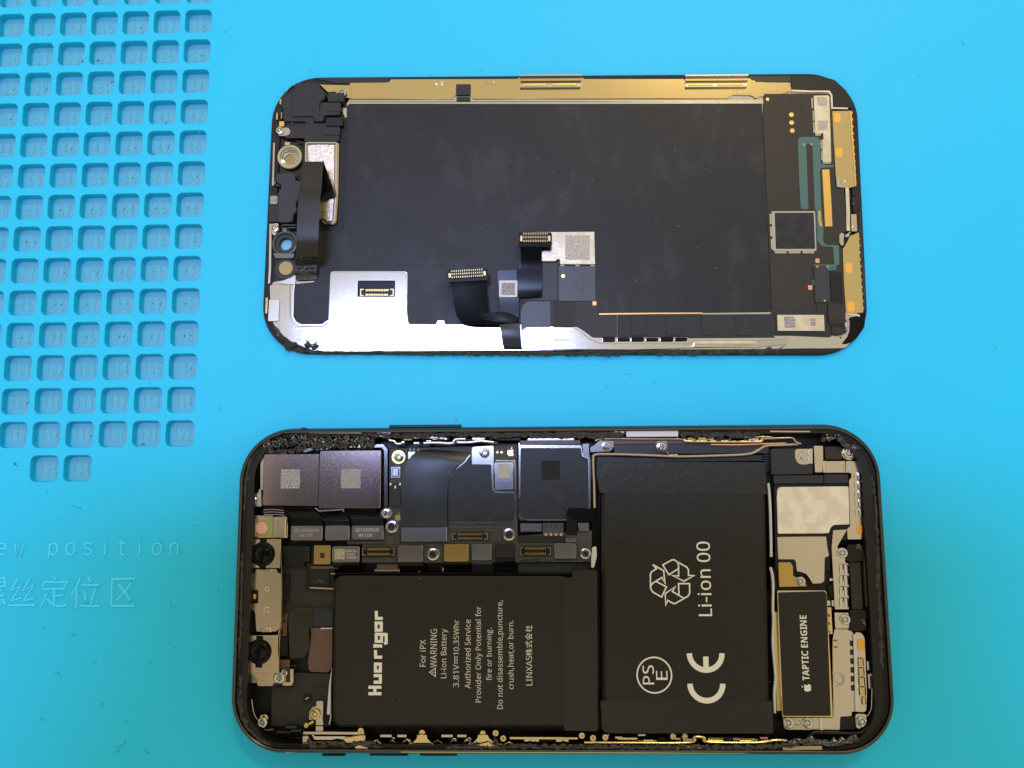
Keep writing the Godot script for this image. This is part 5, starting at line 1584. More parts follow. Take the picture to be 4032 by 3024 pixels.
func adhesive_left_on_phone(t: Node) -> void:
	goo(t, "adhesive", [-66.40, -31.97, -64.29, -31.33, -61.17, -32.35, -57.41, -32.63, -55.31, -32.41, -52.17, -32.28, -49.04, -32.57, -44.45, -32.43, -40.69, -32.51], 4.6, 5.9, 1.9, M.adhesive, 3)
	goo(t, "adhesive", [-66.00, -32.38, -64.70, -31.12, -63.20, -30.08, -60.69, -30.16, -56.94, -30.86], 2.2, 5.7, 1.7, M.adhesive, 4)
	goo(t, "adhesive", [-44.89, -33.68, -41.76, -33.76, -36.54, -33.41, -28.22, -33.45], 2.0, 6.44, 0.72, M.adhesive_grit, 5)
	goo(t, "adhesive", [-32.45, -33.84, -23.10, -33.66, -11.45, -33.57, 4.79, -33.45, 11.72, -33.28], 2.0, 6.44, 0.64, M.adhesive_grit, 6)
	goo(t, "adhesive", [0.63, -33.54, 6.80, -33.45, 12.14, -33.35, 15.43, -33.33], 2.0, 6.44, 0.64, M.adhesive_grit, 7)
	goo(t, "adhesive", [27.51, -33.34, 35.46, -33.17, 41.57, -33.13, 45.64, -33.20], 1.9, 6.44, 0.72, M.adhesive_grit, 8)
	goo(t, "adhesive", [58.52, -31.67, 62.61, -32.46, 63.75, -31.22, 66.11, -30.19, 67.28, -29.57], 1.8, 6.42, 0.9, M.adhesive, 9)
	goo(t, "adhesive", [69.77, -24.08, 70.00, -18.06, 70.04, -12.08, 69.89, -3.21], 1.2, 6.44, 0.40, M.adhesive_grit, 10)
	goo(t, "adhesive", [69.95, -6.87, 69.72, -0.49, 69.65, 5.83, 69.58, 12.09, 69.40, 17.52], 1.2, 6.44, 0.40, M.adhesive_grit, 11)
	goo(t, "adhesive", [-54.39, 32.02, -53.46, 33.85, -48.24, 33.33, -45.43, 33.82, -41.96, 33.15, -37.77, 34.13], 1.6, 6.3, 0.7, M.adhesive_grit, 12)
	goo(t, "adhesive", [-14.24, 31.77, -13.26, 33.42, -16.22, 33.66, -21.65, 34.03], 1.0, 6.0, 0.6, M.adhesive_grit, 13)
	goo(t, "adhesive", [-24.77, 33.87, -11.11, 33.73, 5.20, 33.79, 26.83, 33.78, 42.96, 33.64, 51.02, 33.15], 1.6, 6.44, 0.80, M.adhesive_grit, 14)
	goo(t, "adhesive", [48.41, 32.48, 51.62, 32.79, 54.86, 32.47, 57.25, 32.93, 60.50, 32.45, 63.76, 31.67], 2.0, 6.2, 0.8, M.adhesive, 15)
	goo(t, "adhesive", [-70.34, -7.49, -70.20, -1.48, -70.06, 4.48, -70.00, 10.39, -70.04, 15.52], 1.2, 6.44, 0.40, M.adhesive_grit, 16)
	goo(t, "adhesive", [-69.79, 18.78, -69.69, 23.85, -69.21, 27.21, -67.61, 30.22, -65.43, 32.05, -62.21, 33.87], 1.4, 6.44, 0.56, M.adhesive_grit, 17)
	goo(t, "adhesive", [-70.05, -16.76, -70.07, -22.90, -69.23, -28.67, -67.44, -31.56], 1.3, 6.44, 0.40, M.adhesive_grit, 18)


# ------------------------------------------------------------------ the detached screen, lying on its glass
func loose_screen() -> void:
	var t := Node3D.new()
	t.name = "loose_screen"
	add_child(t)
	tag(t, "detached phone screen lying face down, its steel back and ribbon cables showing", "screen")
	t.position = Vector3(6.2367, 0, -67.2148) * MM
	t.rotation.y = -0.0072
	screen_base(t)
	screen_upper_strip(t)
	earpiece(t)
	screen_lower_left(t)
	screen_ribbons(t)
	screen_right(t)
	screen_lower_right(t)
	screen_adhesive(t)


func screen_base(t: Node) -> void:
	var s := Shape.new()
	band(s, 71.08, 34.58, 11.6, [0.5, 0.0, 0.12, 0.2, 0.0, 0.6, 0.05, 1.0, 0.35, 1.25, 1.0, 1.3, 2.2, 1.25, 2.4, 0.9])
	put(t, "bezel", s, M.ledge_plastic)
	# the glass leaves an opening for the camera window at the left
	var hole := pts([-66.25, 7.88])[0]
	s = Shape.new()
	var k := 2.2
	var zt := -34.1
	prism(s, rpoly([hole.x + k, zt, 60.0, zt, 70.6, -24.0, 70.6, 24.0, 60.0, 34.1, hole.x + k, 34.1], 6.0, 6), 0.04, 0.75, 0.0)
	prism(s, box([hole.x - k, -24.0, hole.x + k, hole.y - k], 0.0), 0.04, 0.75, 0.0)
	prism(s, box([hole.x - k, hole.y + k, hole.x + k, 24.0], 0.0), 0.04, 0.75, 0.0)
	prism(s, box([-70.6, -24.0, hole.x - k, 24.0], 0.0), 0.04, 0.75, 0.0)
	prism(s, rpoly([hole.x + k, -24.0, hole.x + k, -32.6, -68.6, -28.5, -70.4, -24.0], 0.0), 0.04, 0.75, 0.0)
	prism(s, rpoly([hole.x + k, 24.0, hole.x + k, 32.6, -68.6, 28.5, -70.4, 24.0], 0.0), 0.04, 0.75, 0.0)
	put(t, "glass", s, M.glass_black)
	# steel back sheet
	plate(t, "steel_back", rpoly([-48.06, -33.09, 55.08, -32.43, 56.22, -30.34, 64.99, -29.76, 64.20, 10.57, 69.87, 28.16, 65.58, 32.95, 46.34, 33.29, -58.09, 34.00, -64.84, 31.40, -68.54, 27.13, -69.10, 17.26, -57.57, 15.40, -59.01, -15.01, -53.50, -26.69], 0.8), 0.75, 1.45, M.steel)
	# charcoal heat film over the middle
	var f := plate(t, "heat_film", rpoly([-52.47, -27.11, 48.15, -26.68, 48.41, -0.54, 48.91, 24.49, 8.30, 25.01, 7.93, 27.50, -9.67, 27.58, -36.23, 27.49, -36.95, 17.32, -37.49, 14.97, -55.10, 14.96, -54.90, 25.93, -55.87, 27.52, -62.03, 27.53, -63.30, 26.24, -63.64, 17.81, -58.67, 17.31, -58.54, 4.52, -52.29, 4.53], 0.6), 1.3, 1.68, M.graphite_film, 0.04)
	block(f, "clear_tape", [-39.39, 6.39, -13.24, 13.27], 1.6, 1.72, M.graphite_film, 0.1, 0.0)
	block(f, "black_frame", [-59.47, -23.89, -52.12, 4.71], 1.3, 1.71, M.black_plastic, 0.9, 0.04)
	for a in [[-48.68, -7.88, -48.50, -0.41], [-54.18, 9.43, -50.31, 9.40, -46.26, 9.63], [-27.28, 10.51, -26.75, 6.15, -25.87, 4.27, -26.82, 2.39], [1.04, 28.29, 1.36, 10.55], [28.98, 21.93, 30.02, 18.21, 30.57, 14.73], [25.85, 21.93, 29.23, 21.44, 32.62, 20.20], [47.68, 16.56, 47.41, 18.83, 45.57, 20.26]]:
		bar(f, "crease", a, 0.5, 1.64, 1.7, M.graphite_film)


func screen_upper_strip(t: Node) -> void:
	var g := plate(t, "gold_tinted_strip", rpoly([-51.97, -32.75, -42.35, -32.77, -41.89, -33.58, -10.78, -33.44, -10.31, -33.84, 4.91, -33.82, 5.38, -33.31, 30.41, -33.12, 45.44, -33.20, 46.35, -32.30, 52.43, -31.95, 52.87, -31.25, 54.20, -29.25, 46.70, -28.31, 45.32, -28.81, 41.11, -28.94, 40.15, -28.06, -21.69, -28.39, -22.18, -29.30, -25.99, -29.33, -26.69, -28.33, -52.08, -28.60], 0.25), 1.3, 1.75, M.warm_tinted_steel)  # gold of the warm reflection is part of this steel's colour
	g.set_meta("label", "steel strip along the long edge, tinted gold for its warm reflection")
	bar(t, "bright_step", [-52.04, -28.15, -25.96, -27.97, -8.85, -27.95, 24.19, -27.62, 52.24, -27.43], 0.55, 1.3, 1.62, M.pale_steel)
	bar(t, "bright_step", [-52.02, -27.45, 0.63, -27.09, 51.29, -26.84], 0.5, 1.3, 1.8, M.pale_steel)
	block(t, "black_pad", [-25.78, -32.09, -22.16, -29.30], 1.6, 1.95, M.matte_plastic, 0.3)
	block(t, "black_pad", [-25.63, -28.82, -22.24, -27.80], 1.5, 1.92, M.matte_plastic, 0.2)
	plate(t, "bezel_step", rpoly([-60.73, -34.08, -43.36, -34.15, -42.39, -33.74, -43.09, -32.83, -55.37, -32.82], 0.3), 1.0, 1.5, M.matte_plastic)
	# two hook clips
	for a in [[-10.40, -33.99, 5.07, -30.86], [29.53, -33.67, 45.11, -30.66]]:
		var n := Node3D.new()
		n.name = "hook_clip"
		t.add_child(n, true)
		var w: float = a[2] - a[0]
		var h: float = a[3] - a[1]
		block(n, "plate", [a[0] + 0.3, a[1] + 0.2, a[2] - 0.3, a[3]], 1.7, 2.0, M.bracket_steel, 0.5)
		bar(n, "upper_rail", [a[0] + 0.2, a[1] + 0.15, a[2] - 0.2, a[1] + 0.15], 0.4, 1.4, 2.7, M.pale_steel)
		bar(n, "middle_rail", [a[0] + 0.4, a[1] + h * 0.42, a[2] - 0.4, a[1] + h * 0.42], 0.5, 1.9, 2.6, M.warm_tinted_steel)
		bar(n, "lower_rail", [a[0] + 0.3, a[3] - 0.2, a[2] - 0.6, a[3] - 0.2], 0.35, 1.8, 2.35, M.pale_steel)
		for e in 2:
			block(n, "slot", [a[0] + w * (0.06 + e * 0.46), a[1] + h * 0.62, a[0] + w * (0.44 + e * 0.46), a[1] + h * 0.82], 1.9, 2.14, M.gold_foil, 0.15)
	for a in [[-29.86, -32.43], [-17.20, -32.43]]:
		goo(t, "glue_blob", [a[0] - 1.2, a[1] - 0.2, a[0], a[1] + 0.3, a[0] + 1.2, a[1] - 0.2], 1.2, 1.6, 0.5, M.pale_steel, int(a[0] * 7) + 50)


func earpiece(t: Node) -> void:
	# black moulded parts of the sensor housing
	var h := Node3D.new()
	h.name = "sensor_housing"
	t.add_child(h, true)
	plate(h, "moulding", rpoly([-65.05, -31.93, -59.25, -31.93, -58.83, -30.64, -57.62, -29.65, -57.57, -28.01, -57.96, -27.58, -58.79, -27.20, -58.81, -25.24, -58.52, -24.80, -53.74, -24.61, -53.68, -23.83, -57.26, -23.66, -57.62, -23.27, -57.62, -22.20, -59.91, -22.11, -60.15, -23.48, -65.30, -23.52, -65.51, -23.91, -65.56, -29.80, -65.03, -30.59], 0.3), 1.2, 3.2, M.matte_plastic, 0.1)
	plate(h, "moulding", rpoly([-65.65, -30.50, -66.74, -29.52, -68.37, -27.95, -68.40, -26.57, -67.75, -25.88, -67.63, -23.04, -67.19, -22.41, -62.13, -22.38, -62.07, -21.93, -60.05, -21.91, -60.20, -23.48, -65.36, -23.51], 0.3), 1.2, 2.8, M.matte_plastic, 0.1)
	block(h, "moulding", [-56.76, -29.44, -52.88, -27.18], 1.2, 3.3, M.matte_plastic, 0.2, 0.1)
	block(h, "moulding", [-58.75, -27.16, -53.71, -24.73], 1.2, 3.0, M.matte_plastic, 0.3, 0.1)
	block(h, "moulding", [-57.09, -23.07, -52.98, -21.02], 1.2, 3.3, M.black_plastic, 0.2, 0.3)
	block(h, "moulding", [-57.90, -20.98, -53.68, -18.81], 1.2, 2.9, M.matte_plastic, 0.3, 0.08)
	block(h, "moulding", [-62.33, -21.97, -53.82, -17.31], 1.2, 2.7, M.matte_plastic, 0.2, 0.08)
	block(h, "ribbon_slot", [-67.28, -22.43, -62.05, -18.49], 1.2, 2.0, M.flex_brown, 0.2)
	block(h, "dark_arm", [-56.70, -29.97, -55.03, -29.45], 1.2, 2.8, M.black_plastic, 0.3)
	plate(t, "gold_corner", rpoly([-59.33, -32.24, -51.39, -31.98, -51.47, -28.62, -52.98, -28.83, -54.51, -29.33, -55.48, -30.33, -57.18, -30.14], 0.3), 1.3, 2.0, M.warm_tinted_steel)
	screw(t, -53.54, -29.82, 1.05, 2.8, M.pale_steel)
	plate(t, "screw_tab", rpoly([-69.09, -20.97, -66.75, -21.19, -66.01, -20.56, -66.03, -19.58, -66.66, -19.04, -68.91, -18.97], 0.6), 1.2, 2.2, M.pale_steel)
	screw(t, -68.49, -20.25, 0.95, 2.6, M.pale_steel)
	for a in [[-68.46, -25.09, -68.16, -23.32], [-69.64, -24.90, -69.19, -23.13], [-68.85, -22.73, -67.51, -21.35], [-68.95, -28.45, -68.51, -27.06]]:
		block(t, "gold_spring", a, 1.2, 2.2, M.gold_foil, 0.15)
	# upper projector window
	var c := Vector2(-66.00, -13.83)
	var s := Shape.new()
	lathe(s, c.x, c.y, [3.0, 1.2, 3.0, 1.8, 2.8, 1.95, 2.4, 1.95, 2.2, 1.5, 1.9, 1.4], 36)
	var w := put(t, "projector_window", s, M.clear_plastic)
	s = Shape.new()
	var c2 := Vector2(-66.07, -13.34)
	lathe(s, c2.x, c2.y, [2.1, 1.2, 2.1, 1.9, 1.95, 2.0, 1.8, 1.95, 1.65, 1.6, 1.3, 1.5], 36)
	put(w, "collar", s, M.pale_steel)
	disc(w, "filter", -65.88, -13.20, 1.35, 1.2, 1.55, M.yellow_filter)
	block(w, "key", [-67.22, -17.40, -65.97, -16.61], 1.7, 2.2, M.clear_plastic, 0.1)
	# camera window with the mat showing through
	var hole := Vector2(-66.25, 7.88)
	s = Shape.new()
	lathe(s, hole.x, hole.y, [3.3, 0.75, 3.2, 1.7, 2.9, 1.8, 2.5, 1.7, 2.35, 1.35, 1.6, 1.35, 1.5, 1.2, 1.48, 0.04], 40)
	var cw := put(t, "camera_window", s, M.rubber_grey)
	disc(cw, "pane", hole.x, hole.y, 1.46, 0.1, 0.3, M.pane, 0.0)
	s = Shape.new()
	lathe(s, hole.x, hole.y, [2.95, 1.75, 2.9, 1.95, 2.75, 1.98, 2.6, 1.8], 40)
	put(cw, "collar", s, M.green_plastic)
	block(cw, "key", [-66.80, 4.09, -65.86, 5.22], 1.7, 2.1, M.green_plastic, 0.1)
	plate(t, "window_lip", rpoly([-68.99, 10.35, -63.73, 10.45, -63.96, 11.58, -68.29, 11.61], 0.3), 1.2, 2.1, M.green_plastic)
	# lower projector disc
	s = Shape.new()
	var pc := Vector2(-65.94, 14.06)
	lathe(s, pc.x, pc.y, [2.65, 0.75, 2.65, 1.4, 2.5, 1.5, 1.75, 1.5, 1.7, 1.4], 40)
	var pr := put(t, "projector_ring", s, M.rubber_grey)
	disc(pr, "filter", -65.83, 13.92, 1.72, 1.2, 1.62, M.yellow_filter)
	plate(t, "black_well", rpoly([-69.59, 10.78, -63.64, 11.54, -63.65, 15.68, -67.63, 17.55, -68.83, 17.46, -69.36, 16.80], 0.5), 0.7, 1.1, M.black_plastic)
	# grey moulding between the windows
	var gm := plate(t, "sensor_housing_cover", rpoly([-68.78, -9.34, -64.56, -9.42, -64.26, -8.94, -64.11, -7.59, -62.89, -7.30, -62.76, -6.24, -63.44, -2.61, -63.82, -1.85, -63.48, 0.24, -64.27, 0.81, -64.34, 2.52, -65.07, 2.86, -67.84, 2.89, -68.25, -4.35, -67.47, -5.69, -67.60, -6.65, -68.74, -7.04], 0.3), 1.2, 2.5, M.rubber_grey, 0.1)
	block(gm, "pale_window", [-70.08, -3.70, -68.28, -1.65], 2.3, 2.56, M.etching, 0.3)
	block(gm, "step", [-70.23, -1.80, -67.88, 2.69], 1.2, 2.2, M.matte_plastic, 0.15)
	for a in [[-67.18, 3.17, -63.77, 3.61], [-65.76, 3.83, -63.71, 4.22]]:
		block(t, "housing_rib", a, 1.2, 2.0, M.flex_brown, 0.1)
	block(t, "dark_slot", [-62.93, -17.78, -61.98, -7.78], 1.2, 1.6, M.black_plastic, 0.1)
	# loudspeaker can with a raised rim
	var can := plate(t, "earpiece_speaker", rpoly([-62.00, -16.68, -61.68, -17.03, -54.22, -16.99, -53.84, -16.64, -53.60, -4.17, -53.82, 2.87, -54.26, 3.52, -56.28, 3.50, -57.14, 2.57, -61.28, 2.56], 0.4), 1.2, 2.8, M.warm_tinted_steel, 0.12)
	plate(can, "face", rpoly([-61.40, -16.44, -54.74, -16.44, -54.41, -4.14, -54.59, 2.71, -56.09, 2.99, -56.76, 2.14, -60.54, 2.03], 0.3), 2.7, 3.0, M.speckled_plate, 0.15)
	bar(can, "rim", [-61.49, -7.20, -61.78, -16.60, -61.45, -16.79, -54.47, -16.75, -54.22, -16.40, -54.04, -4.13, -54.11, 2.71, -54.42, 3.24, -56.08, 3.27, -56.93, 2.42, -58.31, 2.42], 0.4, 2.7, 3.15, M.pale_steel)
	bar(t, "black_wall", [-53.99, -25.09, -52.73, -21.16, -53.03, -13.38, -53.11, -4.54, -53.18, 4.05, -55.95, 4.05], 1.6, 1.2, 1.75, M.black_plastic)
	# silver frame down the left edge
	bar(t, "edge_rail", [-69.90, 3.06, -69.71, 8.75, -69.54, 14.39, -69.61, 17.75], 0.6, 1.0, 1.9, M.pale_steel)
	bar(t, "edge_rail", [-69.94, -17.35, -69.82, -10.55, -69.77, -6.50], 0.5, 1.0, 1.9, M.pale_steel)
	screw(t, -68.77, 4.27, 0.95, 2.5, M.pale_steel)
	plate(t, "edge_tab", rpoly([-69.59, 3.07, -68.02, 2.88, -67.73, 4.59, -68.81, 6.10, -69.49, 5.34], 0.3), 1.2, 2.0, M.bracket_steel)
	goo(t, "glue_blob", [-66.58, -22.42, -65.53, -22.02, -65.31, -21.23], 0.8, 2.0, 0.5, M.adhesive, 91)
	goo(t, "glue_blob", [-69.65, -8.81, -69.19, -6.88, -67.68, -6.49], 0.9, 1.6, 0.6, M.adhesive, 92)
	goo(t, "glue_blob", [-64.61, -17.81, -63.09, -17.51, -62.89, -17.12], 0.7, 1.7, 0.5, M.adhesive, 93)
	goo(t, "glue_blob", [-63.90, -9.75, -63.03, -8.98, -63.09, -8.20], 1.4, 1.7, 0.5, M.adhesive_grit, 94)
	# the raised earpiece ribbon: out of the edge, over, and folded back under itself
	flex(t, "earpiece_ribbon", [-63.09, 17.05, -63.19, 16.08, -63.02, 15.04, -62.92, 13.84, -62.63, 13.18, -61.98, 12.64], [-58.10, 16.79, -58.09, 15.89, -57.84, 14.85, -57.89, 13.66, -57.28, 13.09, -56.78, 12.56], [2.0, 2.3, 3.4, 3.2, 5.2, 7.0], M.flex_crumpled, 0.1, 0.14)
	flex(t, "earpiece_ribbon", [-61.97, 12.83, -61.34, 9.04, -61.26, -0.12, -60.99, -3.27, -60.87, -9.06, -60.73, -9.90], [-56.78, 12.65, -56.27, 9.05, -56.16, -0.11, -56.01, -3.25, -56.03, -9.03, -56.06, -9.94], [6.98, 9.0, 9.2, 8.8, 8.3, 7.6], M.flex_brown, 0.0, 0.14)
	flex(t, "earpiece_ribbon", [-60.84, -10.16, -60.80, -9.66, -59.14, -3.45, -57.60, -1.85], [-56.19, -10.18, -56.07, -9.73, -54.33, -4.55, -54.32, -3.10], [7.4, 6.4, 4.8, 3.6], M.flex_black, 0.0, 0.14)


func screen_lower_left(t: Node) -> void:
	# bright steel shield with a window on a socket
	var o := box([-54.97, 14.81, -36.53, 32.08], 0.8)
	var q := box([-48.33, 17.09, -39.42, 21.02], 0.25)
	var s := Shape.new()
	holed(s, o, q, 1.3, 2.0)
	var sh := put(t, "socket_shield", s, M.steel)
	sh.set_meta("label", "bright steel shield with a window on a socket")
	var rim := Shape.new()
	stroke(rim, box([-54.79, 15.01, -36.72, 32.01], 0.8), 0.22, 1.95, 2.08, true, 0.6)
	put(sh, "rim", rim, M.steel)
	block(sh, "well", [-48.51, 16.95, -39.39, 21.04], 1.0, 1.5, M.flex_black, 0.2, 0.0)
	connector(t, [-47.85, 18.90, -39.61, 20.98], 2.0, 14)
	# steel pieces round the corner
	plate(t, "corner_plate", rpoly([-69.48, 18.04, -64.66, 17.96, -64.31, 25.40, -63.51, 27.14, -61.94, 28.20, -54.68, 28.19, -54.26, 31.75, -56.45, 31.85, -63.34, 31.19, -66.92, 28.11, -69.01, 24.24], 0.4), 1.2, 1.77, M.steel)
	bar(t, "corner_rib", [-63.50, 17.44, -63.68, 19.98, -63.58, 25.81, -62.91, 27.16, -61.54, 27.84, -56.19, 27.83, -55.64, 27.15, -54.70, 26.77], 0.45, 1.3, 2.0, M.pale_steel)
	plate(t, "corner_plate", rpoly([-67.54, 17.63, -66.21, 17.04, -64.32, 16.26, -63.38, 15.67, -63.22, 17.24, -63.67, 17.83, -64.24, 17.98], 0.2), 1.2, 1.9, M.pale_steel)
	var k := block(t, "corner_clip", [-69.41, 21.68, -66.84, 26.92], 1.5, 2.1, M.pale_steel, 0.3)
	block(k, "gold_edge", [-70.08, 21.29, -69.60, 25.08], 1.2, 2.3, M.warm_tinted_steel, 0.05)
	# steel margin below
	plate(t, "steel_margin", rpoly([-53.96, 32.17, -37.07, 32.14, -36.52, 31.53, -36.60, 28.17, -29.96, 28.16, -29.44, 27.79, -29.24, 26.69, -27.72, 26.69, -27.38, 27.79, -14.53, 27.88, -14.09, 28.65, -13.84, 33.23, -22.65, 33.47, -42.71, 33.74, -56.41, 32.91, -57.96, 32.14], 0.25), 1.2, 1.8, M.steel)
	plate(t, "steel_margin", rpoly([-8.92, 28.86, -8.39, 28.25, 3.10, 28.19, 4.38, 28.84, 6.30, 30.80, 8.65, 31.99, 14.02, 32.05, 14.01, 33.50, -8.68, 33.44, -8.91, 31.92], 0.4), 1.2, 1.85, M.steel)
	plate(t, "steel_margin", rpoly([-0.74, 30.13, 3.12, 28.41, 5.04, 30.12, 8.87, 32.12, 29.70, 32.08, 30.16, 33.13, 16.05, 33.52, -0.74, 33.31], 0.3), 1.2, 1.83, M.steel)
	var outline := Shape.new()
	for a in [[-37.86, 28.90, -26.17, 28.84, -25.61, 29.87, -20.97, 29.93, -20.66, 28.88, -14.52, 28.83], [-62.51, 28.30, -62.25, 29.84, -57.48, 29.93, -56.95, 28.77, -54.46, 28.87, -54.17, 31.75]]:
		stroke(outline, pts(a), 0.14, 1.78, 1.84, false, 0.6)
	put(t, "pressed_line", outline, M.grey_steel)
	block(t, "coral_mark", [-2.26, 31.03, 1.81, 31.50], 1.8, 1.87, M.print_white, 0.3, 0.0)
	for i in 4:
		var e := pts([-18.37, 31.61, -15.96, 31.60])
		var p := e[0].lerp(e[1], i / 3.0)
		eyelet(t, "vent_hole", p.x, p.y, 0.22, 1.8, M.steel)
	for i in 5:
		var e := pts([-49.11, 32.32, -46.26, 32.35])
		var p := e[0].lerp(e[1], i / 4.0)
		eyelet(t, "vent_hole", p.x, p.y, 0.18, 1.8, M.steel)


# the plug at the end of a ribbon
func plug(parent: Node, a: Array, y: float, turn: float) -> void:
	var n := Node3D.new()
	n.name = "ribbon_plug"
	parent.add_child(n, true)
	var c := Vector2((a[0] + a[2]) / 2, (a[1] + a[3]) / 2)
	var w: float = a[2] - a[0]
	var h: float = a[3] - a[1]
	n.position = Vector3(c.x, y, c.y) * MM
	n.rotation.y = turn
	block(n, "base", [-w / 2, -h / 2, w / 2, h / 2], -0.4, 0.05, M.flex_black, 0.5)
	block(n, "socket", [-w * 0.44, -h * 0.42, w * 0.44, h * 0.22], 0.0, 0.4, M.black_plastic, 0.1)
	var pins := Shape.new()
	for row in 3:
		for i in 15:
			var x := (i / 14.0 - 0.5) * w * 0.72
			var z: float = [-0.36, -0.12, 0.14][row] * h
			prism(pins, box([x - w * 0.011, z - h * 0.075, x + w * 0.011, z + h * 0.075], 0.0), 0.1, 0.62 - row * 0.04, 0.04)
	put(n, "pins", pins, M.pin_gold)
	for e in [-1, 1]:
		block(n, "end_clip", [e * w * 0.42 - 0.35, -h * 0.25, e * w * 0.42 + 0.35, h * 0.18], 0.1, 0.5, M.pin_gold, 0.2, 0.15)


func screen_ribbons(t: Node) -> void:
	# can with its code patch
	var can := plate(t, "shield_can", rpoly([-7.26, 5.33, 7.73, 5.23, 7.86, 13.22, -0.47, 13.21, -0.56, 12.01, -1.21, 12.01, -1.43, 12.45, -5.54, 12.49, -7.16, 12.22], 0.2), 1.4, 2.4, M.plate_steel, 0.12)
	etched(can, [0.79, 6.23, 6.57, 12.17], 2.4, M.pale_etching)
	for e in 3:
		var a := pts([0.11, 13.40, 7.25, 13.41])
		var p := a[0].lerp(a[1], e / 2.0)
		block(can, "foot", [p.x - 0.5, p.y - 0.15, p.x + 0.5, p.y + 0.12], 1.5, 1.95, M.pale_steel, 0.08)
	var pad := block(t, "grey_pad", [-0.80, 13.51, 7.89, 22.00], 1.4, 1.9, M.pad_blue_grey, 0.2)
	disc(pad, "gold_dot", 0.28, 15.96, 0.47, 1.8, 1.94, M.gold, 0.0)
	for e in [[4.75, 15.90], [3.34, 17.31], [4.77, 17.31], [3.34, 18.69], [4.59, 18.69]]:
		var r := Shape.new()
		stroke(r, circle(e[0], e[1], 0.42, 20), 0.16, 1.85, 1.95, true, 0.5)
		put(pad, "raised_ring", r, M.pad_blue_grey)
	for a in [[4.31, 19.40, 4.30, 21.16], [4.74, 19.40, 4.67, 21.05, 4.08, 21.82], [5.28, 17.74, 5.38, 20.50, 4.84, 20.94]]:
		bar(pad, "raised_trace", a, 0.2, 1.85, 1.95, M.pad_blue_grey)
	block(t, "black_tape", [-10.21, 12.75, -1.06, 21.86], 1.5, 1.85, M.flex_brown, 0.6, 0.03)
	block(t, "dark_panel", [-1.95, 22.03, 3.10, 28.07], 1.4, 1.87, M.matte_plastic, 0.15)
	# satin ribbon that comes up to the fold
	plate(t, "satin_ribbon", rpoly([-2.75, 22.07, -2.69, 28.00, -8.28, 28.07, -9.14, 28.77, -9.52, 29.32, -9.70, 24.72, -9.28, 23.29, -8.09, 22.07], 0.3), 1.6, 2.0, M.pad_blue_grey, 0.1)
	for i in 5:
		var e := pts([-2.92, 23.28, -9.55, 24.50, -2.91, 27.67, -9.53, 27.79])
		var p := e[0].lerp(e[2], i / 4.0)
		var q := e[1].lerp(e[3], i / 4.0)
		bar(t, "ribbon_trace", [p.x, p.y, lerpf(p.x, q.x, 0.65), p.y, q.x, q.y], 0.16, 1.95, 2.05, M.pad_blue_grey)
	# two black ribbons leave one fold at the edge of the screen
	flex(t, "folded_ribbon", [-13.40, 33.47, -13.70, 33.03, -13.97, 31.51, -14.24, 29.38, -14.57, 27.97], [-9.11, 33.46, -9.27, 33.02, -9.49, 31.50, -9.64, 29.37, -9.80, 27.64], [1.6, 2.5, 3.3, 3.5, 3.3], M.flex_satin, 0.08)
	flex(t, "display_ribbon", [-9.81, 27.72, -10.63, 26.09, -12.35, 25.22, -14.49, 24.89, -16.85, 24.90, -17.43, 21.72, -17.75, 18.72, -17.73, 17.75], [-14.36, 28.06, -15.11, 28.06, -18.32, 28.06, -22.18, 27.74, -24.35, 26.32, -25.27, 22.82, -25.86, 18.94, -25.93, 17.86], [3.2, 3.3, 3.4, 3.6, 3.8, 4.3, 4.8, 5.0], M.flex_black, 0.15)
	for i in 4:
		var lines := [[-20.05, 24.02, -18.32, 25.98, -14.89, 26.74, -11.04, 27.28], [-19.41, 24.01, -17.89, 25.65, -14.46, 26.30, -10.72, 27.06], [-20.47, 24.89, -18.53, 26.41, -15.10, 27.17, -11.46, 27.60], [-18.88, 24.01, -17.36, 25.37, -14.04, 25.97, -10.51, 26.73]]
		wire(t, "ribbon_trace", lines[i], 3.68, 0.07, M.flex_satin)
	plug(t, [-26.91, 15.20, -17.24, 18.09], 5.2, 0.06)
	flex(t, "touch_ribbon", [-14.53, 24.85, -14.62, 21.65, -15.05, 17.24, -15.03, 15.02], [-10.04, 26.16, -10.13, 21.65, -10.22, 17.24, -10.06, 14.81], [3.0, 3.0, 3.2, 3.3], M.flex_black)
	flex(t, "touch_ribbon", [-10.62, 21.50, -10.63, 19.52, -10.64, 17.32, -10.66, 14.84], [-4.70, 21.06, -4.70, 19.52, -4.71, 17.32, -4.72, 13.34], [3.0, 3.25, 3.35, 3.35], M.flex_black)
	flex(t, "touch_ribbon", [-9.58, 14.69, -9.63, 12.53, -9.74, 9.50], [-4.76, 14.59, -4.76, 12.54, -4.73, 9.51], [3.35, 3.7, 4.6], M.flex_black)
	plug(t, [-10.18, 6.19, -2.42, 9.68], 4.7, 0.0)
	var lab := block(t, "code_label", [-14.69, 17.43, -10.49, 21.39], 3.3, 3.42, M.label_white, 0.1, 0.0)
	block(lab, "printed_patch", [-14.17, 17.96, -10.96, 20.91], 3.38, 3.435, M.label_mottle, 0.0, 0.0)
	var gold_mark := block(t, "gold_corner_mark", [7.16, 22.04, 8.10, 23.03], 1.6, 1.9, M.copper, 0.15, 0.0)
	disc(gold_mark, "gold_dot", 7.59, 22.57, 0.25, 1.85, 1.93, M.gold, 0.0)


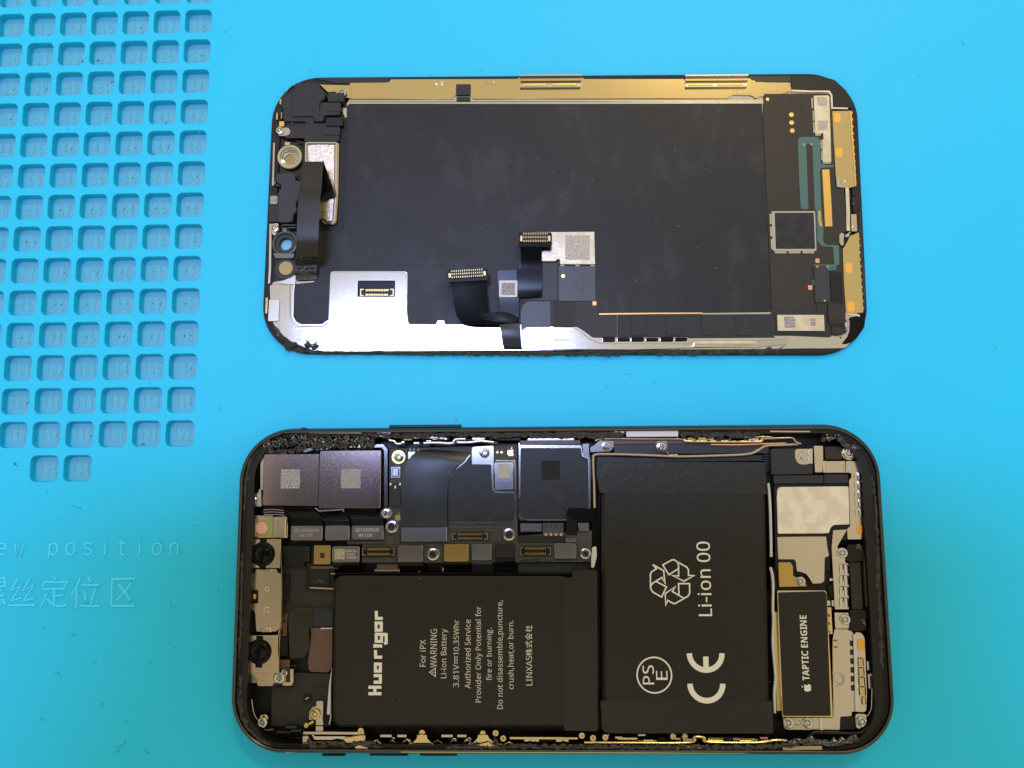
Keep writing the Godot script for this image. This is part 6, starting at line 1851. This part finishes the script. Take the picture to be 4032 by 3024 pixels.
func screen_right(t: Node) -> void:
	var b := plate(t, "driver_board", rpoly([48.61, -28.77, 48.86, -29.12, 63.99, -29.09, 64.58, -28.50, 64.92, -22.11, 64.73, -10.33, 64.85, -5.88, 66.74, -5.45, 66.92, -0.42, 66.87, 5.26, 65.15, 5.88, 65.12, 8.78, 65.69, 9.41, 65.63, 17.85, 65.83, 24.58, 65.59, 27.62, 62.14, 30.45, 53.11, 30.06, 48.38, 30.07, 48.34, 25.21, 48.86, 24.39, 48.47, -3.82, 48.27, -23.08], 0.4), 1.4, 1.85, M.board_brown)
	disc(b, "gold_dot", 49.47, -27.69, 0.4, 1.8, 1.9, M.gold, 0.0)
	for e in [[55.02, -23.73], [55.01, -21.74], [55.08, -19.73]]:
		disc(b, "gold_dot", e[0], e[1], 0.55, 1.8, 1.9, M.gold, 0.0)
	for e in [[54.85, -27.70], [57.24, -26.01], [57.62, -23.62], [57.55, -21.61], [57.83, -25.44]]:
		var r := Shape.new()
		stroke(r, circle(e[0], e[1], 0.45, 18), 0.14, 1.8, 1.89, true, 0.5)
		put(b, "raised_ring", r, M.board_brown)
	for i in 8:
		var e := pts([53.09, -23.91, 53.16, -17.01])
		var p := e[0].lerp(e[1], i / 7.0)
		bar(b, "raised_trace", [p.x - 0.1, p.y, p.x + 0.6, p.y + 0.15, p.x + 0.8, p.y + 0.5], 0.14, 1.82, 1.88, M.board_brown)
	# pale folded can
	var c := plate(t, "shield_can", rpoly([60.38, -28.44, 63.96, -28.50, 64.18, -27.93, 63.96, -11.79, 63.71, -11.62, 61.90, -11.67, 61.97, -17.39, 62.30, -17.49, 62.24, -19.06, 61.82, -18.67, 60.36, -18.68], 0.25), 1.5, 2.3, M.plate_steel, 0.12)
	etched(c, [61.20, -27.96, 63.44, -25.78], 2.3, M.pale_etching)
	etched(c, [61.03, -22.01, 63.37, -19.61], 2.3, M.pale_etching)
	for a in [[59.87, -27.90, 60.24, -25.23], [60.04, -24.79, 60.32, -22.09], [60.04, -21.77, 60.34, -19.07], [61.61, -17.35, 61.92, -14.99], [61.65, -14.67, 61.91, -12.22], [60.45, -18.75, 61.80, -18.38], [61.93, -11.75, 63.84, -11.40]]:
		block(c, "foot", a, 1.5, 2.05, M.pale_steel, 0.1)
	# green ribbon with its slot
	plate(t, "green_ribbon", rpoly([56.30, -17.40, 56.94, -18.13, 61.09, -18.10, 61.50, -17.16, 61.53, -11.28, 64.60, -10.95, 64.66, -10.52, 61.49, -10.37, 61.26, -9.47, 61.20, -0.42, 61.52, 4.01, 61.28, 7.55, 61.83, 8.48, 64.92, 8.55, 64.81, 13.35, 63.62, 13.45, 63.56, 9.00, 61.02, 8.90, 59.88, 7.55, 59.98, -0.18, 56.38, -0.19, 56.28, -5.89], 0.4), 1.8, 1.95, M.green_flex, 0.03)
	for e in 12:
		var a := pts([56.41, -15.23, 57.83, -15.23, 56.38, -0.81, 57.99, -0.81])
		var p := a[0].lerp(a[2], e / 11.0)
		var q := a[1].lerp(a[3], e / 11.0)
		bar(t, "ribbon_trace", [p.x, p.y, q.x, q.y], 0.12, 1.93, 1.965, M.green_flex)
	bar(t, "dark_slot", [58.98, -16.25, 58.96, -7.98, 58.93, -0.41, 58.97, -0.17], 1.6, 1.8, 2.02, M.flex_brown)
	for e in [[57.74, -16.25], [59.52, -16.24]]:
		disc(t, "solder_bead", e[0], e[1], 0.35, 1.8, 2.15, M.pale_steel, 0.2)
	var gb := plate(t, "gold_bar", rpoly([61.72, -9.96, 63.46, -10.00, 63.62, -0.39, 63.60, 3.93, 63.43, 4.07, 61.84, 4.07], 0.1), 1.8, 2.05, M.gold_foil, 0.05)
	gb.set_meta("label", "long golden contact bar")
	# touch controller in its bright frame
	var ic := block(t, "touch_controller", [49.40, 0.27, 59.67, 10.10], 1.5, 2.5, M.pale_steel, 0.35, 0.2)
	block(ic, "sticker", [50.06, 0.86, 59.15, 9.61], 2.4, 2.6, M.graphite, 0.2, 0.05)
	for a in [[49.00, 0.90, 49.46, 3.48], [49.00, 4.00, 49.44, 6.50], [49.06, 7.02, 49.42, 9.58], [49.90, 9.95, 52.68, 10.56], [53.10, 9.96, 55.92, 10.56], [56.34, 9.96, 59.11, 10.57]]:
		block(ic, "foot", a, 1.5, 2.1, M.pale_steel, 0.15)
	bar(t, "glint_bar", [60.62, 0.29, 60.59, 2.39, 60.87, 4.06], 0.8, 1.9, 2.1, M.warm_tinted_steel)  # solid bar shaped and coloured as a glint
	# parts below it
	var ch := plate(t, "dark_chip", rpoly([58.80, 13.67, 61.68, 13.47, 62.30, 15.32, 62.13, 21.65, 61.51, 22.42, 58.75, 22.42], 0.25), 1.8, 2.3, M.rubber_grey)
	ch.set_meta("label", "dark grey stiffener over the green ribbon end")
	plate(t, "ribbon_end", rpoly([58.78, 13.24, 64.03, 13.25, 63.98, 14.65, 62.49, 14.75, 58.83, 14.44], 0.2), 1.8, 2.15, M.green_flex)
	eyelet(t, "hole", 63.07, 14.13, 0.32, 2.15, M.green_flex)
	for e in [[59.59, 13.84], [61.92, 13.84], [60.94, 21.95]]:
		disc(t, "gold_dot", e[0], e[1], 0.25, 2.1, 2.36, M.gold, 0.05)
	block(t, "black_tape", [62.50, 15.17, 65.28, 22.67], 1.7, 2.0, M.black_plastic, 0.2)
	for a in [[59.30, 11.81, 60.25, 12.84], [57.35, 18.20, 58.33, 19.27]]:
		block(t, "copper_pad", a, 1.8, 1.95, M.copper, 0.2, 0.0)
	block(t, "green_tag", [58.43, 16.85, 58.81, 18.29], 1.8, 2.0, M.green_flex, 0.05)
	block(t, "brown_ribbon", [59.08, 22.41, 61.56, 24.61], 1.7, 2.05, M.flex_brown, 0.1)
	flex(t, "brown_ribbon", [61.64, 22.47, 61.66, 24.61, 61.75, 27.04, 62.38, 28.45], [64.49, 22.67, 64.51, 24.60, 64.99, 27.03, 65.91, 28.45], [2.1, 2.2, 2.3, 1.8], M.flex_brown)
	block(t, "dark_base", [49.43, 24.41, 61.34, 29.87], 1.5, 2.0, M.matte_plastic, 0.4)
	var sc := block(t, "steel_can", [49.84, 25.40, 60.54, 29.14], 1.8, 2.6, M.plate_steel, 0.1, 0.1)
	etched(sc, [51.38, 25.84, 53.86, 28.48], 2.6, M.etching)
	etched(sc, [57.46, 26.16, 58.57, 27.97], 2.6, M.etching)
	plate(t, "dark_knob", rpoly([62.14, 28.53, 62.66, 27.83, 64.23, 27.88, 65.58, 28.33, 65.72, 29.53, 63.94, 30.14, 62.19, 29.74], 0.4), 1.6, 2.4, M.flex_brown, 0.2)
	# golden brackets down the right edge
	var ub := plate(t, "edge_bracket", rpoly([64.69, -24.61, 69.22, -24.63, 69.23, -18.59, 69.53, -5.82, 68.41, -5.51, 67.00, -5.41, 64.91, -5.84, 64.88, -8.38], 0.2), 1.3, 2.0, M.warm_tinted_steel)
	ub.set_meta("label", "golden edge bracket above the notch")
	for e in [[65.83, -22.85], [65.93, -14.16]]:
		plate(ub, "orange_pad", box([e[0] - 0.8, e[1] - 1.2, e[0] + 0.8, e[1] + 1.2], 0.8, 5), 1.9, 2.03, M.orange_pad, 0.0)
	bar(ub, "gold_edge", [69.05, -24.47, 69.11, -18.55, 69.32, -11.08, 69.35, -5.79], 0.4, 1.8, 2.15, M.gold_foil)
	var lb := plate(t, "edge_bracket", rpoly([65.76, 9.44, 66.18, 8.82, 67.68, 6.33, 69.71, 5.40, 69.62, 11.71, 69.79, 20.94, 69.85, 24.70, 65.87, 24.91, 65.69, 17.88], 0.3), 1.3, 2.0, M.warm_tinted_steel)
	lb.set_meta("label", "golden edge bracket below the notch")
	for e in [[66.94, 14.08], [67.06, 23.34]]:
		plate(lb, "orange_pad", box([e[0] - 0.82, e[1] - 1.25, e[0] + 0.82, e[1] + 1.25], 0.8, 5), 1.9, 2.03, M.orange_pad, 0.0)
	for i in 22:
		for side in [[ub, 69.30, -24.15, 69.44, -6.00], [lb, 69.56, 6.99, 69.75, 24.42]]:
			var p := Vector2(side[1], side[2]).lerp(Vector2(side[3], side[4]), i / 21.0)
			if i % 2 == 0:
				block(side[0], "tooth", [p.x - 0.1, p.y - 0.28, p.x + 0.3, p.y + 0.28], 1.4, 1.95, M.gold_foil, 0.1)
	bar(t, "edge_rail", [67.40, -5.41, 67.38, -0.38, 67.24, 5.08], 0.95, 1.3, 2.0, M.plate_steel)
	block(t, "rail_end", [68.02, 1.01, 69.37, 5.19], 1.2, 1.9, M.bracket_steel, 0.2)
	eyelet(t, "hole", 68.64, 4.00, 0.32, 1.9, M.bracket_steel)
	goo(t, "gold_grit", [69.01, -3.79, 69.16, -0.45, 69.21, 0.63], 1.3, 1.2, 0.5, M.adhesive_grit, 61)
	plate(t, "hook", rpoly([64.84, -8.09, 65.26, -8.68, 65.76, -8.51, 65.86, -6.18, 66.33, -5.38, 64.93, -5.55], 0.25), 1.5, 2.3, M.pale_steel)
	plate(t, "hook", rpoly([65.04, 5.97, 65.65, 5.56, 66.19, 5.97, 65.96, 7.63, 65.92, 8.67, 65.32, 8.77, 64.95, 8.05], 0.3), 1.5, 2.3, M.pale_steel)
	for e in [[66.83, -7.00], [67.06, 6.02]]:
		goo(t, "glue_blob", [e[0] - 0.8, e[1] + 0.7, e[0], e[1], e[0] + 0.8, e[1] - 0.7], 1.3, 1.8, 0.5, M.grey_steel, int(e[1] * 3) + 70)
	# black corner parts
	plate(t, "corner_cover", rpoly([55.40, -33.71, 62.78, -33.59, 65.80, -32.58, 68.35, -29.94, 69.84, -26.88, 70.08, -25.47, 65.20, -25.40, 65.14, -28.87, 64.46, -29.79, 55.68, -30.03, 55.20, -30.91], 0.5), 1.1, 1.7, M.black_plastic)
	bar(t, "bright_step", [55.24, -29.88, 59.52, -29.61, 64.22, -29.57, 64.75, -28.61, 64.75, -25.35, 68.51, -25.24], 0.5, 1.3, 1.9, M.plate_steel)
	block(t, "corner_strip", [45.31, -33.74, 55.32, -32.17], 1.1, 1.6, M.flex_brown, 0.15)
	plate(t, "gold_tinted_strip", rpoly([44.46, -31.87, 44.89, -32.63, 46.64, -32.62, 46.83, -32.07, 54.52, -32.01, 55.11, -31.35, 55.28, -30.25, 54.85, -29.60, 49.11, -29.54, 48.06, -28.78, 47.22, -28.02, 46.30, -28.14, 46.02, -29.01, 42.12, -29.26, 42.15, -30.13, 43.80, -30.34], 0.3), 1.3, 1.8, M.warm_tinted_steel)
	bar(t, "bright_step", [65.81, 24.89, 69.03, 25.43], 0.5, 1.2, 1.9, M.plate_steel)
	bar(t, "edge_rail", [65.65, 25.62, 66.38, 26.83, 66.17, 29.25, 64.45, 30.47], 0.6, 1.2, 1.8, M.grey_steel)


func screen_lower_right(t: Node) -> void:
	plate(t, "lower_panel", rpoly([-2.93, 22.09, 7.49, 22.01, 8.17, 22.95, 8.45, 24.68, 8.80, 25.23, 12.90, 25.30, 12.86, 30.58, 8.89, 30.59, 7.21, 30.59, 5.29, 29.12, 3.60, 28.02, -2.92, 27.90], 0.3), 1.4, 1.82, M.board_brown)
	plate(t, "lower_panel", rpoly([12.98, 25.30, 48.40, 25.02, 48.59, 30.03, 49.53, 30.52, 29.51, 30.67, 29.27, 30.43, 12.93, 30.58], 0.2), 1.4, 1.82, M.matte_plastic)
	for a in [[16.13, 25.46, 19.92, 30.12], [24.25, 25.45, 28.00, 30.10], [32.33, 25.35, 36.04, 30.19], [40.39, 25.34, 44.11, 30.17]]:
		block(t, "raised_square", a, 1.8, 1.95, M.matte_plastic, 0.15, 0.08)
	bar(t, "gold_edge", [8.68, 25.10, 20.96, 24.94, 32.77, 24.88], 0.4, 1.6, 1.95, M.gold_foil)
	for a in [[9.48, 30.57, 12.35, 31.60], [12.91, 30.74, 15.83, 31.47], [16.13, 30.51, 19.06, 31.53], [19.55, 30.73, 22.41, 31.45], [22.90, 30.50, 25.87, 31.52], [26.25, 30.64, 29.10, 31.42]]:
		block(t, "black_clip", a, 1.2, 2.1, M.flex_black, 0.3, 0.15)
	bar(t, "pressed_line", [2.87, 28.41, 4.80, 29.63, 6.48, 31.10, 8.87, 32.07, 20.86, 32.05, 29.58, 31.98, 30.43, 31.42], 0.25, 1.75, 1.92, M.beige_seal)
	# lower hook clip
	var n := Node3D.new()
	n.name = "hook_clip"
	t.add_child(n, true)
	plate(n, "plate", rpoly([29.67, 32.54, 30.65, 31.44, 44.70, 31.29, 45.74, 32.14, 44.65, 32.87, 30.14, 33.02], 0.2), 1.5, 2.0, M.plate_steel)
	bar(n, "upper_rail", [30.60, 32.23, 37.50, 32.22, 45.57, 32.20], 0.4, 1.9, 2.4, M.pale_steel)
	bar(n, "lower_rail", [30.35, 32.77, 37.49, 32.70, 44.61, 32.54], 0.35, 1.9, 2.2, M.warm_tinted_steel)
	for i in 7:
		var e := pts([31.84, 31.70, 43.14, 31.68])
		var p := e[0].lerp(e[1], i / 6.0)
		eyelet(n, "hole", p.x, p.y, 0.2, 2.0, M.plate_steel)
	plate(t, "steel_margin", rpoly([44.72, 31.52, 47.10, 31.15, 50.67, 31.02, 52.16, 30.53, 52.10, 32.23, 47.30, 32.60, 44.67, 33.10], 0.2), 1.2, 1.75, M.grey_steel)
	plate(t, "black_corner", rpoly([66.66, 25.70, 69.03, 25.49, 69.85, 24.78, 70.57, 23.97, 70.09, 28.02, 68.00, 30.84, 65.99, 32.05, 64.62, 32.06, 66.27, 30.04], 0.5), 1.0, 1.6, M.flex_black)


func screen_adhesive(t: Node) -> void:
	goo(t, "adhesive", [-65.49, 32.30, -63.95, 32.49, -62.23, 32.58], 2.8, 1.2, 1.3, M.adhesive_grit, 31)
	goo(t, "adhesive", [-60.70, 32.48, -58.98, 32.48, -57.06, 32.86], 3.0, 1.2, 1.3, M.adhesive_grit, 32)
	goo(t, "adhesive", [-67.98, 27.76, -67.14, 29.60, -65.74, 30.95, -64.17, 31.72], 1.4, 1.4, 0.8, M.adhesive, 33)
	goo(t, "adhesive", [-63.39, 33.60, -56.12, 34.07, -44.70, 34.04, -39.00, 34.12, -29.30, 34.29], 1.3, 1.2, 0.5, M.adhesive_grit, 34)
	goo(t, "adhesive", [-33.48, 34.28, -22.68, 34.15, -11.91, 34.23, 0.97, 34.16, 14.05, 34.17], 1.5, 1.2, 0.55, M.adhesive_grit, 35)
	goo(t, "adhesive", [4.09, 33.95, 16.11, 33.68, 28.08, 33.90, 40.01, 33.82, 49.54, 33.36, 52.22, 32.87], 1.9, 1.2, 0.55, M.adhesive_grit, 36)
	goo(t, "adhesive", [-44.29, 33.40, -43.16, 33.21, -42.00, 33.97], 1.6, 1.3, 0.7, M.adhesive_grit, 37)
	goo(t, "adhesive", [70.43, -0.97, 70.25, 7.39, 70.46, 15.67, 70.52, 22.84], 0.9, 1.2, 0.3, M.adhesive_grit, 38)
	goo(t, "adhesive", [-69.67, -27.01, -68.63, -29.38, -66.83, -31.55, -64.61, -32.93], 0.9, 1.2, 0.4, M.adhesive_grit, 39)


# ------------------------------------------------------------------ lint and dust
func extras() -> void:
	photographer()
	# short dark fibres lying on the mat
	var s := Shape.new()
	var fibres := [[-115.00, -1.52, -114.70, -1.02, -114.85, -0.27], [-91.94, -26.78, -91.74, -26.01], [-108.59, 2.50, -106.47, 2.98, -106.25, 3.46], [-112.07, 5.25, -111.78, 4.82], [-79.69, 6.65, -79.55, 7.00, -78.46, 7.00], [-73.45, 21.16, -73.02, 21.27, -73.13, 21.85], [-84.31, 33.63, -83.85, 33.28], [-113.80, 29.98, -112.69, 30.32, -112.56, 30.55], [-74.81, -21.09, -74.51, -20.08, -74.55, -19.44], [-77.40, -4.12, -77.20, -3.62], [-78.17, -115.72, -77.75, -115.10, -77.23, -115.15], [-120.44, -97.31, -120.22, -96.76], [-116.02, -90.21, -116.11, -89.54], [-55.83, -105.17, -55.51, -104.26], [92.91, -100.85, 93.53, -101.11], [18.13, -32.45, 18.85, -32.25, 19.58, -32.15]]
	for i in 48:
		var p := Vector2(rng.randf_range(-60, 118), rng.randf_range(-120, 60))
		if i % 3 == 0:
			p = Vector2(rng.randf_range(-120, -70), rng.randf_range(10, 58))
		var a := rng.randf_range(0, TAU)
		var l := rng.randf_range(0.3, 1.2)
		fibres.append([p.x, p.y, p.x + cos(a) * l, p.y + sin(a) * l, p.x + cos(a + 0.6) * l * 1.6, p.y + sin(a + 0.6) * l * 1.6])
	for f in fibres:
		stroke(s, pts(f), 0.075, 0.0, 0.04)
	var o := put(self, "lint", s, M.lint)
	tag(o, "short dark fibres of lint scattered over the blue mat", "lint", "", "stuff")
	s = Shape.new()
	for i in 170:
		var p := Vector2(rng.randf_range(-130, 118), rng.randf_range(-120, 60))
		lathe(s, p.x, p.y, [rng.randf_range(0.055, 0.12), 0.0, 0.05, 0.06, 0.001, 0.08], 6)
	o = put(self, "mat_dust", s, M.dust)
	tag(o, "pale specks of dust scattered over the blue mat", "dust", "", "stuff")
	# dust on the black surfaces
	s = Shape.new()
	for i in 45:
		var p := Vector2(rng.randf_range(-45, 62), rng.randf_range(-92, -38))
		lathe(s, p.x, p.y, [rng.randf_range(0.05, 0.11), 1.66, 0.04, 1.72, 0.001, 1.74], 6)
	for i in 40:
		var p := Vector2(rng.randf_range(-35, 58), rng.randf_range(12, 50))
		lathe(s, p.x, p.y, [rng.randf_range(0.04, 0.09), 5.72, 0.03, 5.78, 0.001, 5.79], 6)
	o = put(self, "fine_dust", s, M.dust)
	tag(o, "tiny pale dust specks lying on the black battery and screen film", "dust", "", "stuff")
	s = Shape.new()
	for f in [[-122.71, -7.28], [-114.62, -109.13], [-94.99, -84.32], [-106.64, -103.46], [-92.13, -92.46], [-110.63, -109.21], [-81.18, -16.55], [-93.57, -11.77], [-114.84, -35.16]]:
		for k in 5:
			var p := Vector2(f[0], f[1]) + Vector2(rng.randf_range(-0.4, 0.4), rng.randf_range(-0.4, 0.4))
			var low := 0.0 if f == [-122.71, -7.28] else -2.2
			lathe(s, p.x, p.y, [rng.randf_range(0.08, 0.22), low, 0.06, low + 0.15, 0.001, low + 0.2], 7)
	o = put(self, "brown_crumbs", s, M.brown_crumb)
	tag(o, "brown crumbs of dirt caught in the screw pockets", "crumbs", "", "stuff")


# ------------------------------------------------------------------ whoever takes the picture: out of the frame, but shading the near half of the bench
func photographer() -> void:
	var n := Node3D.new()
	n.name = "camera_phone"
	add_child(n)
	tag(n, "black phone held level in two hands above the bench", "phone")
	n.position = Vector3(-0.025, 0.209, 0.004)
	block(n, "case", [-76, -37, 76, 37], 0, 8, M.matte_plastic, 9, 1.5)
	block(n, "screen", [-73, -34, 73, 34], 7.5, 8.2, M.glass_black, 7, 0.1)
	disc(n, "lens", 58, -20, 6, -1.5, 1, M.lens)
	var s := Shape.new()
	for side: float in [-1.0, 1.0]:
		var x := -25.0 + side * 76.0
		var bones := []
		var palm := Vector3(x + side * 16, 212, 26)
		var wrist := Vector3(x + side * 34, 220, 78)
		bones.append([palm, wrist, 21.0, 19.0])
		bones.append([palm + Vector3(side * -4, 0, -14), palm + Vector3(side * 6, 2, 18), 17.0, 19.0])
		bones.append([wrist, Vector3(x + side * 70, 250, 330), 21.0, 38.0])
		for f in 4:
			var root := Vector3(x + side * (14 - f), 205, -18 + f * 17)
			var bend := Vector3(x - side * 8, 201, -26 + f * 18)
			var tip := Vector3(x - side * (26 - absf(f - 1.3) * 4), 203, -24 + f * 17)
			bones.append([palm, root, 13.0, 10.0])
			bones.append([root, bend, 10.0, 9.0])
			bones.append([bend, tip, 8.5, 7.0])
		bones.append([palm + Vector3(0, 4, -6), Vector3(x + side * 4, 222, -10), 14.0, 10.0])
		bones.append([Vector3(x + side * 4, 222, -10), Vector3(x - side * 20, 224, -6), 9.5, 8.0])
		limb(s, bones, 5.0)
	var o := put(self, "person", s, M.skin)
	tag(o, "bare forearms and hands of a person holding the phone above the bench", "person")


# one continuous skin round tapered bones, meshed as surface nets
func limb(s: Shape, bones: Array, cell: float) -> void:
	var lo := Vector3(1e9, 1e9, 1e9)
	var hi := -lo
	for b in bones:
		for k in 2:
			var r: Vector3 = Vector3.ONE * (b[2 + k] + cell * 2)
			lo = lo.min(b[k] - r)
			hi = hi.max(b[k] + r)
	var size := Vector3i(((hi - lo) / cell).ceil()) + Vector3i.ONE
	var field := PackedFloat32Array()
	field.resize(size.x * size.y * size.z)
	field.fill(1e3)

	for b in bones:
		var a: Vector3 = b[0]
		var d: Vector3 = b[1] - a
		var reach: float = maxf(b[2], b[3]) + 14.0
		var l0 := Vector3i(((a.min(b[1]) - Vector3.ONE * reach - lo) / cell).floor()).clamp(Vector3i.ZERO, size - Vector3i.ONE)
		var l1 := Vector3i(((a.max(b[1]) + Vector3.ONE * reach - lo) / cell).ceil()).clamp(Vector3i.ZERO, size - Vector3i.ONE)
		for k in range(l0.z, l1.z + 1):
			for j in range(l0.y, l1.y + 1):
				for i in range(l0.x, l1.x + 1):
					var p := lo + Vector3(i, j, k) * cell
					var t := clampf((p - a).dot(d) / d.length_squared(), 0.0, 1.0)
					var f := (p - a - d * t).length() - lerpf(b[2], b[3], t)
					var n := (k * size.y + j) * size.x + i
					var h := maxf(5.0 - absf(field[n] - f), 0.0) / 5.0
					field[n] = minf(field[n], f) - h * h * 5.0 * 0.25
	var verts := {}
	for k in size.z - 1:
		for j in size.y - 1:
			for i in size.x - 1:
				var sum := Vector3.ZERO
				var count := 0
				for e in 12:
					var axis := e / 4
					var u := e & 1
					var v := (e >> 1) & 1
					var c0 := Vector3i(i, j, k)
					c0[(axis + 1) % 3] += u
					c0[(axis + 2) % 3] += v
					var c1 := c0
					c1[axis] += 1
					var f0: float = field[(c0.z * size.y + c0.y) * size.x + c0.x]
					var f1: float = field[(c1.z * size.y + c1.y) * size.x + c1.x]
					if (f0 < 0.0) != (f1 < 0.0):
						sum += Vector3(c0).lerp(Vector3(c1), f0 / (f0 - f1))
						count += 1
				if count:
					verts[Vector3i(i, j, k)] = lo + sum / count * cell
	for c: Vector3i in verts:
		for axis in 3:
			var step := Vector3i.ZERO
			step[axis] = 1
			var c1 := c + step
			if c[(axis + 1) % 3] < 1 or c[(axis + 2) % 3] < 1:
				continue
			var f0: float = field[(c.z * size.y + c.y) * size.x + c.x]
			var f1: float = field[(c1.z * size.y + c1.y) * size.x + c1.x]
			if (f0 < 0.0) == (f1 < 0.0):
				continue
			var u := Vector3i.ZERO
			u[(axis + 1) % 3] = 1
			var v := Vector3i.ZERO
			v[(axis + 2) % 3] = 1
			if verts.has(c - u) and verts.has(c - v) and verts.has(c - u - v):
				s.quad(verts[c], verts[c - u], verts[c - u - v], verts[c - v], Vector3(step) * (1.0 if f0 < 0.0 else -1.0))
